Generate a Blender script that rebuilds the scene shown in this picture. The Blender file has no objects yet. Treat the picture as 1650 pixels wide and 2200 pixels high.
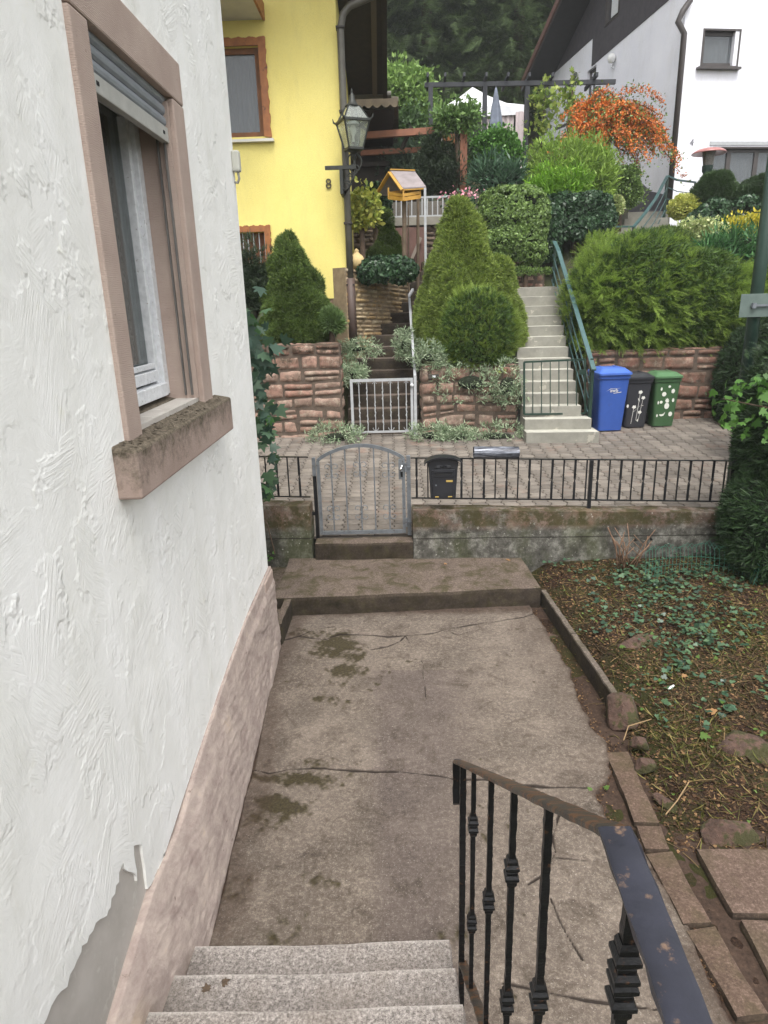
import bpy, math, random
import numpy as np
from mathutils import Vector, Matrix
random.seed(7); R = np.random.default_rng(11)
SC = bpy.context.scene
# ------------------------------------------------------------------ camera
F = 1450.0
def nrm(v):
    v = np.asarray(v, float); return v/np.maximum(np.linalg.norm(v, axis=-1, keepdims=True), 1e-9)
Yc = nrm((25, -450, F)); Zc = nrm(-np.array((135, (F*F+25*135)/450, F))); Xc = nrm(np.cross(Yc, Zc))
CAM = np.array((0, 0, 2.95))
def ray(px, py):
    c = np.array((px-825, py-1100, F)); return np.array((c@Xc, c@Yc, c@Zc))
def D(px, py, y): r = ray(px, py); return CAM+r*(y/r[1])        # point of the place at distance y up the street
def G(px, py, z): r = ray(px, py); return CAM+r*((z-2.95)/r[2])  # point at height z
def XP(px, py, x): r = ray(px, py); return CAM+r*(x/r[0])
def pixn(P):
    v = np.asarray(P)-CAM; cx = v@np.array((Xc[0], Yc[0], Zc[0])); cy = v@np.array((Xc[1], Yc[1], Zc[1])); cz = v@np.array((Xc[2], Yc[2], Zc[2]))
    return 825+F*cx/cz, 1100+F*cy/cz
cd = bpy.data.cameras.new('camera'); cam = bpy.data.objects.new('camera', cd); SC.collection.objects.link(cam)
cd.sensor_fit = 'VERTICAL'; cd.sensor_height = 36; cd.sensor_width = 27; cd.lens = 36*F/2200
cd.clip_start = .05; cd.clip_end = 600
right = (Xc[0], Yc[0], Zc[0]); down = (Xc[1], Yc[1], Zc[1]); fwd = (Xc[2], Yc[2], Zc[2])
m = Matrix(((right[0], -down[0], -fwd[0], CAM[0]), (right[1], -down[1], -fwd[1], CAM[1]), (right[2], -down[2], -fwd[2], CAM[2]), (0, 0, 0, 1)))
cam.matrix_world = m; SC.camera = cam
# ------------------------------------------------------------------ light
SUN_EL, SUN_AZ = 62, 172      # degrees; azimuth clockwise from +Y
w = bpy.data.worlds.new('World'); SC.world = w; w.use_nodes = True
nt = w.node_tree; bg = nt.nodes['Background']; sky = nt.nodes.new('ShaderNodeTexSky'); sky.sky_type = 'NISHITA'
sky.sun_disc = False; sky.sun_elevation = math.radians(SUN_EL); sky.sun_rotation = math.radians(SUN_AZ); sky.dust_density = 4; sky.air_density = 1.0
hs = nt.nodes.new('ShaderNodeHueSaturation'); hs.inputs['Saturation'].default_value = .12
nt.links.new(sky.outputs[0], hs.inputs['Color']); nt.links.new(hs.outputs[0], bg.inputs['Color']); bg.inputs['Strength'].default_value = .15
sl = bpy.data.lights.new('sun', 'SUN'); sl.energy = .85; sl.angle = math.radians(14); sl.color = (1, .96, .9)
so = bpy.data.objects.new('sun', sl); SC.collection.objects.link(so)
a, e = math.radians(SUN_AZ), math.radians(SUN_EL)
so.rotation_euler = Vector((math.sin(a)*math.cos(e), math.cos(a)*math.cos(e), math.sin(e))).to_track_quat('Z', 'Y').to_euler()
so.location = (0, 0, 40)
SC.view_settings.view_transform = 'Standard'; SC.view_settings.look = 'None'; SC.view_settings.gamma = 1; SC.view_settings.use_curve_mapping = False
SC.view_settings.exposure = 1.24
# ------------------------------------------------------------------ materials
def s2l(c): return tuple(((x/255)/12.92 if x/255 <= .04045 else ((x/255+.055)/1.055)**2.4) for x in c)
class NT:
    def __init__(s, name):
        s.m = bpy.data.materials.new(name); s.m.use_nodes = True; s.t = s.m.node_tree; s.b = s.t.nodes['Principled BSDF']
        s.out = s.t.nodes['Material Output']; s.tc = s.n('TexCoord')
    def n(s, k, **kw):
        o = s.t.nodes.new('ShaderNode'+k)
        for a_, v in kw.items(): setattr(o, a_, v)
        return o
    def l(s, a_, b_): s.t.links.new(a_, b_)
    def src(s, sock, v):
        if hasattr(v, 'links'): s.l(v, sock)
        else: sock.default_value = v if not isinstance(v, tuple) or len(v) != 3 or sock.type != 'RGBA' else (*v, 1)
    def noise(s, scale, detail=5, rough=.55, vec=None, dist=0):
        o = s.n('TexNoise'); o.inputs['Scale'].default_value = scale; o.inputs['Detail'].default_value = detail
        o.inputs['Roughness'].default_value = rough; o.inputs['Distortion'].default_value = dist
        s.l(vec if vec is not None else s.tc.outputs['Object'], o.inputs['Vector']); return o.outputs['Fac']
    def ramp(s, f, stops):
        o = s.n('ValToRGB'); s.l(f, o.inputs[0]); el = o.color_ramp.elements
        while len(el) < len(stops): el.new(.5)
        for e_, (p, c) in zip(el, stops):
            e_.position = p; e_.color = (*c, 1) if isinstance(c, tuple) else (c, c, c, 1)
        return o.outputs[0]
    def mix(s, f, a_, b_, mode='MIX'):
        o = s.n('Mix', data_type='RGBA', blend_type=mode); s.src(o.inputs[0], f); s.src(o.inputs[6], a_); s.src(o.inputs[7], b_); return o.outputs[2]
    def math(s, op, a_, b_=0.0, c_=None):
        o = s.n('Math', operation=op); s.src(o.inputs[0], a_); s.src(o.inputs[1], b_)
        if c_ is not None: s.src(o.inputs[2], c_)
        return o.outputs[0]
    def attr(s, nm): o = s.n('Attribute', attribute_name=nm); return o.outputs['Fac']
    def island(s): return s.n('NewGeometry').outputs['Random Per Island']
    def mapping(s, sc=(1, 1, 1), rot=(0, 0, 0), vec=None):
        o = s.n('Mapping'); o.inputs['Scale'].default_value = sc; o.inputs['Rotation'].default_value = rot
        s.l(vec if vec is not None else s.tc.outputs['Object'], o.inputs['Vector']); return o.outputs[0]
    def bump(s, h, strength=.5, dist=.01, prev=None):
        o = s.n('Bump'); o.inputs['Strength'].default_value = strength; o.inputs['Distance'].default_value = dist
        s.l(h, o.inputs['Height'])
        if prev is not None: s.l(prev, o.inputs['Normal'])
        s.l(o.outputs[0], s.b.inputs['Normal']); return o.outputs[0]
    def fin(s, col, rough=.7, metal=0.0, spec=None):
        s.src(s.b.inputs['Base Color'], col); s.src(s.b.inputs['Roughness'], rough); s.b.inputs['Metallic'].default_value = metal
        if spec is not None: s.b.inputs['Specular IOR Level'].default_value = spec
        return s.m
def pm(name, c1, c2=None, scale=6, rough=.75, bump=.3, bs=60, bd=.004, metal=0.0, isl=0.0, spots=None, spec=None, sp_scale=40, sp_thr=.62):
    k = NT(name); c2 = c2 or c1
    col = k.ramp(k.noise(scale, 6, .6), [(.3, c1), (.7, c2)])
    if isl:
        v = k.math('MULTIPLY_ADD', k.island(), 2*isl, 1-isl)
        cc = k.n('HueSaturation'); k.l(v, cc.inputs['Value']); k.l(col, cc.inputs['Color']); col = cc.outputs[0]
    if spots:
        col = k.mix(k.ramp(k.noise(sp_scale, 5, .65), [(sp_thr-.05, 0.0), (sp_thr+.03, 1.0)]), col, spots)
    if bump: k.bump(k.noise(bs, 6, .65), bump, bd)
    return k.fin(col, rough, metal, spec)
def leafmat(name, cols, rough=.5, trans=.25, big=0, spec=.35):
    k = NT(name); n_ = len(cols)
    col = k.ramp(k.island(), [(i/max(1, n_-1), c) for i, c in enumerate(cols)])
    if big:
        nn = k.noise(big, 3, .5); cc = k.n('HueSaturation'); k.l(k.math('MULTIPLY_ADD', nn, .9, .55), cc.inputs['Value']); k.l(col, cc.inputs['Color']); col = cc.outputs[0]
    k.fin(col, rough, 0, spec)
    tr = k.n('BsdfTranslucent'); k.l(col, tr.inputs['Color']); mx = k.n('MixShader'); mx.inputs[0].default_value = trans
    k.l(k.b.outputs[0], mx.inputs[1]); k.l(tr.outputs[0], mx.inputs[2]); k.l(mx.outputs[0], k.out.inputs['Surface'])
    return k.m
# ------------------------------------------------------------------ mesh building
WL = {}
def wl(o): return WL.get(o.name, np.zeros(3)) if o is not None else np.zeros(3)
def link(o): SC.collection.objects.link(o); return o
def tag(o, label=None, cat=None, group=None, kind=None):
    if label: o['label'] = label
    if cat: o['category'] = cat
    if group: o['group'] = group
    if kind: o['kind'] = kind
    return o
def thing(name, loc, label, cat, group=None):
    o = link(bpy.data.objects.new(name, None)); o.location = loc; o.empty_display_size = .2; WL[o.name] = np.array(loc, float); return tag(o, label, cat, group)
class MB:
    def __init__(s): s.v = []; s.f = []; s.mi = []; s.cur = 0
    def add(s, vs, fs):
        n = len(s.v); s.v += [tuple(float(c) for c in p) for p in vs]
        for f in fs: s.f.append(tuple(n+i for i in f)); s.mi.append(s.cur)
        return s
    def box(s, lo, hi):
        x0, y0, z0 = lo; x1, y1, z1 = hi
        return s.add([(x0,y0,z0),(x1,y0,z0),(x1,y1,z0),(x0,y1,z0),(x0,y0,z1),(x1,y0,z1),(x1,y1,z1),(x0,y1,z1)],
                     [(0,3,2,1),(4,5,6,7),(0,1,5,4),(1,2,6,5),(2,3,7,6),(3,0,4,7)])
    def hexa(s, p): return s.add(p, [(0,3,2,1),(4,5,6,7),(0,1,5,4),(1,2,6,5),(2,3,7,6),(3,0,4,7)])
    def bar(s, a_, b_, w_, h_, up=(0, 0, 1)):
        a_ = np.array(a_, float); b_ = np.array(b_, float); d = nrm(b_-a_); u = np.array(up, float)
        if abs(d@u) > .97: u = np.array((0, 1., 0))
        x = nrm(np.cross(d, u)); z = np.cross(x, d); vs = []
        for p in (a_, b_):
            for sx, sz in ((-1,-1),(1,-1),(1,1),(-1,1)): vs.append(p+x*sx*w_/2+z*sz*h_/2)
        return s.add(vs, [(3,2,1,0),(4,5,6,7),(0,1,5,4),(1,2,6,5),(2,3,7,6),(3,0,4,7)])
    def tube(s, pts, r, n=8, cap=True, sq=0):
        pts = [np.array(p, float) for p in pts]; rs = r if hasattr(r, '__len__') else [r]*len(pts); base = len(s.v); prev = None; vs = []
        for i, p in enumerate(pts):
            d = nrm(pts[min(i+1, len(pts)-1)]-pts[max(i-1, 0)])
            if prev is None: prev = nrm(np.cross(d, (0, 0, 1.) if abs(d[2]) < .9 else (1., 0, 0)))
            x = nrm(prev-d*(prev@d)); prev = x; y = np.cross(d, x)
            for k in range(n):
                t = 2*math.pi*(k+.5)/n; vs.append(p+(x*math.cos(t)+y*math.sin(t))*rs[i])
        fs = [(i*n+k, i*n+(k+1)%n, (i+1)*n+(k+1)%n, (i+1)*n+k) for i in range(len(pts)-1) for k in range(n)]
        if cap: fs += [tuple(range(n-1, -1, -1)), tuple((len(pts)-1)*n+k for k in range(n))]
        return s.add(vs, fs)
    def lathe(s, prof, c=(0, 0, 0), n=20, ax=None):
        vs = []; 
        for r_, z in prof:
            for k in range(n):
                t = 2*math.pi*k/n; vs.append((c[0]+r_*math.cos(t), c[1]+r_*math.sin(t), c[2]+z))
        fs = [(i*n+k, i*n+(k+1)%n, (i+1)*n+(k+1)%n, (i+1)*n+k) for i in range(len(prof)-1) for k in range(n)]
        fs += [tuple(range(n-1, -1, -1)), tuple((len(prof)-1)*n+k for k in range(n))]
        return s.add(vs, fs)
    def prism(s, poly, o, u, v, w_, t0=0, t1=.01):
        """2D polygon in frame o+u*x+v*y, extruded along w from t0 to t1"""
        o, u, v, w_ = (np.array(q, float) for q in (o, u, v, w_)); n = len(poly)
        vs = [o+u*x+v*y+w_*t0 for x, y in poly]+[o+u*x+v*y+w_*t1 for x, y in poly]
        fs = [tuple(range(n-1, -1, -1)), tuple(range(n, 2*n))]+[(i, (i+1)%n, n+(i+1)%n, n+i) for i in range(n)]
        return s.add(vs, fs)
def mk(name, mb, mat, parent=None, smooth=False, origin=None, bevel=0, auto=None):
    me = bpy.data.meshes.new(name); V = np.array(mb.v, float)
    if parent is not None: off = wl(parent)
    elif origin is not None: off = np.array(origin, float)
    else: off = np.array((V[:, 0].mean(), V[:, 1].mean(), V[:, 2].min()))
    org = off if parent is None else np.zeros(3)
    me.from_pydata([tuple(p) for p in V-off], [], mb.f)
    for q in (mat if isinstance(mat, (list, tuple)) else [mat]): me.materials.append(q)
    if any(mb.mi): me.polygons.foreach_set('material_index', mb.mi)
    if smooth: me.polygons.foreach_set('use_smooth', [True]*len(me.polygons))
    me.update(); o = link(bpy.data.objects.new(name, me)); o.location = org; WL[o.name] = off
    if parent is not None: o.parent = parent
    if bevel:
        b = o.modifiers.new('bevel', 'BEVEL'); b.width = bevel; b.segments = 2; b.limit_method = 'ANGLE'; b.angle_limit = math.radians(35)
    if auto:
        me.polygons.foreach_set('use_smooth', [True]*len(me.polygons)); me.set_sharp_from_angle(angle=math.radians(auto))
    return o
def rep(o, name, parent, loc):
    """same mesh again, as another part"""
    c = o.copy(); c.name = name; link(c); c.parent = parent; c.location = loc; WL[c.name] = wl(parent)+np.array(loc); return c
def fastmesh(name, V, Fc, mat, parent=None, smooth=False, mi=None, origin=None, fn=None):
    """V (n,3); Fc (m,k)"""
    V = np.asarray(V, float); off = wl(parent) if parent is not None else (np.array(origin, float) if origin is not None else np.array((V[:, 0].mean(), V[:, 1].mean(), V[:, 2].min())))
    me = bpy.data.meshes.new(name); me.vertices.add(len(V)); me.vertices.foreach_set('co', (V-off).astype(np.float32).ravel())
    if not isinstance(Fc, list): Fc = [Fc]
    tot = sum(f.size for f in Fc); me.loops.add(tot); me.loops.foreach_set('vertex_index', np.concatenate([f.ravel() for f in Fc]).astype(np.int32))
    cnt = np.concatenate([np.full(len(f), f.shape[1]) for f in Fc]); me.polygons.add(len(cnt))
    me.polygons.foreach_set('loop_start', (np.cumsum(cnt)-cnt).astype(np.int32)); me.polygons.foreach_set('loop_total', cnt.astype(np.int32))
    if smooth: me.polygons.foreach_set('use_smooth', np.ones(len(cnt), bool))
    for q in (mat if isinstance(mat, (list, tuple)) else [mat]): me.materials.append(q)
    if mi is not None: me.polygons.foreach_set('material_index', np.asarray(mi, np.int32))
    me.update(calc_edges=True); o = link(bpy.data.objects.new(name, me)); WL[o.name] = off
    if parent is not None: o.parent = parent
    else: o.location = off
    return o
def fattr(o, nm, val):
    at = o.data.attributes.new(nm, 'FLOAT', 'POINT'); at.data.foreach_set('value', np.asarray(val, np.float32))
def grid(nx, ny): 
    i = np.arange(nx*ny).reshape(ny, nx); return np.stack([i[:-1, :-1], i[:-1, 1:], i[1:, 1:], i[1:, :-1]], -1).reshape(-1, 4)
def vnoise(P, f, seed=0, oct=3):
    """cheap smooth 3D noise, about -1..1"""
    r = np.random.default_rng(seed+100); out = 0; amp = 1; tot = 0
    for o_ in range(oct):
        K = nrm(r.normal(size=(7, 3)))*f*(2**o_)*r.uniform(.7, 1.4, (7, 1)); ph = r.uniform(0, 6.28, 7)
        out = out+amp*np.sin(P@K.T+ph).sum(-1)/3.0; tot += amp; amp *= .55
    return out/tot
def scatter(tv, tf, P, A, N, S, W=None):
    """template verts (x across, y along, z normal) placed at P with axis A, normal N, size S"""
    tv = np.array(tv, float); tf = [np.array(f) for f in (tf if isinstance(tf, list) and not isinstance(tf[0], tuple) else [tf])]
    A = nrm(A); U = nrm(np.cross(A, N)); N = np.cross(U, A); S = np.broadcast_to(np.asarray(S, float), (len(P),)); Wd = S if W is None else W
    V = P[:, None]+(U*Wd[:, None])[:, None]*tv[None, :, 0, None]+(A*S[:, None])[:, None]*tv[None, :, 1, None]+(N*S[:, None])[:, None]*tv[None, :, 2, None]
    off = (np.arange(len(P))*len(tv))[:, None, None]
    return V.reshape(-1, 3), [(f[None]+off).reshape(-1, f.shape[1]) for f in tf]
def merge(parts):
    V = []; Fs = {}; M_ = {}; n = 0
    for k, (v, fs) in enumerate(parts):
        for f in fs: Fs.setdefault(f.shape[1], []).append(f+n); M_.setdefault(f.shape[1], []).append(np.full(len(f), k))
        V.append(v); n += len(v)
    return np.concatenate(V), [np.concatenate(x) for x in Fs.values()], np.concatenate([np.concatenate(x) for x in M_.values()])
LEAF = ([(0,0,0),(.26,.45,.06),(0,1,-.05),(-.26,.45,.06)], [(0,1,2,3)])
OVAL = ([(0,0,0),(.22,.2,.03),(.34,.5,.05),(.2,.82,.0),(0,1,-.06),(-.2,.82,.0),(-.34,.5,.05),(-.22,.2,.03)], [(0,1,2,3,4,5,6,7)])
LANCE = ([(0,0,0),(.09,.4,.02),(0,1,-.12),(-.09,.4,.02)], [(0,1,2,3)])
IVY = ([(0,0,0),(.3,-.1,0),(.5,.28,0),(.27,.38,0),(.3,.68,0),(0,1,-.05),(-.3,.68,0),(-.27,.38,0),(-.5,.28,0),(-.3,-.1,0)], [(0,1,2,3,4,5,6,7,8,9)])
MAPLE = ([(0,0,.02),(.34,-.05,0),(.62,.2,-.06),(.36,.3,.02),(.6,.62,-.06),(.24,.56,.02),(.14,.78,0),(0,1.05,-.1),(-.14,.78,0),(-.24,.56,.02),(-.6,.62,-.06),(-.36,.3,.02),(-.62,.2,-.06),(-.34,-.05,0)], [tuple(range(14))])
def tuft(n=5, spread=.5, w_=.05, seed=1):
    r = random.Random(seed); v = []; f = []
    for i in range(n):
        t = 6.283*i/n+r.random(); s_ = spread*(.5+.5*r.random()) if i else 0; tx, tz = math.cos(t)*s_, math.sin(t)*s_; l_ = .75+.3*r.random()
        px_, pz = -math.sin(t)*w_, math.cos(t)*w_; b = len(v)
        v += [(px_, 0, pz), (-px_, 0, -pz), (tx*.6-px_, l_*.6, tz*.6-pz), (tx, l_, tz), (tx*.6+px_, l_*.6, tz*.6+pz)]; f.append((b, b+1, b+2, b+3, b+4))
    return v, f
def spray(n=7, w_=.32, droop=.25, bw=.07, ang=.5):
    v = [(-.02,0,0),(.02,0,0),(0,1,-droop)]; f = [(0,1,2)]
    for i in range(n):
        t = .08+.88*i/n; l_ = w_*(1-.75*t)*(1.0+.25*((i*7)%3-1)); z = -droop*t*t
        for sg in (-1, 1):
            b = len(v); v += [(0, t, z), (0, t+bw, z), (sg*l_*(1-.3*ang), t+bw*.5+l_*ang*1.6, z+.05-.1*l_)]; f.append((b, b+1, b+2))
    return v, f
NEED = tuft(5, .55, .045); SPRAY = spray(); SPRUCE = spray(9, .5, .3, .05, .3)
GRASS = ([(-.02,0,0),(.02,0,0),(.014,.55,.03),(0,1,.2),(-.014,.55,.03)], [(0,1,2,3,4)])
# surfaces to grow crowns on: each returns points and outward normals
def s_ell(c, rad, n, pw=2.0, zlo=-1., lob=.12, lf=2.2, seed=0, rng=R):
    d = nrm(rng.normal(size=(int(n*2.2), 3))); d = d[d[:, 2] > zlo][:n]; q = (np.abs(d)**pw).sum(1)**(-1/pw); p = d*q[:, None]
    nn = nrm(np.sign(p)*np.abs(p)**(pw-1)/np.array(rad)); P = p*np.array(rad)
    k = 1+lob*vnoise(P*1.0+np.array(c), lf, seed); return P*k[:, None]+np.array(c), nn
def s_cone(c, h, r, n, pw=.75, lob=.06, seed=0, base=.12, rng=R):
    t = rng.uniform(0, 1, n*3); rr = r*np.clip(1-t, 0, 1)**pw*np.clip((t+base)/(2*base), .55, 1); keep = rng.uniform(0, 1, n*3) < (rr/r+.04); t = t[keep][:n]; rr = rr[keep][:n]
    a_ = rng.uniform(0, 2*np.pi, len(t)); P = np.stack([rr*np.cos(a_), rr*np.sin(a_), t*h], 1)
    N = nrm(np.stack([np.cos(a_), np.sin(a_), np.full(len(t), .35+.5*t)], 1)); k = 1+lob*vnoise(P, 3.5, seed)
    P[:, :2] *= k[:, None]; return P+np.array(c), N
def grow(P, N, cr, per, tpl, size, jit=.35, face=False, up=0., out=.8, rng=R):
    """leaf clumps of radius cr centred on surface points P"""
    n = len(P); d = nrm(rng.normal(size=(n, per, 3))+N[:, None]*out); pos = P[:, None]+d*(cr*rng.uniform(.55, 1.08, (n, per, 1)))
    pos = pos.reshape(-1, 3); d = d.reshape(-1, 3); A = nrm(d+rng.normal(size=d.shape)*jit+np.array((0, 0, up)))
    Nn = rng.normal(size=d.shape)
    if face: Nn, A = nrm(d+.5*Nn), nrm(np.cross(d, Nn)+np.array((0, 0, -.5)))   # blades lie flat on the surface
    return scatter(tpl[0], tpl[1], pos, A, Nn, size*rng.uniform(.7, 1.25, len(pos)))
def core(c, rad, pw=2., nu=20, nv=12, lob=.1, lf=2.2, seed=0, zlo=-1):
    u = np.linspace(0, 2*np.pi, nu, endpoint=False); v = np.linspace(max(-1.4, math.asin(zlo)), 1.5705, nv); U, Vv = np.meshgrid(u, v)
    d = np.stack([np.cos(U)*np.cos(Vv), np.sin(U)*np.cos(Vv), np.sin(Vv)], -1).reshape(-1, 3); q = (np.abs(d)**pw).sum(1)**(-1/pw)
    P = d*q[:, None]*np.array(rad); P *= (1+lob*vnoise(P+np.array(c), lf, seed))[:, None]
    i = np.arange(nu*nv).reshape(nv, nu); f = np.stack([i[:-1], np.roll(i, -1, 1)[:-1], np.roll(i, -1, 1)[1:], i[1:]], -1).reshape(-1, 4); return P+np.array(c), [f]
def conecore(c, h, r, pw=.75, nu=18, nv=14):
    u = np.linspace(0, 2*np.pi, nu, endpoint=False); t = np.linspace(0, .97, nv); U, T = np.meshgrid(u, t); rr = r*(1-T)**pw*np.clip((T+.12)/.24, .5, 1)
    P = np.stack([rr*np.cos(U), rr*np.sin(U), T*h], -1).reshape(-1, 3)+np.array(c); i = np.arange(nu*nv).reshape(nv, nu)
    return P, [np.stack([i[:-1], np.roll(i, -1, 1)[:-1], np.roll(i, -1, 1)[1:], i[1:]], -1).reshape(-1, 4)]
def text_mb(s, size, o, u, v, w_, t=.004):
    """writing as a thin solid: text curve turned into a mesh in the frame o,u,v"""
    cu = bpy.data.curves.new('writing', 'FONT'); cu.body = s; cu.size = size; cu.extrude = t/2; cu.align_x = 'CENTER'; cu.align_y = 'CENTER'
    ob = link(bpy.data.objects.new('writing', cu)); dg = bpy.context.evaluated_depsgraph_get(); me = bpy.data.meshes.new_from_object(ob.evaluated_get(dg))
    mb = MB(); o, u, v, w_ = (np.array(q, float) for q in (o, u, v, w_))
    mb.add([o+u*p.co.x+v*p.co.y+w_*(p.co.z+t/2) for p in me.vertices], [tuple(p.vertices) for p in me.polygons])
    bpy.data.objects.remove(ob); bpy.data.curves.remove(cu); bpy.data.meshes.remove(me); return mb
from mathutils.geometry import tessellate_polygon
def panel(outer, holes, o, u, v, w_, t):
    """flat slab with openings: front face in frame o,u,v, thickness t along w_"""
    mb = MB(); o, u, v, w_ = (np.array(q, float) for q in (o, u, v, w_)); loops = [outer]+holes
    tri = tessellate_polygon([[Vector((x, y, 0)) for x, y in lp] for lp in loops]); pts = [p for lp in loops for p in lp]; n = len(pts)
    vs = [o+u*x+v*y for x, y in pts]+[o+u*x+v*y+w_*t for x, y in pts]; fs = [tuple(q) for q in tri]+[tuple(n+i for i in reversed(q)) for q in tri]; b = 0
    for lp in loops:
        k = len(lp); fs += [(b+i, b+(i+1) % k, n+b+(i+1) % k, n+b+i) for i in range(k)]; b += k
    return mb.add(vs, fs)
def rect(x0, y0, x1, y1): return [(x0, y0), (x1, y0), (x1, y1), (x0, y1)]
EX, EY, EZ = (1, 0, 0), (0, 1, 0), (0, 0, 1)
# ================================================================== materials of the near yard
def plaster():
    k = NT('trowelled_white_plaster'); co = k.tc.outputs['Object']; vec = k.mapping((1, 1, 1), (0, 0, 0))
    wob = k.n('VectorMath', operation='MULTIPLY_ADD'); nz = k.n('TexNoise'); nz.inputs['Scale'].default_value = 2.6; nz.inputs['Detail'].default_value = 3
    k.l(co, nz.inputs['Vector']); k.l(nz.outputs['Color'], wob.inputs[0]); wob.inputs[1].default_value = (.35,)*3; k.l(co, wob.inputs[2])
    wob2 = k.n('VectorMath', operation='MULTIPLY_ADD'); k.l(nz.outputs['Color'], wob2.inputs[0]); wob2.inputs[1].default_value = (.05,)*3; k.l(co, wob2.inputs[2])
    heights = []
    for i, (sc, off) in enumerate(((3.1, 0), (4.6, 3.7))):
        vo = k.n('TexVoronoi'); vo.inputs['Scale'].default_value = sc; mp = k.n('Mapping'); mp.inputs['Location'].default_value = (off, off*.7, off*1.3); mp.inputs['Scale'].default_value = (1, 1, .62)
        k.l(wob.outputs[0], mp.inputs['Vector']); k.l(mp.outputs[0], vo.inputs['Vector'])
        sep = k.n('SeparateColor'); k.l(vo.outputs['Color'], sep.inputs[0])
        ang = k.math('MULTIPLY_ADD', sep.outputs[0], 2.6, .5); rot = k.n('VectorRotate', rotation_type='X_AXIS'); k.l(wob2.outputs[0], rot.inputs['Vector']); k.l(ang, rot.inputs['Angle'])
        st = k.mapping((1, 5.5, 85), (0, 0, 0), rot.outputs[0]); gr = k.noise(1.0, 4, .6, st, .05)
        st2 = k.mapping((1, 3, 26), (0, 0, 0), rot.outputs[0]); gr2 = k.noise(1.0, 3, .6, st2, .08)
        msk = k.ramp(k.noise(1.7+i, 3, .5, k.mapping((1, 1, 1), (0, 0, .3+i))), [(.42, 0.0), (.6, 1.0)])
        lvl = k.math('MULTIPLY', sep.outputs[1], .3)
        h = k.math('ADD', k.math('MULTIPLY', k.math('ADD', gr, k.math('MULTIPLY', gr2, .8)), k.math('MULTIPLY_ADD', msk, .75, .16)), lvl); heights.append(h)
    sel = k.ramp(k.noise(3.3, 4, .6), [(.47, 0.0), (.52, 1.0)])
    mx = k.n('Mix', data_type='FLOAT'); k.l(sel, mx.inputs[0]); k.l(heights[0], mx.inputs[2]); k.l(heights[1], mx.inputs[3])
    b = k.bump(mx.outputs[0], .74, .009); b = k.bump(k.noise(45, 7, .8, k.mapping((1, 1, .7))), .28, .006, b); k.bump(k.noise(190, 7, .85), .5, .004, b)
    dirt = k.ramp(k.noise(2.2, 6, .65, k.mapping((1, 1.6, .5))), [(.35, s2l((245, 245, 242))), (.62, s2l((236, 236, 231))), (.8, s2l((218, 217, 208)))])
    crk = k.ramp(k.noise(7, 6, .7, k.mapping((1, 6, .8))), [(.72, 0.0), (.755, 1.0)]); col = k.mix(k.math('MULTIPLY', crk, .35), dirt, s2l((165, 163, 150)))
    cream = k.ramp(k.noise(9, 5, .7), [(.6, 0.0), (.75, 1.0)]); col = k.mix(k.math('MULTIPLY', cream, .4), col, s2l((226, 224, 203)))
    return k.fin(col, .8, 0, .25)
M_plaster = plaster()
M_greyrender = pm('bare_grey_render', s2l((188, 182, 175)), s2l((170, 164, 156)), 7, .9, .5, 180, .002, spots=s2l((190, 186, 178)), sp_scale=14)
def sandstone():
    k = NT('pink_tooled_sandstone'); col = k.ramp(k.noise(4, 6, .6), [(.3, s2l((162, 144, 134))), (.7, s2l((178, 161, 150)))])
    col = k.mix(k.ramp(k.noise(38, 5, .7), [(.66, 0.0), (.72, 1.0)]), col, s2l((128, 108, 98)))
    wv = k.n('TexWave', bands_direction='Z'); wv.inputs['Scale'].default_value = 38; wv.inputs['Distortion'].default_value = 5.5; wv.inputs['Detail'].default_value = 2; wv.inputs['Detail Scale'].default_value = 2; k.l(k.tc.outputs['Object'], wv.inputs['Vector'])
    b = k.bump(wv.outputs['Fac'], .38, .003); k.bump(k.noise(120, 5, .7), .35, .002, b); return k.fin(col, .85, 0, .25)
M_sand = sandstone()
def sillmat():
    k = NT('lichen_darkened_sandstone'); base = k.ramp(k.noise(5, 6, .6), [(.3, s2l((150, 132, 122))), (.7, s2l((168, 150, 140)))])
    sp = k.n('SeparateXYZ'); k.l(k.tc.outputs['Object'], sp.inputs[0]); up = k.n('NewGeometry'); sn = k.n('SeparateXYZ'); k.l(up.outputs['True Normal'], sn.inputs[0])
    f = k.math('ADD', k.math('MULTIPLY', k.noise(9, 7, .75), 1.25), k.math('MULTIPLY_ADD', sp.outputs[2], 2.3, -5.42)); f = k.math('ADD', f, k.math('MULTIPLY', sn.outputs[2], .26))
    msk = k.ramp(f, [(.44, 0.0), (.78, 1.0)]); col = k.mix(msk, base, k.ramp(k.noise(60, 5, .7), [(.35, s2l((66, 60, 50))), (.65, s2l((122, 112, 98)))]))
    k.bump(k.noise(70, 6, .7), .7, .006); return k.fin(col, .95, 0, .2)
M_sill = sillmat()
def plinthmat():
    k = NT('flaking_pink_plinth'); v = k.mapping((1, .8, 1.2)); col = k.ramp(k.noise(8, 8, .75, v, .4), [(.25, s2l((140, 122, 116))), (.45, s2l((164, 149, 141))), (.6, s2l((182, 167, 157))), (.8, s2l((192, 170, 146)))])
    cr = k.ramp(k.noise(16, 6, .7, k.mapping((1, .8, 1.6)), .5), [(.3, 1.0), (.37, 0.0)]); col = k.mix(k.math('MULTIPLY', cr, .8), col, s2l((96, 80, 72)))
    col = k.mix(k.ramp(k.attr('gold'), [(.3, 0.0), (.8, 1.0)]), col, s2l((184, 160, 122)))
    b = k.bump(k.noise(26, 8, .8, k.mapping((1, .7, 1.5)), .3), .55, .009); k.bump(k.noise(170, 6, .75), .6, .004, b); return k.fin(col, .9, 0, .2)
M_plinth = plinthmat()
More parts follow.
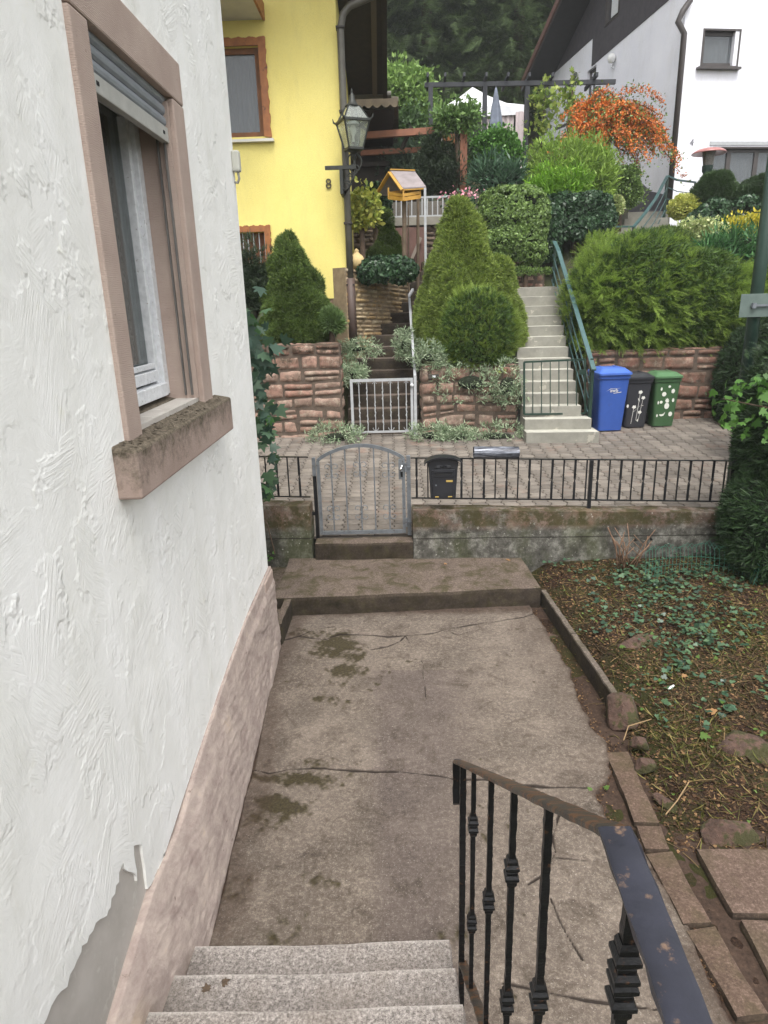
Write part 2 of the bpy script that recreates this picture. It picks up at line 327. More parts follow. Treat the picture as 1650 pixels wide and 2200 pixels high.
M_white = pm('weathered_white_paint', s2l((222, 224, 226)), s2l((196, 198, 200)), 30, .55, .3, 90, .002, spots=s2l((130, 122, 112)), sp_scale=45, sp_thr=.68)
M_glass = NT('window_glass'); M_glass.b.inputs['Transmission Weight'].default_value = .85; M_glass = M_glass.fin(s2l((170, 180, 180)), .03)
M_dark = pm('dark_interior', (.012, .012, .013), rough=.9, bump=0)
M_shut = pm('grey_shutter_slats', s2l((140, 146, 152)), s2l((126, 131, 136)), 12, .5, .12, 120, .001)
M_shutlight = pm('pale_shutter_bar', s2l((176, 176, 170)), s2l((158, 158, 152)), 14, .5, .12, 120, .001)
def lace(name, c=(.75, .76, .75), hole=.35, sc=55):
    k = NT(name); k.fin(c, .9); al = k.math('MULTIPLY_ADD', k.ramp(k.noise(sc, 4, .6), [(.4, 0.0), (.55, 1.0)]), 1-hole, hole); al2 = k.math('MULTIPLY', al, k.math('MULTIPLY_ADD', k.ramp(k.noise(7, 4, .6, None, 1.5), [(.42, 0.0), (.6, 1.0)]), .6, .4))
    k.l(al2, k.b.inputs['Alpha']); return k.m
M_lace = lace('lace_curtain', (.5, .5, .5), .12)
# ================================================================== near house
XW = -1.16
house = thing('stucco_house', (XW, 5.45, 0), 'rough white stucco house filling the left side, with pink plinth and a half-shuttered window', 'house')
zp = .80; oy0, oy1, oz0, oz1 = 2.96, 3.98, 2.45, 4.02
peel = [(200,2180),(222,2120),(245,2080),(262,2060),(290,2040),(300,1990),(318,1960),(330,1930),(350,1890),(352,1865),(375,1850),(383,1820),(400,1800),(412,1765),(430,1750),(447,1742),(460,1735),(466,1712),(475,1700),(480,1660),(495,1640),(499,1605),(512,1590),(512,1550),(524,1520),(530,1505),(538,1535),(552,1545),(570,1548),(585,1560),(590,1585),(588,1540),(580,1500),(576,1470),(575,1435),(590,1430),(610,1428),(614,1470),(624,1530),(628,1570),(635,1620),(648,1605),(660,1578),(672,1560),(690,1510),(700,1480),(708,1445),(702,1500),(690,1540),(672,1570),(655,1610)]
pp = []
for x, y in peel:
    q = XP(x/2, 1100+y/2, XW); pp.append((q[1], q[2]))
_pl = [XP(x_, y_, XW) for x_, y_ in ((235, 2195), (280, 2040), (320, 1910), (378, 1780), (415, 1650), (470, 1480), (525, 1330), (575, 1220))]; ply = [-2]+[q[1] for q in _pl]+[6]; plz = [_pl[0][2]-.08]+[q[2] for q in _pl]+[_pl[-1][2]]
def zpl(y): return np.interp(y, ply, plz)
out = [(-1.6, zpl(-1.6)), (.55, zpl(.55)), (.62, .78), (.8, .84), (.95, .86)]
out += [(a_, b_) for a_, b_ in pp if a_ > 1.0]
out += [(pp[-1][0]+.02, float(zpl(pp[-1][0]+.02))), (2.6, float(zpl(2.6))), (3.2, float(zpl(3.2))), (4, float(zpl(4))), (4.7, float(zpl(4.7))), (5.45, float(zpl(5.45))), (5.45, 6.6), (-1.6, 6.6)]
SS = [rect(2.80, 2.30, 4.17, 4.20)]
mk('wall', panel(out, SS, (XW, 0, 0), EY, EZ, (-1, 0, 0), .012), M_plaster, house)
wb = panel(rect(-1.6, 0, 5.44, 6.6), [rect(oy0, oz0, oy1, oz1)], (XW-.0125, 0, 0), EY, EZ, (-1, 0, 0), .30)
o = mk('render_coat', wb, M_greyrender, house); tag(o, 'bare grey render showing where the white plaster has flaked off')
b = MB(); b.box((-6, 5.15, 0), (XW-.32, 5.44, 6.6)); mk('gable_wall', b, M_plaster, house)
b = MB(); b.box((-6, -1.6, 6.6), (XW+.3, 5.7, 6.75)); mk('eaves', b, M_dark, house)
b = MB(); b.box((-6, -1.6, .0), (-5.7, 5.1, 6.6)).box((-6, -1.8, 0), (XW-.32, -1.61, 6.6)); mk('back_wall', b, M_greyrender, house)
b = MB(); b.box((-2.4, 2.3, 1.8), (-2.35, 4.7, 4.8)); mk('room_screen', b, M_dark, house)
# plinth: displaced, kicks out towards the near end
ny, nz = 520, 90; yy = np.linspace(-.2, 5.5, ny); zz = np.linspace(0, 1, nz); Y_, Z_ = np.meshgrid(yy, zz); Z_ = -.12+(zpl(Y_)+.12)*Z_
t = np.clip(Z_/zpl(Y_), 0, 1); kick = np.interp(Y_, [0, 2.5, 5.5], [.19, .17, .03]); P = np.stack([np.zeros_like(Y_), Y_, Z_], -1).reshape(-1, 3)
nn = vnoise(P*np.array((1, .6, 1.5)), 9, 3, 5).reshape(Y_.shape); n2 = np.abs(vnoise(P*np.array((1, .7, 2)), 26, 5, 4)).reshape(Y_.shape); fl_ = vnoise(P*np.array((1, .45, 1.2)), 5, 15, 4).reshape(Y_.shape); fl_ = np.tanh((fl_-.15)*14)*.5+.5
band = np.clip((t-.80)/.07, 0, 1); rough = (.005*nn-.006*n2+.010*fl_)*(1-band*.85)
Xs = XW+.014+kick*(1-t)**.8+rough+.006*(1-band)
Xs[-1] = XW-.013; Z_[-1] = Z_[-2]; P[:, 2] = Z_.ravel(); P[:, 0] = Xs.ravel(); o = fastmesh('plinth', P, grid(ny, nz)[:, ::-1], M_plinth, house, True)
fattr(o, 'gold', (np.clip((2.3-Y_)/.7, 0, 1)*(1-band)*.8).ravel())
b = MB(); b.box((-6, 5.15, -.1), (XW+.03, 5.5, .75)); mk('plinth_end', b, M_sand, house, bevel=.01)
# window surround
b = MB(); px_ = XW+.022
b.box((XW-.2, 2.80, 2.40), (px_, oy0, 4.0)).box((XW-.2, oy1, 2.40), (px_, 4.17, 4.0)).box((XW-.2, 2.80, 4.004), (px_, 4.17, 4.21)); mk('window_surround', b, M_sand, house, bevel=.008)
b = MB(); b.hexa([(XW-.03, 2.66, 2.20), (XW+.10, 2.66, 2.20), (XW+.10, 4.30, 2.20), (XW-.03, 4.30, 2.20), (XW-.03, 2.66, 2.43), (XW+.10, 2.66, 2.405), (XW+.10, 4.30, 2.405), (XW-.03, 4.30, 2.43)]); b.hexa([(XW-.30, oy0+.003, 2.30), (XW-.029, oy0+.003, 2.30), (XW-.029, oy1-.003, 2.30), (XW-.30, oy1-.003, 2.30), (XW-.30, oy0+.003, oz0+.028), (XW-.029, oy0+.003, 2.432), (XW-.029, oy1-.003, 2.432), (XW-.30, oy1-.003, oz0+.028)])
n0 = len(b.v); mk('window_sill', b, M_sill, house, bevel=.012)
b = MB(); 
for _ in range(260):
    y_ = random.uniform(2.7, 4.25); x_ = random.uniform(XW-.03, XW+.09); s_ = random.uniform(.006, .02)
    b.add([(x_+random.uniform(-s_, s_), y_+random.uniform(-s_, s_), 2.406+(XW+.10-x_)*.19+random.uniform(0, .006)) for _ in range(4)], [(0, 1, 2), (0, 2, 3)])
mk('sill_debris', b, pm('lichen_crust', s2l((70, 62, 52)), s2l((110, 100, 86)), 50, .95, .4), house)['kind'] = 'stuff'
b = MB()
for z0, z1 in ((oz0, 3.98),): b.box((XW-.20, oy1-.028, z0), (XW-.005, oy1-.0025, z1))
mk('reveal_lining', b, M_sand, house); b = MB(); b.box((XW-.20, oy0+.0025, oz0), (XW-.005, oy0+.02, 3.98)); mk('reveal_lining', b, M_sand, house)
wf = mk('window', MB().box((XW-0.233, oy1-.095, oz0+.030), (XW-0.168, oy1-.002, oz1-.002)).box((XW-0.233, oy0+.002, oz0+.030), (XW-0.168, oy0+.07, oz1-.002)).box((XW-0.233, oy0+.072, oz0+.030), (XW-0.153, oy1-.097, oz0+.10)).box((XW-0.233, oy0+.072, oz1-.12), (XW-0.168, oy1-.097, oz1-.002)), M_white, house, bevel=.004)
mk('sash', MB().box((XW-0.248, oy1-.14, oz0+.10), (XW-0.193, oy1-.0955, oz1-.13)).box((XW-0.248, oy0+.071, oz0+.115), (XW-0.186, oy1-.142, oz0+.175)).box((XW-0.218, oy0+.071, oz0+.185), (XW-0.198, oy1-.142, oz0+.215)), M_white, wf, bevel=.004)
mk('pane', MB().box((XW-0.241, oy0+.06, oz0+.15), (XW-0.235, oy1-.13, oz1-.1)), M_glass, wf)
ny, nz = 60, 40; yy = np.linspace(oy0+.05, oy1-.15, ny); zz = np.linspace(oz0+.18, 3.9, nz); Y_, Z_ = np.meshgrid(yy, zz)
fastmesh('lace_curtain', np.stack([XW-0.298+.012*np.sin(Y_*70), Y_, Z_+.03*np.sin(Y_*18)*(Z_ < 2.8)], -1).reshape(-1, 3), grid(ny, nz), M_lace, wf, True)
M_rail_ = pm('grey_guide_rail', s2l((112, 110, 106)), s2l((90, 88, 86)), 9, .5, .1)
# roller shutter
b = MB(); zb = float(XP(361, 308, XW-.02)[2]); prof = [(0, 0), (.010, .012), (.013, .026), (.010, .040), (0, .052)]
for i in range(5):
    z = zb+.075+i*.055
    for j in range(4):
        (x0, a0), (x1, a1) = prof[j], prof[j+1]; b.add([(XW-.030+x0, oy0+.02, z+a0), (XW-.030+x0, oy1-.012, z+a0), (XW-.030+x1, oy1-.012, z+a1), (XW-.030+x1, oy0+.02, z+a1)], [(0, 1, 2, 3)])
b.box((XW-.055, oy0+.02, zb+.075), (XW-.034, oy1-.012, 4.0)); sh = mk('roller_shutter', b, M_shut, house, smooth=False)
mk('bottom_bar', MB().box((XW-.052, oy0+.02, zb), (XW-.014, oy1-.012, zb+.072)), M_shutlight, sh, bevel=.004)
b = MB()
for y_ in (oy0+.11, oy1-.1): mk('stopper', MB().box((XW-.0155, y_-.012, zb+.03), (XW-.011, y_+.012, zb+.045)), M_dark, sh)
b = MB(); b.box((XW-.075, oy1-.052, oz0+.02), (XW-.068, oy1-.029, 4.0)); mk('guide_rail', b, M_rail_, house); b = MB(); b.box((XW-.038, oy1-.052, oz0+.02), (XW-.03, oy1-.029, 4.0)); mk('guide_rail', b, M_rail_, house)
jb = D(498, 318, 5.5); jbx = XW+.06
b = MB(); q = XP(503, 335, XW+.05); b.box((XW, 5.37, q[2]-.075), (XW+.055, 5.44, q[2]+.065)); o = mk('junction_box', b, pm('grey_plastic_box', s2l((188, 188, 178)), rough=.5, bump=0), house, bevel=.012)
b = MB(); b.tube([(XW+.035, 5.40, q[2]-.075), (XW+.04, 5.40, q[2]-.12), (XW+.025, 5.41, q[2]-.145), (XW+.004, 5.41, q[2]-.14)], .009, 8); mk('cable', b, pm('grey_cable', s2l((150, 148, 140)), bump=0), o, True)
# ================================================================== path
def segd(px, py, pts):
    d = np.full(px.shape, 1e9)
    for (x0, y0), (x1, y1) in zip(pts[:-1], pts[1:]):
        vx, vy = x1-x0, y1-y0; t = np.clip(((px-x0)*vx+(py-y0)*vy)/(vx*vx+vy*vy), 0, 1); d = np.minimum(d, np.hypot(px-x0-t*vx, py-y0-t*vy))
    return d
def gp(pts, z=0): return [tuple(G(x, y, z)[:2]) for x, y in pts]
cracks = [[(598,1378),(640,1366),(700,1372),(730,1362),(800,1364),(835,1368),(870,1366),(930,1360),(960,1352),(1010,1343),(1060,1337),(1125,1326),(1150,1318)],
 [(872,1366),(862,1378),(835,1390),(800,1396)],[(872,1366),(882,1382)],[(960,1352),(985,1364),(1010,1356)],[(640,1366),(680,1350),(720,1345)],
 [(540,1652),(575,1660),(620,1652),(700,1650),(780,1656),(870,1660),(940,1668),(985,1676),(1050,1672),(1120,1682),(1190,1690),(1265,1692)],
 [(1208,1735),(1190,1790),(1194,1830),(1166,1876),(1130,1900)],[(1180,1930),(1215,2010),(1250,2060)],[(905,1420),(912,1470),(918,1500)],
 [(1080,2110),(1160,2130),(1250,2150),(1420,2170)],[(1180,1840),(1300,1850),(1400,1865)]]
nx, ny = 520, 800; xx = np.linspace(-1.3, 2.15, nx); yy = np.linspace(1.15, 6.42, ny); X_, Y_ = np.meshgrid(xx, yy)
P = np.stack([X_, Y_, np.zeros_like(X_)], -1); flat = P.reshape(-1, 3); px, py = pixn(flat); px = px.reshape(X_.shape); py = py.reshape(X_.shape)
wobx = .03*vnoise(flat, 6, 21).reshape(X_.shape); woby = .03*vnoise(flat, 6, 22).reshape(X_.shape); fine = vnoise(flat, 30, 23, 4).reshape(X_.shape); med = vnoise(flat, 7, 24, 4).reshape(X_.shape)
ck = np.zeros_like(X_)
for i, c in enumerate(cracks):
    d = segd(X_+wobx*.5+.006*fine, Y_+woby*.5+.006*med, gp(c)); wd = (.014, .010, .009, .009, .009, .015, .011, .009, .006, .010, .007)[i]; ck = np.maximum(ck, np.clip(1-d/(wd*np.clip(.75+.6*med+.9*fine, .15, 1.9)), 0, 1)*np.clip(.8+.7*med, .3, 1))
edge = gp([(1125,1290),(1150,1330),(1190,1390),(1215,1440),(1235,1500),(1262,1560),(1300,1600),(1296,1660),(1265,1700),(1290,1760),(1350,1800),(1385,1850),(1450,1960),(1500,2060),(1560,2190)])
ey = np.array([p[1] for p in edge])[::-1]; ex = np.array([p[0] for p in edge])[::-1]; ed = np.interp(Y_, ey, ex); off_ = X_-ed+.035*med+.02*fine
dirt = np.clip(off_/.05+.3, 0, 1); lft = np.interp(Y_, [1.5, 2.57, 5.5], [-1.02, -.985, -1.125]); dirt = np.maximum(dirt, np.clip(1-(X_-lft-.012-.02*med)/.03, 0, 1)*.9); dirt = np.maximum(dirt, .75*np.clip((Y_-6.02-.07*med-.03*fine)/.14, 0, 1)); dirt = np.maximum(dirt, .45*np.clip(1-(X_-lft-.10-.12*med)/.12, 0, 1)); dirt = np.maximum(dirt, .5*np.clip(off_/.35+1.0, 0, 1)*(off_ > -.35)*np.clip(.5+.9*med, 0, 1))  # dirt past the edges; wider darker bands along both sides and before the step
moss = np.zeros_like(X_)
for cx, cy, rx, ry, s_ in ((718,1392,48,30,1.1),(650,1462,38,32,.75),(735,1440,40,28,.8),(700,1500,50,20,.5),(640,1672,95,18,.8),(600,1735,48,30,1.1),(680,1640,40,16,.6),(560,1760,30,20,.6),(680,1360,60,14,.5),(690,1890,40,22,.35),(1000,1990,50,40,.5),(600,1990,90,40,.3),(500,1900,40,60,.35)):
    moss = np.maximum(moss, s_*np.exp(-((px-cx)/rx)**2-((py-cy)/ry)**2))
fin2 = vnoise(flat, 75, 25, 3).reshape(X_.shape); moss = np.clip((moss+.30*med*(moss > .1)+.42*fine*(moss > .08)+.30*fin2*(moss > .06)-.34)*2.4, 0, 1); moss = np.maximum(moss, np.clip((fine+.8*fin2+.7*med-1.25)*2.2, 0, .8))
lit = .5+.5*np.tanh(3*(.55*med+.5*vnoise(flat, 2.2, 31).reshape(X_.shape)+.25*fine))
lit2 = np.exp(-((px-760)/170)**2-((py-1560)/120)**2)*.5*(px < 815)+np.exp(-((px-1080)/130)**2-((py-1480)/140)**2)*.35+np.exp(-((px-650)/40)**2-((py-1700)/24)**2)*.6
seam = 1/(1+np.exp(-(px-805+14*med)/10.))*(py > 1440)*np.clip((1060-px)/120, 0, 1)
H = .006*vnoise(flat, 1.5, 40, 2).reshape(X_.shape)-.012*ck-.03*np.clip((dirt-.76)*4, 0, 1)+.004*np.clip(moss, 0, 1)+.0012*fine+.010*dirt*med
P[..., 2] = H
def pathmat():
    DK = .74; k = NT('old_ribbed_concrete'); base = k.ramp(k.noise(34, 8, .9), [(.36, s2l((54, 46, 41))), (.5, s2l((112, 101, 92))), (.62, s2l((196, 183, 168)))])
    big = k.ramp(k.noise(2.4, 7, .75), [(.34, s2l((66, 57, 50))), (.52, s2l((112, 100, 90))), (.68, s2l((150, 137, 125)))]); col = k.mix(.52, base, big)
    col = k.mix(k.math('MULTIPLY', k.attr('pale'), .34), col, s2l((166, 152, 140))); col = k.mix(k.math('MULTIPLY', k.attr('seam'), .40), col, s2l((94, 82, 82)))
    vo = k.n('TexVoronoi', feature='F1', distance='CHEBYCHEV'); vo.inputs['Scale'].default_value = 88; vo.inputs['Randomness'].default_value = .12; k.l(k.tc.outputs['Object'], vo.inputs['Vector'])
    gm = k.math('MULTIPLY', vo.outputs['Distance'], k.ramp(k.noise(2.2, 4, .6), [(.42, 0.0), (.58, 1.0)])); gcol = k.ramp(gm, [(.2, 0.0), (.6, 1.0)])
    col = k.mix(k.math('MULTIPLY', gcol, .35), col, s2l((92, 84, 76)))
    blot = k.ramp(k.noise(5.5, 6, .75, None, .8), [(.52, 0.0), (.66, 1.0)]); col = k.mix(k.math('MULTIPLY', blot, .62), col, s2l((72, 62, 52)))
    pit = k.ramp(k.noise(20, 7, .85), [(.60, 0.0), (.66, 1.0)]); col = k.mix(k.math('MULTIPLY', pit, .55), col, s2l((62, 53, 46))); specks = k.ramp(k.noise(120, 2, .5), [(.66, 0.0), (.70, 1.0)]); col = k.mix(k.math('MULTIPLY', specks, .5), col, s2l((205, 197, 188)))
    col = k.mix(k.math('MINIMUM', k.attr('moss'), .9), col, k.ramp(k.noise(60, 4, .6), [(.35, s2l((42, 36, 22))), (.65, s2l((78, 70, 42)))]))
    col = k.mix(k.math('MINIMUM', k.attr('dirt'), .96), col, k.ramp(k.noise(32, 6, .75), [(.3, s2l((42, 31, 25))), (.6, s2l((82, 64, 53))), (.8, s2l((122, 100, 80)))]))
    col = k.mix(k.math('MINIMUM', k.math('MULTIPLY', k.attr('crack'), 1.8), .92), col, s2l((44, 36, 31)))
    col = k.mix(1.0, col, (.70, .70, .69), 'MULTIPLY'); b = k.bump(k.math('SUBTRACT', 1.0, gm), .35, .003); k.bump(k.noise(130, 6, .75), .55, .004, b); return k.fin(col, .9, 0, .25)
M_path = pathmat()
def exposed(name, tint=(1, 1, 1), green=.5):
    c = lambda r, g, b_: tuple(np.array(s2l((r, g, b_)))*np.array(tint)); k = NT(name)
    col = k.ramp(k.noise(60, 6, .8), [(.32, c(58, 50, 44)), (.5, c(108, 96, 87)), (.68, c(176, 162, 150))]); big = k.ramp(k.noise(3, 7, .75), [(.3, c(72, 62, 55)), (.7, c(128, 114, 104))])
    col = k.mix(.5, col, big); col = k.mix(k.math('MULTIPLY', k.ramp(k.noise(4.5, 6, .75, None, .5), [(.46, 0.0), (.62, 1.0)]), green), col, s2l((60, 56, 32)))
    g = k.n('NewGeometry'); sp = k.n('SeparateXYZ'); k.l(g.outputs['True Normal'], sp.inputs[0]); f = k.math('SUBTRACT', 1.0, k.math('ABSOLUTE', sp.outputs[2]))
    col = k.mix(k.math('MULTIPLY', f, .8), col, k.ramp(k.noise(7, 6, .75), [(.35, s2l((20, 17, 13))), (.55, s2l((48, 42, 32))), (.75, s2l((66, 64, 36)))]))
    k.bump(k.noise(110, 6, .8), .7, .006); return k.fin(col, .92, 0, .25)
M_agg = exposed('mossy_exposed_aggregate', (.8, .78, .76), .85)
o = fastmesh('path', P.reshape(-1, 3), grid(nx, ny), M_path, None, True, origin=(0, 0, 0)); tag(o, kind='structure')
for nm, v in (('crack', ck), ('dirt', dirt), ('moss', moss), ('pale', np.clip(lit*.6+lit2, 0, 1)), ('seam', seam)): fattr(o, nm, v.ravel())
def roughbox(name, lo, hi, mat, res=.03, amp=.006, f=14, kind=None, parent=None, taper=None, fn=None):
    """box with a gridded, slightly uneven skin and worn edges"""
    lo = np.array(lo, float); hi = np.array(hi, float); n = np.maximum(2, np.ceil((hi-lo)/res).astype(int)+1); parts = []
    for ax in range(3):
        u, v = [i for i in range(3) if i != ax]
        for side in (0, 1):
            A_, B_ = np.meshgrid(np.linspace(lo[u], hi[u], n[u]), np.linspace(lo[v], hi[v], n[v])); Q = np.zeros(A_.shape+(3,)); Q[..., u] = A_; Q[..., v] = B_; Q[..., ax] = hi[ax] if side else lo[ax]
            g = grid(n[u], n[v]); flip = (side == 0) ^ (ax == 1); parts.append((Q.reshape(-1, 3), [g[:, ::-1] if flip else g]))
    V, Fs, _ = merge(parts); c = (lo+hi)/2; h = (hi-lo)/2; q = (V-c)/h
    e = np.minimum(np.sort(h-np.abs(V-c), 1)[:, 1], .025)/.025; V = V-(V-c)/np.maximum(np.abs(V-c).max(1, keepdims=True), 1e-6)*((1-e)**2*.008)[:, None]
    V = V+np.stack([vnoise(V, f, 1), vnoise(V, f, 2), vnoise(V, f, 3)], 1)*amp
    if fn is not None: V = fn(V)
    o = fastmesh(name, V, Fs, mat, parent, True)
    o.data.set_sharp_from_angle(angle=math.radians(50)); 
    if kind: tag(o, kind=kind)
    return o
def shear(V): V = V.copy(); V[:, 1] += np.where(V[:, 1] < 6.7, (V[:, 0]+1.12)*.055, (V[:, 0]+1.12)*-.045); V[:, 0] += (V[:, 1]-6.2)*-.06*(V[:, 0] > 0); V[:, 2] += .0; return V
o = roughbox('concrete_step', (-1.28, 6.1, -.2), (1.40, 7.19, .19), M_agg, .035, .005, 9, fn=shear); tag(o, 'long mossy exposed-aggregate slab between the cracked path and the gate sill', 'step')
o = roughbox('concrete_step', (-.97, 7.12, .1), (.14, 7.55, .385), M_agg, .03, .006, 9); tag(o, 'short mossy concrete sill directly under the arched grey gate', 'step')
o = roughbox('corner_kerb', (-1.16, 5.52, -.1), (-1.09, 6.08, .2), M_agg, .03, .008, 9); tag(o, 'mossy concrete curb stub between the house corner and the long slab', 'curb')
# granite stairs, rising towards the door behind the viewer
k = NT('speckled_granite'); col = k.ramp(k.noise(75, 3, .9), [(.32, s2l((72, 66, 62))), (.44, s2l((118, 112, 107))), (.56, s2l((154, 146, 140))), (.7, s2l((190, 182, 176)))])
col = k.mix(k.ramp(k.noise(130, 2, .6), [(.62, 0.0), (.67, 1.0)]), col, s2l((84, 72, 72))); col = k.mix(k.math('MULTIPLY', k.ramp(k.noise(3, 6, .7), [(.45, 0.0), (.7, 1.0)]), .35), col, s2l((112, 98, 84))); col = k.mix(k.math('MULTIPLY', k.attr('grime_shade'), .5), col, s2l((70, 62, 56))); col = k.mix(k.math('MULTIPLY', k.attr('edge'), .55), col, s2l((196, 190, 182))); k.bump(k.noise(200, 4, .7), .35, .002); M_gran = k.fin(col, .8)
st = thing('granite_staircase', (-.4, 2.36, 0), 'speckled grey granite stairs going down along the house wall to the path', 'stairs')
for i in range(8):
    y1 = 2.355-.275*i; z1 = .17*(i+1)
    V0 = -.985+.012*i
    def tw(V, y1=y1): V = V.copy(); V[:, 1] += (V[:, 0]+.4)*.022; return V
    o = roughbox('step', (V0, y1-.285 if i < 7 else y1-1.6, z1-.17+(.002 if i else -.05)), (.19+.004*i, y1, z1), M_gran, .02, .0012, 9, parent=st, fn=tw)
    vv = np.empty(len(o.data.vertices)*3, np.float32); o.data.vertices.foreach_get('co', vv); vv = vv.reshape(-1, 3)+WL[o.name]; dy = y1+(vv[:, 0]+.4)*.022-vv[:, 1]; wn_ = .5+.5*vnoise(vv, 6, 90+i, 3); fattr(o, 'edge', np.clip(1-dy/.022, 0, 1)*(.4+.6*wn_)*(vv[:, 2] > z1-.02)); fattr(o, 'grime_shade', np.clip((dy-.01)/.12, 0, 1)*.55+(vv[:, 2] < z1-.03)*.8+np.clip((-.86-vv[:, 0])/.08, 0, 1)*.5)  # grime, and shade painted into the treads, darker towards the back
# a few tiny things lying on the step
for k_, (x_, y_, r_) in enumerate(((477, 2113, .4), (444, 2130, 1.9))):
    c = G(x_, y_, .342); V, Fs = scatter(MAPLE[0], MAPLE[1], np.array([c]), np.array([(math.cos(r_), math.sin(r_), .25)]), np.array([(.1, .1, 1)]), .035)
    o = fastmesh('dead_leaf', V, Fs, pm('brown_curled_leaf', s2l((62, 50, 40)), s2l((92, 76, 60)), 60, .9, .2), origin=c); tag(o, ('dark curled dead leaf on the second granite step, the one further from the house wall', 'small brown dead leaf on the second granite step, the one nearer the house wall')[k_], 'leaf')
# ================================================================== handrail
M_iron = pm('black_hammered_iron', s2l((40, 40, 41)), s2l((28, 28, 29)), 20, .42, .6, 55, .004, .6, spots=s2l((92, 66, 50)), sp_scale=38, sp_thr=.66)
M_ironflat = pm('chipped_bluish_black_paint', s2l((50, 51, 62)), s2l((38, 39, 47)), 14, .3, .4, 45, .003, .2, spots=s2l((118, 96, 80)), sp_scale=26, sp_thr=.67, spec=.6)
M_ironrust = pm('rust_mottled_iron', s2l((58, 58, 60)), s2l((84, 78, 66)), 16, .42, .5, 60, .003, .5, spots=s2l((118, 86, 62)), sp_scale=30, sp_thr=.54)
E_ = D(985, 1637, 2.25); K_ = G(1305, 1790, 2.27); N_ = G(1478, 2200, 2.27); N2 = N_+nrm(N_-K_)*1.2; N2[2] = 2.27; K_[0] = .5*(K_[0]+.29)
hr = thing('handrail', (E_[0], E_[1], 0), 'black wrought-iron stair handrail with hammered balusters and chipped flat top bar', 'handrail')
def flatbar(pts, w_, h_, lat=EX, seg=.03, amp=.0012, seed=0):
    """hammered flat bar following a polyline"""
    Q = []; pts = [np.array(p, float) for p in pts]
    for a_, b_ in zip(pts[:-1], pts[1:]):
        n = max(2, int(np.linalg.norm(b_-a_)/seg)); Q += [a_+(b_-a_)*i/n for i in range(n)]
    Q.append(pts[-1]); rr = random.Random(seed); mb = MB(); vs = []; lat = np.array(lat, float)
    prof = [(-1, -.6), (-.8, -1), (.8, -1), (1, -.6), (1, .5), (.7, 1), (-.7, 1), (-1, .5)]
    for i, p in enumerate(Q):
        d = nrm(Q[min(i+1, len(Q)-1)]-Q[max(i-1, 0)]); x = nrm(lat-d*(lat@d)); z = np.cross(x, d)
        for a_, b_ in prof: vs.append(p+x*(a_*w_/2+rr.uniform(-amp, amp)*1.6)+z*(b_*h_/2+rr.uniform(-amp, amp)*.5))
    n = len(prof); fs = [(i*n+k_, i*n+(k_+1) % n, (i+1)*n+(k_+1) % n, (i+1)*n+k_) for i in range(len(Q)-1) for k_ in range(n)]+[tuple(range(n-1, -1, -1)), tuple((len(Q)-1)*n+k_ for k_ in range(n))]
    return mb.add(vs, fs)
rail = mk('rail', flatbar([E_, E_+(K_-E_)*.97, K_], .042, .014), M_ironrust, hr, auto=40)
tag(mk('rail', flatbar([K_+np.array((0, .004, .001)), N_, N2], .046, .013, EX, seed=3), M_ironflat, hr, auto=40), 'flat bluish-black upper handrail length with chipped paint and rust spots')
def onrail(px_):
    ts = np.linspace(0, 1, 400); xs = np.array([pixn(E_+(K_-E_)*t_)[0] for t_ in ts]); return E_+(K_-E_)*ts[np.argmin(abs(xs-px_))]
b = flatbar([E_+np.array((-.002, .006, .004)), E_+np.array((-.006, .016, -.02)), E_+np.array((-.006, .018, -.14)), E_+np.array((-.004, .008, -.20)), E_+np.array((-.004, .018, -.215)), E_+np.array((-.004, .026, -.205))], .03, .008)
mk('end_strap', b, M_iron, hr)
def baluster(mb, top, zb, r=.0085, knots=(), seed=0):
    rr = random.Random(seed); z = top[2]; pts = []; rs = []
    while z > zb: pts.append((top[0]+rr.uniform(-.0006, .0006), top[1], z)); rs.append(r*rr.uniform(.93, 1.1)*1.25); z -= .013
    pts.append((top[0], top[1], zb)); rs.append(r); mb.tube(pts, rs, 4)
    for kz, s_ in knots:
        for dz, w_, h_ in ((.026, .013, .010), (.013, .018, .009), (0, .013, .007), (-.014, .018, .009), (-.027, .013, .010)):
            mb.tube([(top[0], top[1], kz+dz*s_-h_*s_), (top[0], top[1], kz+dz*s_-h_*.3*s_), (top[0], top[1], kz+dz*s_+h_*.3*s_), (top[0], top[1], kz+dz*s_+h_*s_)], [w_*.85*s_, w_*1.15*s_, w_*1.15*s_, w_*.85*s_], 4)
slope = (K_[2]-E_[2])/(K_[1]-E_[1])
def lowz(y): return D(985, 2045, E_[1])[2]+slope*(y-E_[1])
P0 = onrail(995); b = MB(); baluster(b, P0-np.array((0, 0, .006)), .0, .0125, [(D(993, 1848, P0[1])[2], .8)]); mk('post', b, M_iron, hr)
for i, (px_, kn) in enumerate(((1018, (1772, 1982)), (1056, (1935,)), (1105, (1870, 2150)), (1180, (2140,)), (1298, (2070, 2128)))):
    p = onrail(px_) if px_ < 1290 else K_+np.array((.003, -.06, 0)); zb = lowz(p[1]) if i < 5 else 0
    b = MB(); baluster(b, p-np.array((0, 0, .006)), zb, .0085, [((lambda q: q)(D(px_-(ky-1700)*.05, ky, p[1])[2]), 1.15) for ky in kn], i); mk('baluster', b, M_iron, hr)
for j in range(3):
    p = K_+nrm(N2-K_)*(.27+.27*j); b = MB(); baluster(b, p, 1.4, .0085, [(1.85, 1.1)], 20+j); mk('baluster', b, M_iron, hr)
yk = K_[1]; mk('lower_bar', flatbar([(P0[0]+.004, P0[1]+.01, lowz(P0[1])), (K_[0], yk, lowz(yk)), (N2[0], N2[1], lowz(yk))], .036, .012), M_ironrust, hr, auto=40)
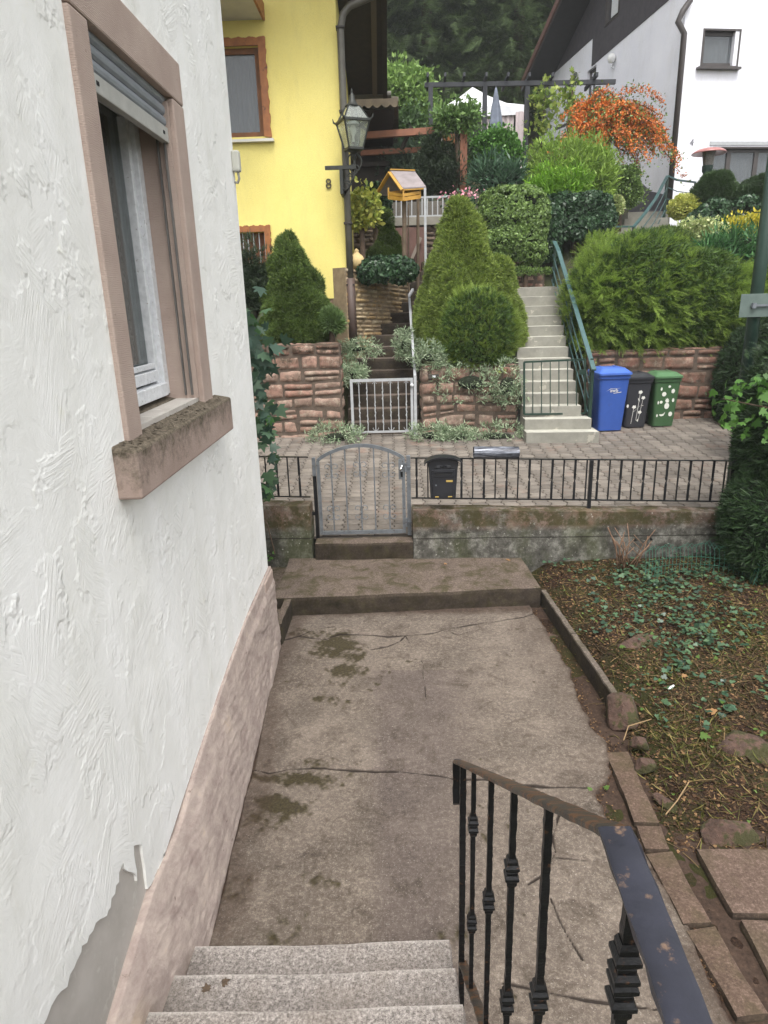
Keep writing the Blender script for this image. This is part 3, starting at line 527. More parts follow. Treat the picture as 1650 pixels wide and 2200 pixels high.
# ================================================================== garden bed
nx, ny = 420, 420; xx = np.linspace(1.2, 6.5, nx); yy = np.linspace(1.2, 7.15, ny); X_, Y_ = np.meshgrid(xx, yy); P = np.stack([X_, Y_, 0*X_], -1); fl = P.reshape(-1, 3)
def bedz(x, y):
    x = np.asarray(x, float); y = np.asarray(y, float); q = np.stack([x, y, 0*x], -1).reshape(-1, 3)
    kx = np.interp(y, [1.2, 2.1, 3.3, 4.44, 6.35, 7.2], [1.42, 1.42, 1.50, 1.56, 1.43, 1.38]); d = x-kx
    rise = np.clip(d/.25, 0, 1)*np.interp(y, [1.2, 3.2, 3.6, 4.5, 7.2], [-.0, .0, .1, .16, .14])+np.clip(d/3, 0, 1)*.12*np.clip((y-3.3)/1, 0, 1)
    return -.035+rise+.022*vnoise(q, 3.2, 61, 4).reshape(x.shape)*np.clip((y-3.0), .15, 1)+.006*vnoise(q, 30, 62, 3).reshape(x.shape)
P[..., 2] = bedz(X_, Y_)
k = NT('litter_covered_soil'); col = k.ramp(k.noise(38, 7, .8), [(.3, s2l((24, 18, 14))), (.5, s2l((48, 35, 27))), (.64, s2l((80, 60, 46))), (.78, s2l((118, 94, 70)))])
col = k.mix(k.ramp(k.noise(1.6, 4, .6), [(.42, 0.0), (.58, .8)]), col, s2l((56, 58, 28))); k.bump(k.noise(60, 6, .8), 1, .015); M_soil = k.fin(col, .95, 0, .2)
o = fastmesh('garden_soil', P.reshape(-1, 3), grid(nx, ny), M_soil, None, True, origin=(0, 0, 0)); tag(o, kind='structure')
kb = [(1.43, 6.32), (1.565, 4.40)]
k_conc = exposed('grey_edging_concrete', (.82, .85, .85), .5)
for (a_, c_, lb) in (((1.43, 6.30), (1.495, 5.36), 'thin concrete edging slab beside the path, the far one touching the long step'), ((1.497, 5.345), (1.565, 4.40), 'thin concrete edging slab beside the path, the near one ending at the red boulder')):
    b = MB(); d = nrm(np.array((c_[0]-a_[0], c_[1]-a_[1], 0))); nrl = np.array((-d[1], d[0], 0))*-1
    pts = [np.array((*a_, 0)), np.array((*c_, 0))]; n = 22; vs = []
    for i in range(n+1):
        p = pts[0]+(pts[1]-pts[0])*i/n; jz = random.uniform(-.006, .004)
        for dx, z in ((-.028, -.15), (-.028, .128+jz), (-.022, .14+jz), (.022, .14+jz), (.028, .128+jz), (.028, -.15)): vs.append(p+np.array((dx, 0, z)))
    b.add(vs, [(i*6+j, i*6+(j+1) % 6, (i+1)*6+(j+1) % 6, (i+1)*6+j) for i in range(n) for j in range(6)]+[(5, 4, 3, 2, 1, 0), tuple(n*6+j for j in range(6))])
    tag(mk('concrete_edging', b, k_conc), lb, 'edging')
# gutter strip and stepping slabs on the near right
M_slab = exposed('brown_weathered_slab', (.80, .70, .66), .4)
M_kerb = exposed('muddy_kerb_stone', (.72, .62, .56), .5); gs = gp([(1322,1612),(1350,1680),(1390,1770),(1412,1828),(1500,1990),(1620,2190)]); wds = .075
segs = [(0, 2), (2, 3), (3, 4), (4, 5)]
for i, (a_, c_) in enumerate(segs):
    p0, p1 = np.array(gs[a_]), np.array(gs[c_]); mid = (p0+p1)/2; L = np.linalg.norm(p1-p0); an = math.atan2(p1[0]-p0[0], p1[1]-p0[1])
    def rt(V, mid=mid, an=an): V = V.copy(); x, y = V[:, 0].copy(), V[:, 1].copy(); V[:, 0] = mid[0]+x*math.cos(an)+y*math.sin(an); V[:, 1] = mid[1]-x*math.sin(an)+y*math.cos(an); return V
    o = roughbox('kerb_stone', (-wds, -L/2+.006, -.1), (wds, L/2-.004, .006), M_kerb, .03, .012, 7, fn=rt)
    tag(o, ('long narrow kerb strip beside the handrail kink, farthest of the row', 'narrow kerb strip just past the soil pocket, second of the row', 'narrow kerb strip beside the square paving slabs', 'nearest narrow kerb strip at the lower right')[i], 'kerb')
M_kerb_ = 0; sl_ = [(G(1470,1845,0), G(1720,1985,0)), (G(1560,2000,0), G(1800,2190,0))]
for i, (x0, y0, x1, y1) in enumerate(((1.60, 2.63, 2.35, 3.05), (1.62, 2.06, 2.4, 2.605), (1.60, 1.45, 2.4, 2.03))):
    o = roughbox('paving_slab', (x0, y0, -.08), (x1, y1, .012), M_slab, .03, .014, 4); tag(o, ('square brown paving slab touching the mossy stone at the bed edge', 'second brown paving slab, in the lower right corner', 'nearest brown paving slab, just below the lower right corner')[i], 'paving slab')
M_red = pm('red_sandstone_boulder', s2l((62, 48, 41)), s2l((112, 86, 74)), 9, .95, 1, 26, .03, spots=s2l((60, 58, 30)), sp_scale=7, sp_thr=.53)
def rock(px_, py_, z, rx, ry, rz, lb, seed, rot=0):
    c = G(px_, py_, z); V, Fs = core((0, 0, 0), (1, 1, 1), 2.6, 40, 28, .0); V = np.clip(V*(1+.22*vnoise(V, 1.5, seed, 2)+.05*vnoise(V, 6, seed+1, 3)+.03*vnoise(V, 14, seed+2, 2))[:, None], (-.95, -.9, -1), (.9, .95, .86)); V[:, 2] += .25*V[:, 0]*math.sin(seed)
    rg_ = np.random.default_rng(seed+40)
    for n_ in nrm(rg_.normal(size=(11, 3))): V = V-n_*np.maximum(0, V@n_-rg_.uniform(.62, .86))[:, None]
    V = V*(1+.02*vnoise(V, 16, seed+3, 3))[:, None]; V = V*np.array((rx, ry, rz)); ca, sa = math.cos(rot), math.sin(rot); V = np.stack([V[:, 0]*ca-V[:, 1]*sa, V[:, 0]*sa+V[:, 1]*ca, V[:, 2]], 1)+c
    tag(fastmesh('rock', V, Fs, M_red, None, True, origin=c), lb, 'rock')
rock(1340, 1535, .05, .13, .15, .14, 'rounded red boulder with moss closing the end of the concrete edging', 1)
rock(1372, 1385, .13, .21, .11, .09, 'flat pinkish sandstone lying among the ivy left of the bed middle', 2, .2)
rock(1590, 1615, .06, .22, .13, .10, 'large red sandstone at the right edge of the bed', 3, -.5)
rock(1565, 1790, -.02, .19, .12, .09, 'mossy sandstone at the corner of the paving slab', 4, .1)
rock(1375, 1600, .05, .07, .06, .05, 'small red stone just below the rounded boulder', 5)
rock(1385, 1645, .03, .07, .07, .05, 'small red stone half buried beside the kerb strip', 6)
rock(1428, 1725, .0, .035, .09, .03, 'pale wedge-shaped stone between kerb strip and soil', 7, .4)
rock(1180, 1368, -.02, .09, .07, .03, 'low flat stone at the dirty path edge beside the edging', 8, .4)
# litter, twigs, grass, ivy: nobody could count them
def bed_pts(n, fn=None, y0=3.05, y1=7.0, x1=4.6):
    x = R.uniform(1.5, x1, n*3); y = R.uniform(y0, y1, n*3); ok = x < 1.9+y*.42
    if fn is not None: ok &= R.uniform(0, 1, n*3) < fn(x, y)
    x = x[ok][:n]; y = y[ok][:n]; return np.stack([x, y, bedz(x, y)], 1)
def stuff(name, parts, mats, label, cat, kind='stuff'):
    V, Fs, mi = merge(parts); o = fastmesh(name, V, Fs, mats, None, False, mi=mi, origin=(3, 5, 0)); return tag(o, label, cat, kind=kind)
def flatA(n): t_ = R.uniform(0, 6.283, n); return np.stack([np.cos(t_), np.sin(t_), R.normal(0, .12, n)], 1)
def upN(n, s_=.3): return nrm(R.normal(size=(n, 3))*s_+np.array((0, 0, 1)))
CHIP = ([(-.5,0,0),(.5,.1,.1),(.4,1,0),(-.3,.9,.12)], [(0,1,2,3)]); STICK = ([(-.02,0,0),(.02,0,0),(.025,.5,.04),(.015,1,0),(-.015,1,0),(-.02,.5,.04)], [(0,1,2,3,4,5)])
M_chip = leafmat('bark_litter', [s2l(c) for c in ((40, 29, 23), (88, 66, 48), (54, 40, 31), (134, 106, 76), (64, 50, 38), (44, 33, 26))], .9, 0, 0, .15)
M_straw = leafmat('dry_straw', [s2l(c) for c in ((126, 106, 74), (80, 66, 46), (98, 82, 58), (56, 45, 34))], .8, .05, 0, .2)
P1 = bed_pts(26000); n = len(P1); c1 = scatter(CHIP[0], CHIP[1], P1+R.uniform(0, .008, (n, 1))*np.array((0, 0, 1)), flatA(n), upN(n, .4), R.uniform(.008, .024, n))
P2 = bed_pts(2800, lambda x, y: np.clip(1.3-(y-3)*.2, .3, 1)); n = len(P2); c2 = scatter(STICK[0], STICK[1], P2+np.array((0, 0, .006)), flatA(n), upN(n, .3), R.uniform(.04, .16, n))
# litter that has spilled on the path edge
ed_y = R.uniform(2.2, 6.15, 2400); ed_x = np.interp(ed_y, ey, ex)+np.abs(R.normal(0, .05, 2400)); P3 = np.stack([ed_x, ed_y, np.full(2400, -.015)], 1); c3 = scatter(CHIP[0], CHIP[1], P3, flatA(2400), upN(2400, .4), R.uniform(.004, .014, 2400))
stuff('bark_litter', [c1, c2, c3], [M_chip, M_straw, M_chip], 'brown bark chips, dry stalks and crumbs covering the soil', 'litter')
M_ivy = leafmat('ivy_leaves', [s2l(c) for c in ((40, 60, 46), (54, 80, 60), (68, 96, 72), (86, 112, 78), (46, 68, 54))], .38, .12, 0, .45)
M_lime = leafmat('lime_leaves', [s2l(c) for c in ((96, 124, 58), (78, 104, 48), (112, 136, 72))], .45, .25)
def ivyden(x, y):
    px_, py_ = pixn(np.stack([x, y, 0*x+.1], 1)); d = np.zeros_like(x)
    for cx, cy, rx, ry, s_ in ((1400,1300,120,70,1),(1480,1360,90,80,.9),(1330,1250,90,30,.6),(1560,1280,80,50,.5),(1450,1430,50,60,.8),(1600,1500,60,60,.6),(1280,1230,30,30,.4),(1620,1700,50,80,.3),(1450,1240,160,25,.8)): d = np.maximum(d, s_*np.exp(-((px_-cx)/rx)**2-((py_-cy)/ry)**2))
    return d**1.3
st0 = bed_pts(300, ivyden, 3.2, 7.0); pos_ = []; stems_ = []
for p_ in st0:
    an_ = R.uniform(0, 6.283); q_ = p_[:2].copy(); L_n = int(R.uniform(6, 17)); tr_ = []
    for k_ in range(L_n):
        an_ += R.normal(0, .45); q_ = q_+.036*np.array((math.cos(an_), math.sin(an_))); tr_.append(q_.copy()); pos_.append(q_+.024*((-1)**k_)*np.array((-math.sin(an_), math.cos(an_))))
    stems_.append(np.array(tr_))
pos_ = np.array(pos_); pos_ = pos_[(pos_[:, 0] > 1.56) & (pos_[:, 1] < 7.05)]; P1 = np.stack([pos_[:, 0], pos_[:, 1], bedz(pos_[:, 0], pos_[:, 1])], 1); n = len(P1); iv = scatter(IVY[0], IVY[1], P1+np.stack([0*P1[:, 0], 0*P1[:, 0], R.uniform(.015, .075, n)], 1), flatA(n), upN(n, .4), R.uniform(.022, .056, n))
SA = np.concatenate([t_[:-1] for t_ in stems_]); SB = np.concatenate([t_[1:] for t_ in stems_]); d_ = SB-SA; sp_ = np.stack([SA[:, 0], SA[:, 1], bedz(SA[:, 0], SA[:, 1])+.02], 1); ivs = scatter([(-.05, 0, 0), (.05, 0, 0), (.05, 1.1, 0), (-.05, 1.1, 0)], [(0, 1, 2, 3)], sp_, np.stack([d_[:, 0], d_[:, 1], 0*d_[:, 0]], 1), upN(len(sp_), .1), np.full(len(sp_), .036))
P2 = bed_pts(260, None, 3.2, 7.0); n = len(P2); iv2 = scatter(IVY[0], IVY[1], P2+np.array((0, 0, .03)), flatA(n), upN(n, .5), R.uniform(.012, .036, n))
stuff('ivy_ground_cover', [iv, iv2, ivs], [M_ivy, M_lime, M_straw], 'grey-green ivy leaves creeping over the bed soil', 'ivy')
M_grass = leafmat('bed_grass', [s2l(c) for c in ((96, 106, 44), (132, 122, 66), (84, 96, 40), (150, 134, 84), (110, 112, 50))], .6, .2)
def grden(x, y):
    px_, py_ = pixn(np.stack([x, y, 0*x], 1)); d = np.zeros_like(x)
    for cx, cy, rx, ry, s_ in ((1440,1600,80,50,1),(1500,1640,110,60,.9),(1580,1380,80,60,.7),(1430,1490,60,25,.8),(1530,1700,90,50,.6),(1540,1760,50,20,.8),(1600,1440,80,60,.4)): d = np.maximum(d, s_*np.exp(-((px_-cx)/rx)**2-((py_-cy)/ry)**2))
    return d
P1 = bed_pts(8000, lambda x, y: np.maximum(grden(x, y), .10)); n = len(P1); A = nrm(flatA(n)*R.uniform(.6, 1.6, (n, 1))+np.array((0, 0, .55))); gr = scatter(GRASS[0], GRASS[1], P1, A, R.normal(size=(n, 3)), R.uniform(.03, .11, n))
stuff('dry_grass', [gr], [M_grass], 'thin yellow-green grass tufts matted over the bed', 'grass')
M_deadleaf = leafmat('fallen_leaf', [s2l((140, 100, 66)), s2l((154, 120, 80)), s2l((120, 80, 54))], .7, .15)
for (px_, py_, s_, mt, lb) in ((1465,1450,.045,M_deadleaf,'orange-brown fallen leaf on the bed beside the white scrap'),(1538,1530,.07,M_deadleaf,'large tan maple leaf on the bed'),(1332,1388,.05,M_lime,'pale yellow leaf lying against the flat sandstone'),(1505,1578,.07,M_lime,'curled light green leaf near the large red sandstone'),(1525,1208,.07,M_deadleaf,'pale tan leaf at the foot of the boundary wall'),(1090,1203,.05,M_deadleaf,'small orange leaf on the right end of the long slab'),(958,1210,.035,M_deadleaf,'tiny brown leaf in the middle of the long slab'),(1308,1692,.04,M_lime,'pale green leaf in the soil pocket beside the kerb'),(1268,1692,.03,M_lime,'tiny pale leaf at the end of the path crack')):
    c = G(px_, py_, .05 if px_ > 1300 and py_ < 1600 else .0)
    c[2] = .20 if py_ in (1203, 1210) else max(.012, float(bedz(np.array([c[0]]), np.array([c[1]]))[0])+.03) if px_ > 1320 else .006
    c = G(px_, py_, c[2]); V, Fs = scatter(MAPLE[0], MAPLE[1], np.array([c]), flatA(1), np.array([(.1, -.2, 1)]), s_); tag(fastmesh('fallen_leaf', V, Fs, mt, origin=c), lb, 'leaf')
c = G(1442, 1478, .16); b = MB(); b.prism([(-.03,0),(-.01,.012),(.025,.014),(.035,.004),(.01,-.008)], c, nrm((1, .5, .1)), nrm((0, .7, .7)), EZ, 0, .003); tag(mk('paper_scrap', b, pm('white_paper', (.75, .76, .74), rough=.7, bump=0)), 'small white paper scrap lying on the bed', 'scrap')
# prunings of a bare shrub and the wire netting round it
M_twig = pm('reddish_bare_twig', s2l((96, 72, 56)), s2l((130, 102, 80)), 30, .8, .3)
c = G(1345, 1225, .16); cs = thing('bare_shrub', c, 'bare cut-back shrub stems standing in front of the boundary wall', 'shrub')
b = MB()
for i in range(13):
    t_ = random.uniform(0, 6.28); l_ = random.uniform(.25, .55); q = c+np.array((random.uniform(-.1, .1), random.uniform(-.08, .08), 0)); e1 = q+np.array((math.cos(t_)*.12, math.sin(t_)*.06, l_*.55)); e2 = e1+np.array((math.cos(t_+.6)*.12, math.sin(t_+.6)*.05, l_*.35)); b.tube([q, e1, e2], [.008, .006, .004], 5)
    if i % 2: b.tube([e1, e1+np.array((-math.cos(t_)*.12, 0, .12))], [.005, .003], 5)
mk('stem', b, M_twig, cs, True)
M_net = pm('green_coated_wire', s2l((44, 92, 76)), s2l((60, 110, 92)), 20, .5, 0)
c = G(1470, 1240, .18); b = MB(); x0 = c[0]-.42; x1 = c[0]+.52; yb = c[1]-.05; netpts = []
for i in range(24):
    x = x0+(x1-x0)*i/23; bow = .16*math.sin(math.pi*i/23); sag = .05*math.sin(i*1.3)*.4; b.tube([(x, yb+bow, .12), (x+.008, yb+bow+.02, .35+sag), (x, yb+bow+.04, .46+sag+.02*math.sin(i*.5))], .0028, 4); netpts.append((x, yb+bow+.04, .46+sag+.02*math.sin(i*.5)))
for i in range(22):
    x, y, z = netpts[i]; x2, y2, z2 = netpts[i+2]; b.tube([(x, y, z-.005), ((x*.6+x2*.4), y, z+.035), (x2, y2, z2-.005)], .003, 4)
for z in (.2, .28, .36): b.tube([(x0+(x1-x0)*i/12, yb+.16*math.sin(math.pi*i/12)+.01, z) for i in range(13)], .0024, 4)
for i in range(9):
    z = .15+.04*i; b.tube([(x1+.02, yb-.02, z), (x1+.06, yb-.14, z+.01), (x1+.03, yb-.3, z)], .0024, 4)
for i in range(6): b.tube([(x1+.02+.03*math.sin(i), yb-.05*i-.02, .12), (x1+.05, yb-.05*i-.02, .5-.02*i)], .0028, 4)
tag(mk('wire_netting', b, M_net), 'sagging low green wire border netting in front of the mossy wall', 'netting')
M_stalk = pm('dry_stalk', s2l((140, 116, 84)), rough=.8, bump=0)
for i, (pts, lb) in enumerate(((((1430,1850-100),(1455,1720),(1480,1680)), 'long dry stalk arching by the paving slab'), (((1340,1590),(1350,1560),(1400,1545)), 'curved dry stem by the small red stones'), (((1240,1240),(1275,1290),(1300,1310)), 'straight dry stick on the litter near the edging'))):
    q = [G(x, y, .08) for x, y in pts]; b = MB(); b.tube(q, .004, 5); tag(mk('dry_stalk', b, M_stalk), lb, 'stalk')
# ================================================================== boundary wall, fence, gate
def wallmat():
    k = NT('moss_streaked_concrete_wall'); col = k.ramp(k.noise(9, 7, .75), [(.30, s2l((48, 46, 41))), (.5, s2l((90, 88, 82))), (.70, s2l((148, 146, 138)))])
    sp = k.n('SeparateXYZ'); k.l(k.tc.outputs['Object'], sp.inputs[0]); z = sp.outputs[2]
    g = k.ramp(k.noise(1.5, 5, .65, k.mapping((1, 1, .45))), [(.5, 0.0), (.64, 1.0)]); col = k.mix(k.math('MULTIPLY', g, .5), col, s2l((72, 78, 42)))
    dk = k.ramp(k.noise(2.4, 6, .75, k.mapping((1, 1, .35))), [(.5, 0.0), (.68, 1.0)]); col = k.mix(k.math('MULTIPLY', dk, .72), col, s2l((44, 42, 36)))
    rd = k.math('MULTIPLY', k.ramp(z, [(.50, 0.0), (.58, 1.0)]), k.ramp(k.noise(5, 5, .7), [(.4, .2), (.6, 1.0)])); col = k.mix(k.math('MULTIPLY', rd, .6), col, s2l((122, 96, 82)))
    spk = k.ramp(k.noise(34, 3, .6), [(.66, 0.0), (.71, 1.0)]); col = k.mix(k.math('MULTIPLY', spk, .6), col, s2l((186, 184, 174)))
    jl = k.ramp(k.math('ABSOLUTE', k.math('SUBTRACT', k.math('MULTIPLY_ADD', k.noise(14, 4, .6), .02, z), .44)), [(.003, 1.0), (.009, 0.0)]); col = k.mix(k.math('MULTIPLY', jl, .85), col, s2l((36, 33, 28)))
    top = k.math('MULTIPLY', k.ramp(z, [(.545, 0.0), (.575, 1.0)]), k.ramp(k.noise(6, 6, .75), [(.45, 0.0), (.55, 1.0)])); col = k.mix(k.math('MULTIPLY', top, .8), col, s2l((58, 56, 28)))
    k.bump(k.noise(60, 7, .8), .6, .01); return k.fin(col, .93, 0, .2)
M_wall = wallmat()
def lowtop(V): V = V.copy(); V[:, 2] -= np.where(V[:, 2] > .4, (V[:, 0]+.5)*.024, 0); V[:, 1] -= (V[:, 0]*.02); return V
def joint(V): V = lowtop(V); s_ = np.exp(-((V[:, 2]-.475-V[:, 0]*0)/.010)**2)*(V[:, 1] < 7.25); V[:, 1] += s_*.016; return V
o = roughbox('boundary_wall', (.13, 7.12, .0), (7.5, 7.34, .775), M_wall, .035, .007, 8, fn=joint); tag(o, 'long mossy concrete garden wall right of the gate, under the black fence', 'wall')
o = roughbox('boundary_wall', (-3.2, 7.18, .0), (-1.0, 7.42, .80), M_wall, .035, .008, 8, fn=lowtop); tag(o, 'short dark stained concrete wall between the house and the gate', 'wall')
M_blk = pm('black_fence_paint', s2l((34, 35, 38)), s2l((24, 25, 27)), 14, .4, .2, 60, .002, .3, spots=s2l((90, 74, 62)), sp_scale=20, sp_thr=.7)
M_zinc = pm('grey_zinc_steel', s2l((132, 137, 142)), s2l((108, 113, 118)), 16, .45, .25, 50, .002, .45, spots=s2l((92, 88, 84)), sp_scale=24, sp_thr=.66)
def zr(x): return 1.318-.0285*(x-.22)
def fy(x): return 7.24-.02*x
def fence(x0, x1, posts, name, label, bars_px=None):
    t_ = thing(name, (x0, fy(x0), .75), label, 'fence')
    b = MB(); b.bar((x0, fy(x0), zr(x0)), (x1, fy(x1), zr(x1)), .028, .010); mk('top_rail', b, M_blk, t_)
    b = MB(); b.bar((x0, fy(x0), zr(x0)-.455), (x1, fy(x1), zr(x1)-.455), .024, .012); mk('bottom_rail', b, M_blk, t_)
    for p in posts: b = MB(); b.box((p-.019, fy(p)-.019, .68), (p+.019, fy(p)+.019, zr(p)-.0065)); mk('post', b, M_blk, t_, bevel=.003)
    x = x0+.06; i = 0; pl = {}
    while x < x1-.03:
        if min([abs(x-p) for p in posts]+[9]) > .035:
            z1 = zr(x)-.0065; z0 = zr(x)-.448; key = i % 2
            if key not in pl:
                b = MB()
                if key: b.box((x-.007, fy(x)-.007, z0), (x+.007, fy(x)+.007, z1))
                else:
                    vs = []; fs = []; n = 30; zc = (z0+z1)/2
                    for j in range(n+1):
                        z = z0+(z1-z0)*j/n; tw_ = math.pi*np.clip((z-zc)/.10+.5, 0, 1); w_ = .012; h_ = .005
                        for a_, c_ in ((-1,-1),(1,-1),(1,1),(-1,1)): vs.append((x+a_*w_*math.cos(tw_)-c_*h_*math.sin(tw_), fy(x)+a_*w_*math.sin(tw_)+c_*h_*math.cos(tw_), z))
                    fs = [(j*4+q, j*4+(q+1) % 4, (j+1)*4+(q+1) % 4, (j+1)*4+q) for j in range(n) for q in range(4)]+[(3,2,1,0), tuple(n*4+q for q in range(4))]; b.add(vs, fs)
                o_ = mk('baluster', b, M_blk, t_); pl[key] = (o_, np.array((x, fy(x), z1)))
            else: o_, q = pl[key]; rep(o_, 'baluster', t_, np.array((x, fy(x), z1))-q)
        x += .1235; i += 1
    return t_
fence(-2.9, -1.0, [], 'iron_fence', 'short black iron fence panel between the house corner and the arched gate')
fence(.13, 5.6, [2.09, 3.6, 5.5], 'iron_fence', 'long black iron fence with twisted bars on the mossy garden wall')
# arched gate
gt = thing('arched_gate', (-.42, 7.33, .42), 'grey steel garden gate with arched top and scrolls, in the boundary wall', 'gate')
gx0, gx1, gy, gz0, gz1, gza = -.905, .045, 7.33, .445, 1.30, 1.455
arc = [(gx0+(gx1-gx0)*i/24, gz1+(gza-gz1)*math.sin(math.pi*i/24)**.8) for i in range(25)]
def arcz(x): return float(np.interp(x, [p[0] for p in arc], [p[1] for p in arc]))
b = MB()
for (x_a, z_a), (x_b, z_b) in zip(arc[:-1], arc[1:]): b.bar((x_a, gy, z_a), (x_b+.002, gy, z_b), .03, .036)
b.box((gx0-.018, gy-.015, gz0-.018), (gx0+.018, gy+.015, gz1)); b.box((gx1-.018, gy-.0155, gz0-.018), (gx1+.018, gy+.0155, gz1)); b.box((gx0+.02, gy-.0145, gz0-.02), (gx1-.02, gy+.0145, gz0+.02)); mk('gate_frame', b, M_zinc, gt)
bx = [D(p, 1050, gy)[0] for p in (714, 744, 775, 805, 836)]
for x in bx: b = MB(); b.box((x-.007, gy-.007, gz0+.022), (x+.007, gy+.007, arcz(x)-.012)); mk('gate_bar', b, M_zinc, gt)
def scroll(mb, cx, cz, sx, sz, s_=.085, r=.0042, y=None):
    y = gy-.0 if y is None else y; pts = []
    for i in range(26):
        t_ = i/25; an = .2+t_*5.4; rad = s_*.42*(1-.62*t_); ox, oz = s_*.5, s_*.55
        pts.append((cx+sx*(ox-rad*math.cos(an)), y, cz+sz*(oz+rad*math.sin(an)*1.0)))
    pts = [(cx+sx*.006, y, cz+sz*.008)]+pts; mb.tube(pts, r, 6)
for x, zu in ((bx[0], 1.17), (bx[2], 1.185), (bx[4], 1.17)):
    for zc in (zu, .68):
        b = MB()
        for sx in (-1, 1):
            for sz in (-1, 1): scroll(b, x, zc, sx, sz, .09)
        b.box((x-.011, gy-.011, zc-.008), (x+.011, gy+.011, zc+.008)); mk('scroll', b, M_zinc, gt, smooth=True)
lk = D(857, 1005, gy)
o = mk('lock_case', MB().box((lk[0]-.005, gy-.022, lk[2]-.13), (gx1-.0185, gy+.022, lk[2]+.10)), M_zinc, gt, bevel=.003)
M_chrome = pm('polished_metal', (.8, .8, .8), rough=.12, bump=0, metal=1.0)
b = MB(); hx = lk[0]+.02; b.tube([(hx, gy-.022, lk[2]), (hx, gy-.06, lk[2])], .009, 10).tube([(hx+.01, gy-.062, lk[2]+.02), (hx, gy-.068, lk[2]), (hx-.015, gy-.066, lk[2]-.012)], [.012, .015, .012], 10).tube([(hx+.012, gy-.022, lk[2]+.018), (hx+.012, gy-.028, lk[2]+.018)], .017, 12); mk('door_knob', b, M_chrome, o, True)
b = MB(); b.prism([(-.012, -.05), (.012, -.05), (.012, .01), (-.012, .01)], (hx+.01, gy-.0225, lk[2]-.05), EX, EZ, EY, -.004, 0); mk('keyhole_plate', b, M_iron, o)
b = MB(); b.box((.082, gy-.02, .4), (.125, gy+.02, 1.33)); po = mk('hinge_post', b, M_zinc, gt, bevel=.003)
b = MB()
for z in (.56, 1.2): b.tube([(.07, gy-.03, z-.05), (.07, gy-.03, z+.05)], .017, 10).box((.07, gy-.034, z-.01), (.13, gy-.019, z+.01))
mk('hinge', b, M_zinc, po)
b = MB(); b.box((gx0-.065, gy-.02, .37), (gx0-.025, gy+.02, 1.12)).box((gx0-.16, gy-.012, .66), (gx0-.065, gy+.012, .70)); mk('latch_post', b, M_blk, gt, bevel=.003)
b = MB(); b.box((gx0-.065, gy-.018, 1.121), (gx0-.027, gy+.018, 1.33)); mk('latch_post', b, M_zinc, gt, bevel=.003)
# mailbox
M_mb = pm('black_mailbox_paint', s2l((46, 47, 52)), s2l((36, 37, 41)), 9, .38, .15, 90, .001, .2); M_gold = pm('brass_label', s2l((196, 168, 92)), rough=.4, bump=0, metal=.3)
ml = D(912, 1075, 7.10); mr = D(992, 1075, 7.10); cx = .475; mz = .885; mt = thing('mailbox', (cx, 7.14, mz), 'black arched metal letterbox hung on the fence right of the gate', 'mailbox')
def pr(pts): return pts
ou = [(-.135, -.0), (.135, -.0), (.155, .34), (.165, .40)]+[(.165*math.cos(t_), .40+.05*math.sin(t_)) for t_ in np.linspace(.15, math.pi-.15, 11)]+[(-.165, .40), (-.155, .34)]
b = MB(); b.prism(ou, (cx, 7.10, mz), EX, EZ, EY, 0, .10); mk('housing', b, M_mb, mt, bevel=.004)
b = MB(); rf = [(-.205, .385), (-.20, .378)]+[(.2*math.cos(t_), .385+.075*math.sin(t_)) for t_ in np.linspace(math.pi-.08, .08, 13)]+[(.205, .385)]+[(.205*math.cos(t_), .395+.08*math.sin(t_)) for t_ in np.linspace(.06, math.pi-.06, 13)]
b.prism(rf, (cx, 7.06, mz), EX, EZ, EY, 0, .15); mk('hood', b, M_mb, mt)
b = MB(); b.prism([(-.112, .01), (.112, .01), (.125, .33), (-.125, .33)], (cx, 7.085, mz), EX, EZ, EY, 0, .014); dr = mk('door', b, M_mb, mt, bevel=.003)
b = MB(); b.box((cx-.095, 7.0825, mz+.27), (cx+.095, 7.0845, mz+.30)); mk('letter_slot', b, M_dark, dr)
b = MB(); b.box((cx-.105, 7.074, mz+.305), (cx+.105, 7.0845, mz+.312)).box((cx-.108, 7.078, mz+.255), (cx+.108, 7.0845, mz+.262)); mk('flap_edge', b, M_mb, dr)
b = MB(); b.box((cx+.03, 7.08, mz+.195), (cx+.10, 7.0845, mz+.215)).box((cx-.09, 7.08, mz+.025), (cx-.05, 7.0845, mz+.035)).box((cx+.05, 7.08, mz+.025), (cx+.095, 7.0845, mz+.035)); mk('name_plate', b, M_gold, dr)
b = MB(); b.tube([(cx-.08, 7.085, mz+.16), (cx-.08, 7.078, mz+.16)], .009, 12); mk('lock', b, M_zinc, dr)
b = MB()
for sx in (-1, 1): scroll(b, cx, mz+.345, sx, .35, .10, .004, 7.09); scroll(b, cx+sx*.09, mz+.345, -sx, .35, .07, .0035, 7.09)
mk('scroll', b, M_mb, mt, smooth=True)
k = NT('scuffed_tube'); v = k.mapping((.9, 1, 9)); col = k.ramp(k.noise(7, 6, .7, v), [(.42, s2l((44, 45, 52))), (.54, s2l((96, 99, 108))), (.68, s2l((150, 154, 164)))]); k.bump(k.noise(40, 4, .6), .2, .003); M_tube = k.fin(col, .4, .3)
b = MB(); c0 = D(1018, 975, 7.18); c1 = D(1115, 975, 7.18); z = zr(1.05)+.071
pts = []; r_ = .068; n = 24; vs = []
for x, rr_ in ((c0[0], r_), (c1[0], r_), (c1[0], r_-.006), (c0[0], r_-.006)):
    for q in range(n): t_ = 6.2832*q/n; vs.append((x, 7.2+rr_*math.cos(t_), z-(x-1.05)*.028+rr_*math.sin(t_)))
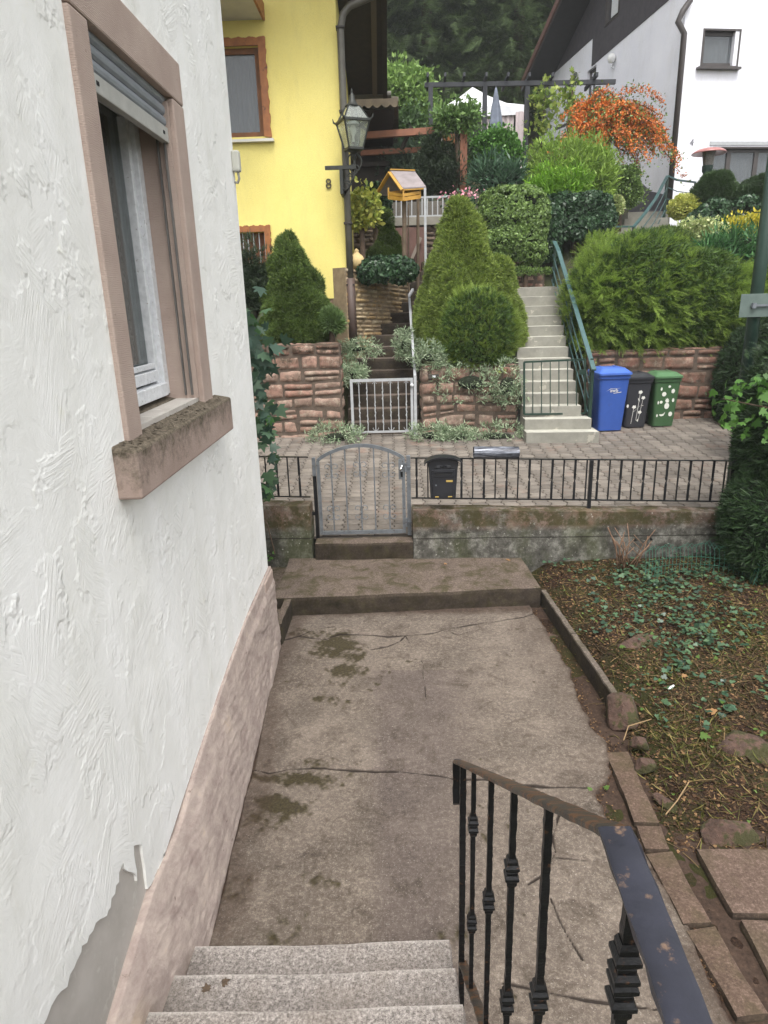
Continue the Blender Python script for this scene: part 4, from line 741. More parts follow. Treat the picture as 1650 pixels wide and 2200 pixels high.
b.add(vs, [((i % 4)*n+q, (i % 4)*n+(q+1) % n, ((i+1) % 4)*n+(q+1) % n, ((i+1) % 4)*n+q) for i in range(4) for q in range(n)]); nt_ = mk('newspaper_tube', b, M_tube, auto=40); tag(nt_, 'scuffed black horizontal newspaper tube on top of the fence rail', 'newspaper tube')
# ================================================================== street
def sz(y, x=0): return .40+.065*(np.clip(y, 7.3, 12.6)-7.35)
k = NT('paver_joint_dirt'); k.bump(k.noise(60, 5, .7), .4, .004); M_joint = k.fin(k.ramp(k.noise(9, 6, .7), [(.3, s2l((40, 35, 31))), (.7, s2l((66, 58, 50)))]), .95)
nx, ny = 60, 24; xx = np.linspace(-14, 22, nx); yy = np.linspace(7.3, 12.7, ny); X_, Y_ = np.meshgrid(xx, yy)
o = fastmesh('street', np.stack([X_, Y_, sz(Y_)-.012], -1).reshape(-1, 3), grid(nx, ny), M_joint, None, True, origin=(0, 7.3, 0)); tag(o, kind='structure')
k = NT('grey_interlocking_pavers'); col = k.ramp(k.island(), [(0, s2l((98, 92, 85))), (.5, s2l((118, 111, 103))), (1, s2l((142, 134, 124)))])
col = k.mix(.35, col, k.ramp(k.noise(1.4, 5, .7), [(.3, s2l((84, 78, 72))), (.7, s2l((146, 137, 127)))])); col = k.mix(k.ramp(k.noise(90, 4, .7), [(.4, 0.0), (.7, .5)]), col, s2l((92, 84, 78)))
col = k.mix(k.ramp(k.noise(2.2, 6, .75), [(.56, 0.0), (.70, .45)]), col, s2l((132, 100, 84))); k.bump(k.noise(150, 5, .7), .4, .002); M_pav = k.fin(col, .85, 0, .3)
pw, pd = .20, .165; zig = [(0, 0), (.0, .03), (.028, .055), (.028, .11), (0, .135), (0, pd)]; g_ = .0070
L_ = [(-pw/2+x+g_, min(max(y, g_), pd-g_)) for x, y in zig]; R_ = [(pw/2+x-g_, min(max(y, g_), pd-g_)) for x, y in zig]; poly = np.array(R_+L_[::-1]); kk = len(poly)
ctr = []; ang = math.radians(-4)
for j in range(34):
    for i in range(-45, 60): ctr.append((i*pw+((j % 2)*0), 7.36+j*pd))
ctr = np.array(ctr); ctr = ctr[(ctr[:, 0] > -4.6) & (ctr[:, 0] < 9.6) & (ctr[:, 1] < 12.55)]; n = len(ctr)
hj = R.normal(0, .0018, n)[:, None]; tl = R.normal(0, .012, (n, 2)); ca, sa = math.cos(ang), math.sin(ang)
x = ctr[:, 0:1]+poly[None, :, 0]; y = ctr[:, 1:2]+poly[None, :, 1]
zt = hj+tl[:, :1]*poly[None, :, 0]+tl[:, 1:]*(poly[None, :, 1]-.08); ins = poly-poly.mean(0); ins = ins/np.linalg.norm(ins, axis=1, keepdims=True)*.004
top = np.stack([x-ins[None, :, 0], y-ins[None, :, 1], sz(y)+zt], -1); bot = np.stack([x, y, sz(y)+zt-.005], -1); bo2 = np.stack([x, y, sz(y)+zt-.02], -1)
V = np.concatenate([top, bot, bo2], 1).reshape(-1, 3); off = (np.arange(n)*3*kk)[:, None, None]
ft = (np.arange(kk)[None, None]+off).reshape(-1, kk); q = np.arange(kk); r1 = (q+1) % kk
fq = np.concatenate([np.stack([q+kk, r1+kk, r1, q], 1), np.stack([q+2*kk, r1+2*kk, r1+kk, q+kk], 1)]); fq = (fq[None]+off).reshape(-1, 4)
o = fastmesh('pavement', V, [ft, fq], M_pav, origin=(0, 7.3, 0)); tag(o, kind='structure')
c = G(1470, 1072, .42); c = D(1465, 1074, 7.85); b = MB(); b.lathe([(.24, 0), (.24, .012), (.20, .013), (.20, .010), (.0, .010)], (c[0], c[1], float(sz(c[1]))-.002), 28); tag(mk('manhole_cover', b, pm('dark_iron_cover', s2l((62, 62, 64)), s2l((84, 80, 76)), 20, .6, .5, 90, .003), smooth=False), 'dark round drain cover in the paving behind the fence', 'manhole cover')
# ================================================================== rubble walls
def stonemat(name, cols, dark=.6, pale=.5, zdark=None):
    k = NT(name); col = k.ramp(k.island(), [(i/(len(cols)-1), s2l(c)) for i, c in enumerate(cols)]); col = k.mix(k.ramp(k.noise(9, 7, .8), [(.35, 0.0), (.7, .85)]), col, s2l((98, 76, 66)))
    col = k.mix(k.math('MULTIPLY', k.ramp(k.noise(4.5, 8, .8, None, .4), [(.42, 0.0), (.62, 1.0)]), .62), col, s2l((112, 104, 90))); nz_ = k.noise(3.2, 7, .8, None, .3)
    col = k.mix(k.math('MULTIPLY', k.ramp(k.noise(7, 7, .8), [(.52, 0.0), (.63, 1.0)]), pale), col, s2l((172, 156, 140)))
    f = nz_
    if zdark: sp = k.n('SeparateXYZ'); k.l(k.tc.outputs['Object'], sp.inputs[0]); f = k.math('ADD', nz_, k.math('MULTIPLY_ADD', sp.outputs[2], zdark[0], zdark[1]))
    col = k.mix(k.math('MULTIPLY', k.ramp(f, [(.52, 0.0), (.62, 1.0)]), dark), col, s2l((52, 46, 36)))
    k.bump(k.noise(40, 7, .8), .8, .012); return k.fin(col, .93, 0, .2)
M_mort = pm('crumbly_dark_mortar', s2l((104, 90, 78)), s2l((72, 62, 54)), 9, .95, .8, 50, .01)
def one_stone(a_, c_, e_, f_, o, u, v, n, Hh, ch, depth, gap, zfun, res, rgn, sd_, x):
    nx = max(5, int((c_-a_)/res)); ny = max(5, int((f_-e_)/res)); A_, B_ = np.meshgrid(np.linspace(-1, 1, nx), np.linspace(-1, 1, ny))
    bul = (1-np.abs(A_)**8)*(1-np.abs(B_)**7); X = (a_+c_)/2+A_*(c_-a_)/2; Z = (e_+f_)/2+B_*(f_-e_)/2
    sx = vnoise(np.stack([X, Z, X*0+x*3], -1).reshape(-1, 3), 7, 5, 2).reshape(X.shape); rg = vnoise(np.stack([X, Z, X*0], -1).reshape(-1, 3), 16, 9, 3).reshape(X.shape)
    rg2 = vnoise(np.stack([Z, X, X*0], -1).reshape(-1, 3), 9, 17, 3).reshape(X.shape); big = vnoise(np.stack([X+sd_, Z*2, X*0], -1).reshape(-1, 3), 2.6, 33, 2).reshape(X.shape); X = X+.022*sx*min(1, ch[1]*4)+.008*rg; Z = Z+(.05*big*np.sin(np.clip(Z/Hh, 0, 1)*math.pi)+.010*rg2)*min(1, ch[1]*4)+.005*rg; dp = depth*(.2+.8*bul)*rgn.uniform(.35, 1.15)+(.014*rg+.008*rg2)*bul-.02*(bul < .02)
    if zfun is not None: Z = Z*zfun(X)
    P = o+u*X[..., None]+v*Z[..., None]+n*dp[..., None]; return (P.reshape(-1, 3), [grid(nx, ny)])
def stone_face(o, u, v, n, Wd, Hh, ch=(.13, .24), cw=(.22, .55), depth=.03, rgn=None, gap=.010, zfun=None, res=.03):
    """coursed rubble stones on a rectangle; returns a list of (verts, [faces])"""
    rgn = rgn or random.Random(1); o, u, v, n = (np.array(q, float) for q in (o, u, v, n)); out = []; z = 0; sd_ = rgn.random()*50
    while z < Hh-.03:
        h = rgn.uniform(*ch); h = Hh-z if Hh-z-h < ch[0]*.6 else h; x = -rgn.uniform(0, cw[0]*.8)
        while x < Wd-.02:
            w_ = rgn.uniform(*cw); w_ = Wd-x if Wd-x-w_ < cw[0]*.5 else w_; x0 = max(x, 0); x1 = min(x+w_, Wd)
            a_, c_ = x0+gap*rgn.uniform(.5, 1.4), x1-gap*rgn.uniform(.5, 1.4); e_, f_ = z+gap*rgn.uniform(.4, 1.5), z+h-gap*rgn.uniform(.4, 1.5)
            if h > .13 and rgn.random() < .3: zm = e_+(f_-e_)*rgn.uniform(.35, .65); cells = ((e_, zm-gap*.4), (zm+gap*.4, f_))
            else: cells = ((e_, f_),)
            for e_, f_ in cells: out.append(one_stone(a_, c_, e_, f_, o, u, v, n, Hh, ch, depth, gap, zfun, res, rgn, sd_, x))
            x += w_
        z += h
    return out
def stone_wall(name, lb, x0, x1, y, z0, z1, depth, mat, seed, ch=(.13, .24), cw=(.22, .55), ends=(1, 1), cap=None, yaw=0, parent_label='wall', dp=.035):
    r_ = random.Random(seed); t_ = thing(name, (x0, y, z0), lb, 'wall'); u = np.array((math.cos(yaw), math.sin(yaw), 0)); nn_ = np.array((math.sin(yaw), -math.cos(yaw), 0)); L = x1-x0; O = np.array((x0, y, z0), float)
    parts = stone_face(O, u, EZ, nn_, L, z1-z0, ch, cw, dp, r_)
    if ends[1]: parts += stone_face(O+u*L, -nn_, EZ, u, depth, z1-z0, ch, cw, dp*.7, r_)
    if ends[0]: parts += stone_face(O-nn_*depth, nn_, EZ, -u, depth, z1-z0, ch, cw, dp*.7, r_)
    parts += stone_face(O+np.array((0, 0, z1-z0)), u, -nn_, EZ, L, depth, (.2, .3), (.25, .5), .02, r_)
    V, Fs, _ = merge(parts); fastmesh('stones', V, Fs, mat, t_, True)
    b = MB(); a_ = O+nn_*.004; b.hexa([a_, a_+u*L, a_+u*L-nn_*depth, a_-nn_*depth]+[q+np.array((0, 0, z1-z0)) for q in (a_, a_+u*L, a_+u*L-nn_*depth, a_-nn_*depth)]); mk('mortar_core', b, M_mort, t_); return t_
RED = ((176, 132, 116), (148, 116, 102), (192, 154, 138), (168, 142, 128), (140, 118, 106))
M_redl = stonemat('red_sandstone_blocks', RED, .8, .85, (.26, -.36)); M_redm = stonemat('lichened_sandstone_blocks', RED, .6, .95, (.12, -.12)); M_redr = stonemat('dark_red_sandstone', ((150, 108, 94), (132, 96, 84), (164, 122, 106)), .55, .6)
def stone_part(parent, nm, *a_, mat=None, **kw):
    V, Fs, _ = merge(stone_face(*a_, **kw)); return fastmesh(nm, V, Fs, mat, parent, True)
stone_wall('sandstone_wall', 'red sandstone retaining wall under the dwarf conifers, left of the narrow stairs', -3.6, -.98, 11.92, .55, 2.30, .3, M_redl, 3, (.17, .27), (.25, .62))
stone_wall('sandstone_wall', 'lichen-spotted sandstone wall between the white twisted-bar gate and the concrete stairs', .42, 2.10, 11.92, .55, 1.86, .3, M_redm, 8, (.15, .25), (.2, .5))
stone_wall('sandstone_wall', 'dark red sandstone wall behind the three wheelie bins under the spreading juniper', 3.50, 6.15, 12.62, .45, 2.0, .3, M_redr, 12, (.17, .27), (.28, .6))
# intercom plate on the middle wall
q = D(932, 809, 11.86); b = MB(); b.box((q[0]-.09, 11.86, q[2]-.035), (q[0]+.09, 11.90, q[2]+.035)); t1 = mk('intercom', b, pm('dark_bell_plate', s2l((70, 66, 60)), rough=.6, bump=0), bevel=.006); tag(t1, 'dark doorbell plate set in the lichened sandstone wall', 'doorbell')
b = MB(); b.box((q[0]-.03, 11.852, q[2]-.018), (q[0]+.03, 11.859, q[2]+.018)); mk('bell_button', b, M_white, t1)
# ================================================================== narrow old stairs and its gate
M_step = exposed('stained_old_steps', (.85, .85, .85), .2)
o1 = thing('old_staircase', (-.3, 12.0, .68), 'narrow dark concrete stairs climbing between the stone walls behind the white gate', 'stairs')
for i in range(16):
    y0 = 12.05+.25*i; z1 = .70+.205*(i+1); xl = -.92+max(0, i-4)*.15; xr = .40 if i < 8 else .40+(i-8)*.12
    roughbox('step', (xl, y0, z1-.24), (xr, y0+.35, z1), M_step, .05, .006, 9, parent=o1)
b = MB(); b.box((-1.0, 11.98, .5), (.42, 12.1, .72)); mk('bottom_sill', b, M_step, o1)
M_gpaint = pm('pale_grey_gate_paint', s2l((176, 178, 180)), s2l((156, 158, 160)), 12, .4, .15, 60, .002, spots=s2l((120, 112, 100)), sp_scale=22, sp_thr=.7)
g2 = thing('barred_gate', (-.28, 11.82, .70), 'pale grey gate with twisted bars closing the narrow old stairs', 'gate')
a0, a1 = D(752, 818, 11.82), D(886, 816, 11.82); zb = .76; zt_ = 1.70; x0, x1 = -.82, .27
b = MB(); b.box((x0, 11.80, zb), (x0+.045, 11.84, zt_)).box((x1-.045, 11.80, zb), (x1, 11.84, zt_)).box((x0+.046, 11.802, zt_-.045), (x1-.046, 11.838, zt_)).box((x0+.046, 11.802, zb), (x1-.046, 11.838, zb+.03)); mk('gate_frame', b, M_gpaint, g2)
for i in range(7):
    x = x0+.15+(x1-x0-.27)*i/6; b = MB(); pts = []; rs = []
    for j in range(30):
        z = zb+.03+(zt_-zb-.075)*j/29; tw_ = (.25 < (z-zb) < .55) if i % 2 == 0 else ((.12 < (z-zb) < .32) or (.55 < (z-zb) < .78)); pts.append((x+(.005*math.sin(j*1.9) if tw_ else 0), 11.82+(.005*math.cos(j*1.9) if tw_ else 0), z)); rs.append(.013 if tw_ and j % 2 else .0085)
    b.tube(pts, rs, 5)
    if i % 2 == 0:
        for sx in (-1, 1): b.tube([(x+sx*.001, 11.82, zb+.035), (x+sx*.03, 11.82, zb+.05), (x+sx*.05, 11.82, zb+.075), (x+sx*.045, 11.82, zb+.09)], .005, 5); b.tube([(x+sx*.001, 11.82, zt_-.05), (x+sx*.02, 11.82, zt_-.06), (x+sx*.035, 11.82, zt_-.085)], .005, 5)
    mk('gate_bar', b, M_gpaint, g2)
b = MB(); b.box((x1+.012, 11.79, .66), (x1+.062, 11.85, 1.73)); mk('gate_post', b, M_gpaint, g2)
b = MB(); b.lathe([(.0, -.03), (.026, -.018), (.03, 0), (.026, .018), (.0, .03)], (x1-.02, 11.775, 1.58), 12); mk('gate_knob', b, M_white, g2, True)
h2 = thing('stair_rail', (x1+.03, 11.85, .7), 'pale grey tube handrail rising from the barred gate beside the big conifer', 'handrail')
b = MB(); tp = D(879, 635, 14.3); b.bar((x1+.037, 11.83, 1.72), tuple(tp), .045, .045); b.bar(tuple(tp), tuple(D(887, 622, 14.6)), .045, .045); mk('rail', b, M_gpaint, h2)
b = MB(); b.bar((x1+.04, 11.9, .7), (x1+.04, 11.9, 1.76), .035, .035, EY).bar((tp[0]+.01, 14.2, 2.4), (tp[0]+.01, 14.2, tp[2]-.03), .035, .035, EY); mk('post', b, M_blk, h2)
# yellow split-stone wall turning up beside the old stairs
M_yel = stonemat('yellow_split_stone', ((206, 184, 140), (194, 160, 104), (210, 196, 164), (184, 160, 120), (176, 156, 126)), .15, .5)
yw = thing('yellow_stone_wall', (-.8, 13.6, 2.0), 'wall of narrow yellow split stones beside the old stairs under the hanging ivy', 'wall')
def taper_z(X): return 1+0*X
y0a = np.array((-.93, 13.30, 1.35)); d = nrm(np.array((1.22, 1.5, 0))); nn_ = np.array((d[1], -d[0], 0))
V, Fs, _ = merge(stone_face(y0a, d, EZ, nn_, 1.95, 2.25, (.075, .10), (.14, .42), .035, random.Random(5), .006, lambda X: 1-.04*X, .03)); fastmesh('stones', V, Fs, M_yel, yw, True)
b = MB(); a_ = y0a+nn_*.002; b.hexa([a_, a_+d*1.95, a_+d*1.95-nn_*.4, a_-nn_*.4]+[q+np.array((0, 0, zz_)) for q, zz_ in ((a_, 2.25), (a_+d*1.95, 2.04), (a_+d*1.95-nn_*.4, 2.04), (a_-nn_*.4, 2.25))]); mk('mortar_core', b, pm('pale_mortar', s2l((150, 132, 104)), s2l((120, 104, 82)), 9, .9, .4), yw)
# ================================================================== concrete stairs, green gate and rail
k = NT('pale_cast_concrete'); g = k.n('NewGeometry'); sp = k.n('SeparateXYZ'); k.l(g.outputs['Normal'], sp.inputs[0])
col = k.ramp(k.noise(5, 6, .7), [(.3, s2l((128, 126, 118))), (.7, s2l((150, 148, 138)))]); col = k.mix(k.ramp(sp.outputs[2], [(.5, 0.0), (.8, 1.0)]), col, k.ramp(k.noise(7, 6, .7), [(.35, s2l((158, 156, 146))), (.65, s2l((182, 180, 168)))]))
col = k.mix(k.ramp(k.noise(3.3, 5, .7), [(.6, 0.0), (.63, .6)]), col, s2l((188, 182, 168))); k.bump(k.noise(90, 5, .7), .3, .003); M_cst = k.fin(col, .88, 0, .2)
cs = thing('concrete_staircase', (2.7, 11.1, .64), 'straight pale concrete stairs rising from the street between the conifers and the juniper', 'stairs')
A0, A1 = np.array((2.13, 11.18)), np.array((2.34, 14.35)); nS = 14; zs0 = .645; rise = (3.17-zs0)/nS
for i in range(nS):
    f_ = i/(nS-1); xl = A0[0]+(2.30-A0[0])*f_; wd = 1.18 if i < 1 else 1.10 if i < 2 else .98-.08*f_
    y0 = 11.16+.238*i; z1 = zs0+rise*(i+1); b = MB(); sk = .04*(1-f_)
    b.hexa([(xl, y0-.0, zs0-.2 if i == 0 else z1-.4), (xl+wd, y0-sk*2.2, zs0-.2 if i == 0 else z1-.4), (xl+wd, y0+.30, z1-.4), (xl, y0+.30, z1-.4)]+[(xl-.0, y0, z1), (xl+wd, y0-sk*2.2, z1), (xl+wd, y0+.30, z1), (xl, y0+.30, z1)]); mk('step', b, M_cst, cs, bevel=.008)
b = MB(); b.box((2.28, 14.42, 2.7), (3.4, 15.6, 3.165)); mk('landing', b, M_cst, cs)
M_grn = pm('blue_green_rail_paint', s2l((70, 98, 98)), s2l((56, 84, 84)), 10, .4, .15, 70, .002, .1, spots=s2l((96, 92, 80)), sp_scale=26, sp_thr=.72); M_dgrn = pm('dark_green_paint', s2l((44, 66, 56)), s2l((34, 54, 46)), 8, .4, .15, 70, .002, .1)
cg = thing('stair_gate', (2.7, 11.45, .9), 'dark green gate of plain upright bars across the concrete stairs', 'gate')
gy2 = 11.60; p_ = lambda px_, py_: D(px_, py_, gy2); a_, b_2, c_, d_ = p_(1126, 890), p_(1257, 888), p_(1257, 772), p_(1126, 778)
b = MB(); b.bar(a_, b_2, .03, .03).bar(d_, c_, .03, .03).bar(a_, d_, .031, .031).bar(b_2, c_, .031, .031); mk('gate_frame', b, M_dgrn, cg)
for i in range(1, 7):
    t_ = i/7; lo_ = a_+(b_2-a_)*t_; hi_ = d_+(c_-d_)*t_; b = MB(); b.bar(lo_, hi_, .014, .014); mk('gate_bar', b, M_dgrn, cg)
b = MB(); q0 = p_(1264, 893); b.box((q0[0]-.025, gy2-.025, .8), (q0[0]+.025, gy2+.025, p_(1264, 770)[2])); mk('gate_post', b, M_dgrn, cg)
b = MB(); q1 = p_(1250, 798); b.box((q1[0]-.05, gy2-.03, q1[2]-.05), (q1[0]+.05, gy2+.025, q1[2]+.03)); mk('lock_case', b, M_dgrn, cg)
gr_ = thing('stair_rail', (3.3, 11.4, .9), 'long blue-green steel stair rail along the right side of the concrete stairs', 'handrail')
r0, r1, r2 = D(1276, 795, 11.40), D(1200, 540, 14.1), D(1191, 519, 14.6)
b = MB(); b.bar(r0, r1, .075, .03).bar(r1, r2, .075, .028); mk('rail', b, M_grn, gr_)
for k_ in range(3):
    dz = -.24-.24*k_; b = MB(); b.bar(r0+np.array((-.02, .15, dz)), r2+np.array((-.02, 0, dz)), .018, .018); mk('infill_bar', b, M_grn, gr_)
for t_ in (0.02, .5, .97): q = r0+(r2-r0)*t_; b = MB(); b.box((q[0]-.022, q[1]-.02, q[2]-1.05), (q[0]+.022, q[1]+.02, q[2]-.017)); mk('post', b, M_dgrn, gr_)
# ================================================================== wheelie bins
def binmat(name, c): return pm(name, s2l(c), tuple(v*.8 for v in s2l(c)), 3, .42, .12, 200, .001, spots=tuple(v*.55+.03 for v in s2l(c)), sp_scale=9, sp_thr=.68)
M_deco = pm('white_sticker', s2l((226, 226, 218)), rough=.5, bump=0)
def wheelie(pxc, pyb, Y, Wt, H, mat, lidm, label, yaw=0.0, deco=None, kind=0):
    c = D(pxc, pyb, Y); t_ = thing('wheelie_bin', (c[0], c[1], float(sz(Y))), label, 'bin'); z0 = float(sz(Y))+.006; ca, sa = math.cos(yaw), math.sin(yaw)
    def T(x, y, z): return (c[0]+x*ca-y*sa, c[1]+x*sa+y*ca, z0+z)
    def sect(w_, d, z, r_=.05, yo=0): 
        o_ = []
        for cx_, cy_, a0_ in ((1, 1, 0), (-1, 1, 90), (-1, -1, 180), (1, -1, 270)):
            for q in range(4): t = math.radians(a0_+q*30); o_.append(T(cx_*(w_/2-r_)+r_*math.cos(t), yo+cy_*(d/2-r_)+r_*math.sin(t), z))
        return o_
    def loft(b, ss):
        n = 16; vs = [p for s_ in ss for p in s_]; fs = [(i*n+k_, i*n+(k_+1) % n, (i+1)*n+(k_+1) % n, (i+1)*n+k_) for i in range(len(ss)-1) for k_ in range(n)]+[tuple(range(n-1, -1, -1)), tuple((len(ss)-1)*n+k_ for k_ in range(n))]; b.add(vs, fs)
    Dp = Wt*1.15; wb_, db = Wt*.76, Dp*.70; hb = H*.90
    b = MB(); loft(b, [sect(wb_, db, 0), sect(wb_*1.0, db, .02), sect(wb_+(Wt*.93-wb_)*.5, db+(Dp*.93-db)*.5, hb*.5), sect(Wt*.93, Dp*.93, hb-.07), sect(Wt*.93, Dp*.93, hb-.068), sect(Wt*.99, Dp*.99, hb-.06), sect(Wt*.99, Dp*.99, hb)]); bd = mk('body', b, mat, t_, auto=35)
    b = MB(); loft(b, [sect(Wt*1.03, Dp*1.05, hb+.003, yo=-.01), sect(Wt*1.03, Dp*1.05, hb+.035, yo=-.01), sect(Wt*.99, Dp*.98, hb+.045), sect(Wt*.80, Dp*.80, H-.02), sect(Wt*.72, Dp*.70, H)]); lid = mk('lid', b, lidm, t_, auto=35)
    b = MB(); b.tube([T(-Wt*.42, Dp*.52+.05, hb+.03), T(Wt*.42, Dp*.52+.05, hb+.03)], .014, 8).bar(T(-Wt*.3, Dp*.45, hb+.02), T(-Wt*.3, Dp*.52+.05, hb+.03), .03, .02).bar(T(Wt*.3, Dp*.45, hb+.02), T(Wt*.3, Dp*.52+.05, hb+.03), .03, .02); mk('handle', b, lidm, t_)
    b = MB(); b.bar(T(-Wt*.22, -Dp*.30, H-.018), T(-Wt*.22, Dp*.25, H+.004), .03, .018).bar(T(Wt*.22, -Dp*.30, H-.018), T(Wt*.22, Dp*.25, H+.004), .03, .018).bar(T(-Wt*.30, -Dp*.40, H-.05), T(Wt*.30, -Dp*.40, H-.05), .03, .02); mk('lid_rib', b, lidm, lid)
    for s_ in (-1, 1): b = MB(); b.tube([T(s_*(wb_/2+.004), db*.36, .10), T(s_*(wb_/2+.05), db*.36, .10)], .10, 18); mk('wheel', b, M_dark, t_)
    # decals follow the sloping front
    yb, yt = -db/2, -Dp*.93/2; 
    def fr(x, z, off=.002): f_ = z/(hb-.07); return T(x, yb+(yt-yb)*f_-off, z)
    def deco_poly(b, pts): 
        n = len(pts); vs = [fr(x, z, .003) for x, z in pts]+[fr(x, z, .0005) for x, z in pts]; b.add(vs, [tuple(range(n-1, -1, -1)) if True else 0]+[(i, (i+1) % n, n+(i+1) % n, n+i) for i in range(n)]); return b
    if deco: deco(bd, deco_poly, fr)
    return t_
def blob(cx, cz, rx, rz, n=12, wob=0, ph=0): return [(cx+rx*(1+wob*math.cos(5*t+ph))*math.cos(t), cz+rz*(1+wob*math.cos(5*t+ph))*math.sin(t)) for t in np.linspace(0, 6.283, n, endpoint=False)]
def flowers(bd, dp, fr):
    for nm, items in (('flower_sticker', [(blob(.03, .62, .035, .03, 14, .2), 0), (blob(.09, .52, .032, .028, 15, .18, 1), 0), (blob(-.055, .36, .035, .03, 14, .2, 2), 0), (blob(.055, .265, .032, .028, 15, .18), 0), ([(.0, .52), (.028, .49), (.03, .455), (.005, .48)], 0), ([(.075, .385), (.11, .39), (.09, .375)], 0), ([(.01, .12), (.045, .15), (.04, .09)], 0), (blob(-.17, .38, .018, .03), 0)]),
                      ('stem_sticker', [([(.024, .60), (.03, .60), (.005, .12), (-.001, .12)], 0), ([(.085, .50), (.09, .50), (.045, .13), (.04, .13)], 0), ([(-.062, .34), (-.056, .34), (-.078, .06), (-.084, .06)], 0), ([(-.06, .275), (-.05, .28), (.09, .42), (.085, .415)], 0)])):
        b = MB()
        for pts, _ in items: b = MB(); dp(b, pts); mk(nm, b, M_deco, bd)
def fruits(bd, dp, fr):
    b = MB()
    for pts in (blob(-.05, .57, .038, .04), blob(.10, .62, .03, .04, 10, .06), blob(.03, .70, .022, .022), blob(-.105, .66, .016, .03), blob(-.085, .43, .026, .026), blob(.12, .46, .02, .035), blob(-.135, .42, .012, .03), blob(.10, .215, .034, .042), blob(-.13, .19, .014, .026), blob(.02, .36, .042, .055, 14)): b = MB(); dp(b, pts); mk('fruit_sticker', b, M_deco, bd)
    b = MB(); dp(b, [(0, .42), (-.022, .47), (-.004, .465), (-.012, .50), (.006, .48), (.02, .505), (.026, .475), (.045, .49), (.038, .455), (.055, .455), (.04, .42)]); mk('pineapple_leaf_sticker', b, M_deco, bd)
    b = MB(); dp(b, [(-.095, .20), (-.06, .175), (-.02, .185), (.0, .225), (.005, .255), (-.015, .225), (-.05, .212), (-.085, .215)]); mk('banana_sticker', b, M_deco, bd)
M_blue = binmat('blue_bin_plastic', (58, 92, 172)); M_bl2 = binmat('blue_lid_plastic', (76, 112, 196)); M_bk = binmat('black_bin_plastic', (52, 53, 58)); M_gb = binmat('green_bin_plastic', (66, 98, 64)); M_gl = binmat('green_lid_plastic', (84, 120, 84))
def awb(bd, dp, fr):
    o_ = np.array(fr(-.0, .70, .003)); u = nrm(np.array(fr(.1, .70))-np.array(fr(0, .70))); v = nrm(np.array(fr(0, .8))-np.array(fr(0, .70))); w_ = -np.cross(u, v)*-1
    mb = text_mb('awb', .085, o_, u, v, w_, .003); mk('lettering', mb, M_deco, bd)
    b = MB(); dp(b, [(-.13, .69), (-.06, .735), (.12, .735), (-.06, .729)]).f; dp(b, [(-.01, .655), (.13, .675), (.13, .667), (.0, .648)]); mk('swoosh', b, M_deco, bd)
wheelie(1300, 927, 12.0, .56, 1.07, M_blue, M_bl2, 'tall blue wheelie bin beside the concrete stairs, with small white lettering', .06, awb)
wheelie(1354, 922, 12.18, .49, .94, M_bk, M_bk, 'black wheelie bin with white flower stickers between the blue and green bins', .05, flowers)
wheelie(1414, 922, 12.2, .48, .94, M_gb, M_gl, 'green wheelie bin with white fruit stickers, rightmost of the three', .02, fruits)
# ================================================================== hillside
def hillz(x, y):
    x = np.asarray(x, float); y = np.asarray(y, float)
    z = np.interp(y, [12.2, 12.9, 13.6, 14.6, 15.6, 17.5, 20, 24, 30, 40, 60, 90], [1.75, 1.95, 2.25, 2.75, 3.2, 4.2, 4.7, 6.5, 9, 15, 30, 52])
    z = np.where(x > 3.6, np.interp(y, [12.9, 14, 15.5, 17, 20, 24, 30, 40, 60, 90], [1.5, 2.3, 3.4, 4.3, 4.6, 6.0, 9, 15, 30, 52]), z)
    z = np.where((x > -1.05) & (x < .45) & (y < 16), np.minimum(z, .35+.205*(y-12.05)/.25), z)
    z = np.where((x > .4) & (x < 1.6) & (y > 14.0) & (y < 16.1), np.minimum(z, 2.7), z)
    z = np.where((x > 2.05) & (x < 3.5) & (y < 15.7), np.minimum(z, .3+.757*(y-11.2)), z)
    z = np.where((x > 2.05) & (x < 3.5) & (y > 14.3) & (y < 15.7), np.minimum(z, 2.9), z)
    z = np.where((x > 2.1) & (x < 3.6) & (y < 12.95) & (x > 3.4), .3, z); z = np.where((x > 3.45) & (y < 12.85), .3, z)
    return z
xs = np.concatenate([np.arange(-40, -5, 1.5), np.arange(-5, 10, .12), np.arange(10, 60, 2.)]); ys = np.concatenate([np.arange(12.2, 20, .12), np.arange(20, 100, 1.)])
X_, Y_ = np.meshgrid(xs, ys); fl = np.stack([X_, Y_, 0*X_], -1).reshape(-1, 3); Z_ = hillz(X_, Y_)+.05*vnoise(fl, 1.5, 70, 3).reshape(X_.shape)*(Y_ > 13)+.3*vnoise(fl, .3, 71, 2).reshape(X_.shape)*np.clip((Y_-24)/10, 0, 1)
M_hill = pm('planted_slope_soil', s2l((52, 46, 30)), s2l((58, 66, 34)), 3, .95, .8, 30, .03)
o = fastmesh('hillside', np.stack([X_, Y_, Z_], -1).reshape(-1, 3), grid(len(xs), len(ys)), M_hill, None, True, origin=(0, 12.2, 0)); tag(o, kind='structure')
b = MB(); b.box((-150, -60, -.9), (150, 150, -.5)); tag(mk('ground', b, M_hill), kind='structure')
b = MB(); b.box((-3.2, 5.52, -.3), (-1.2, 7.3, .08)); tag(mk('yard_ground', b, M_agg), kind='structure')
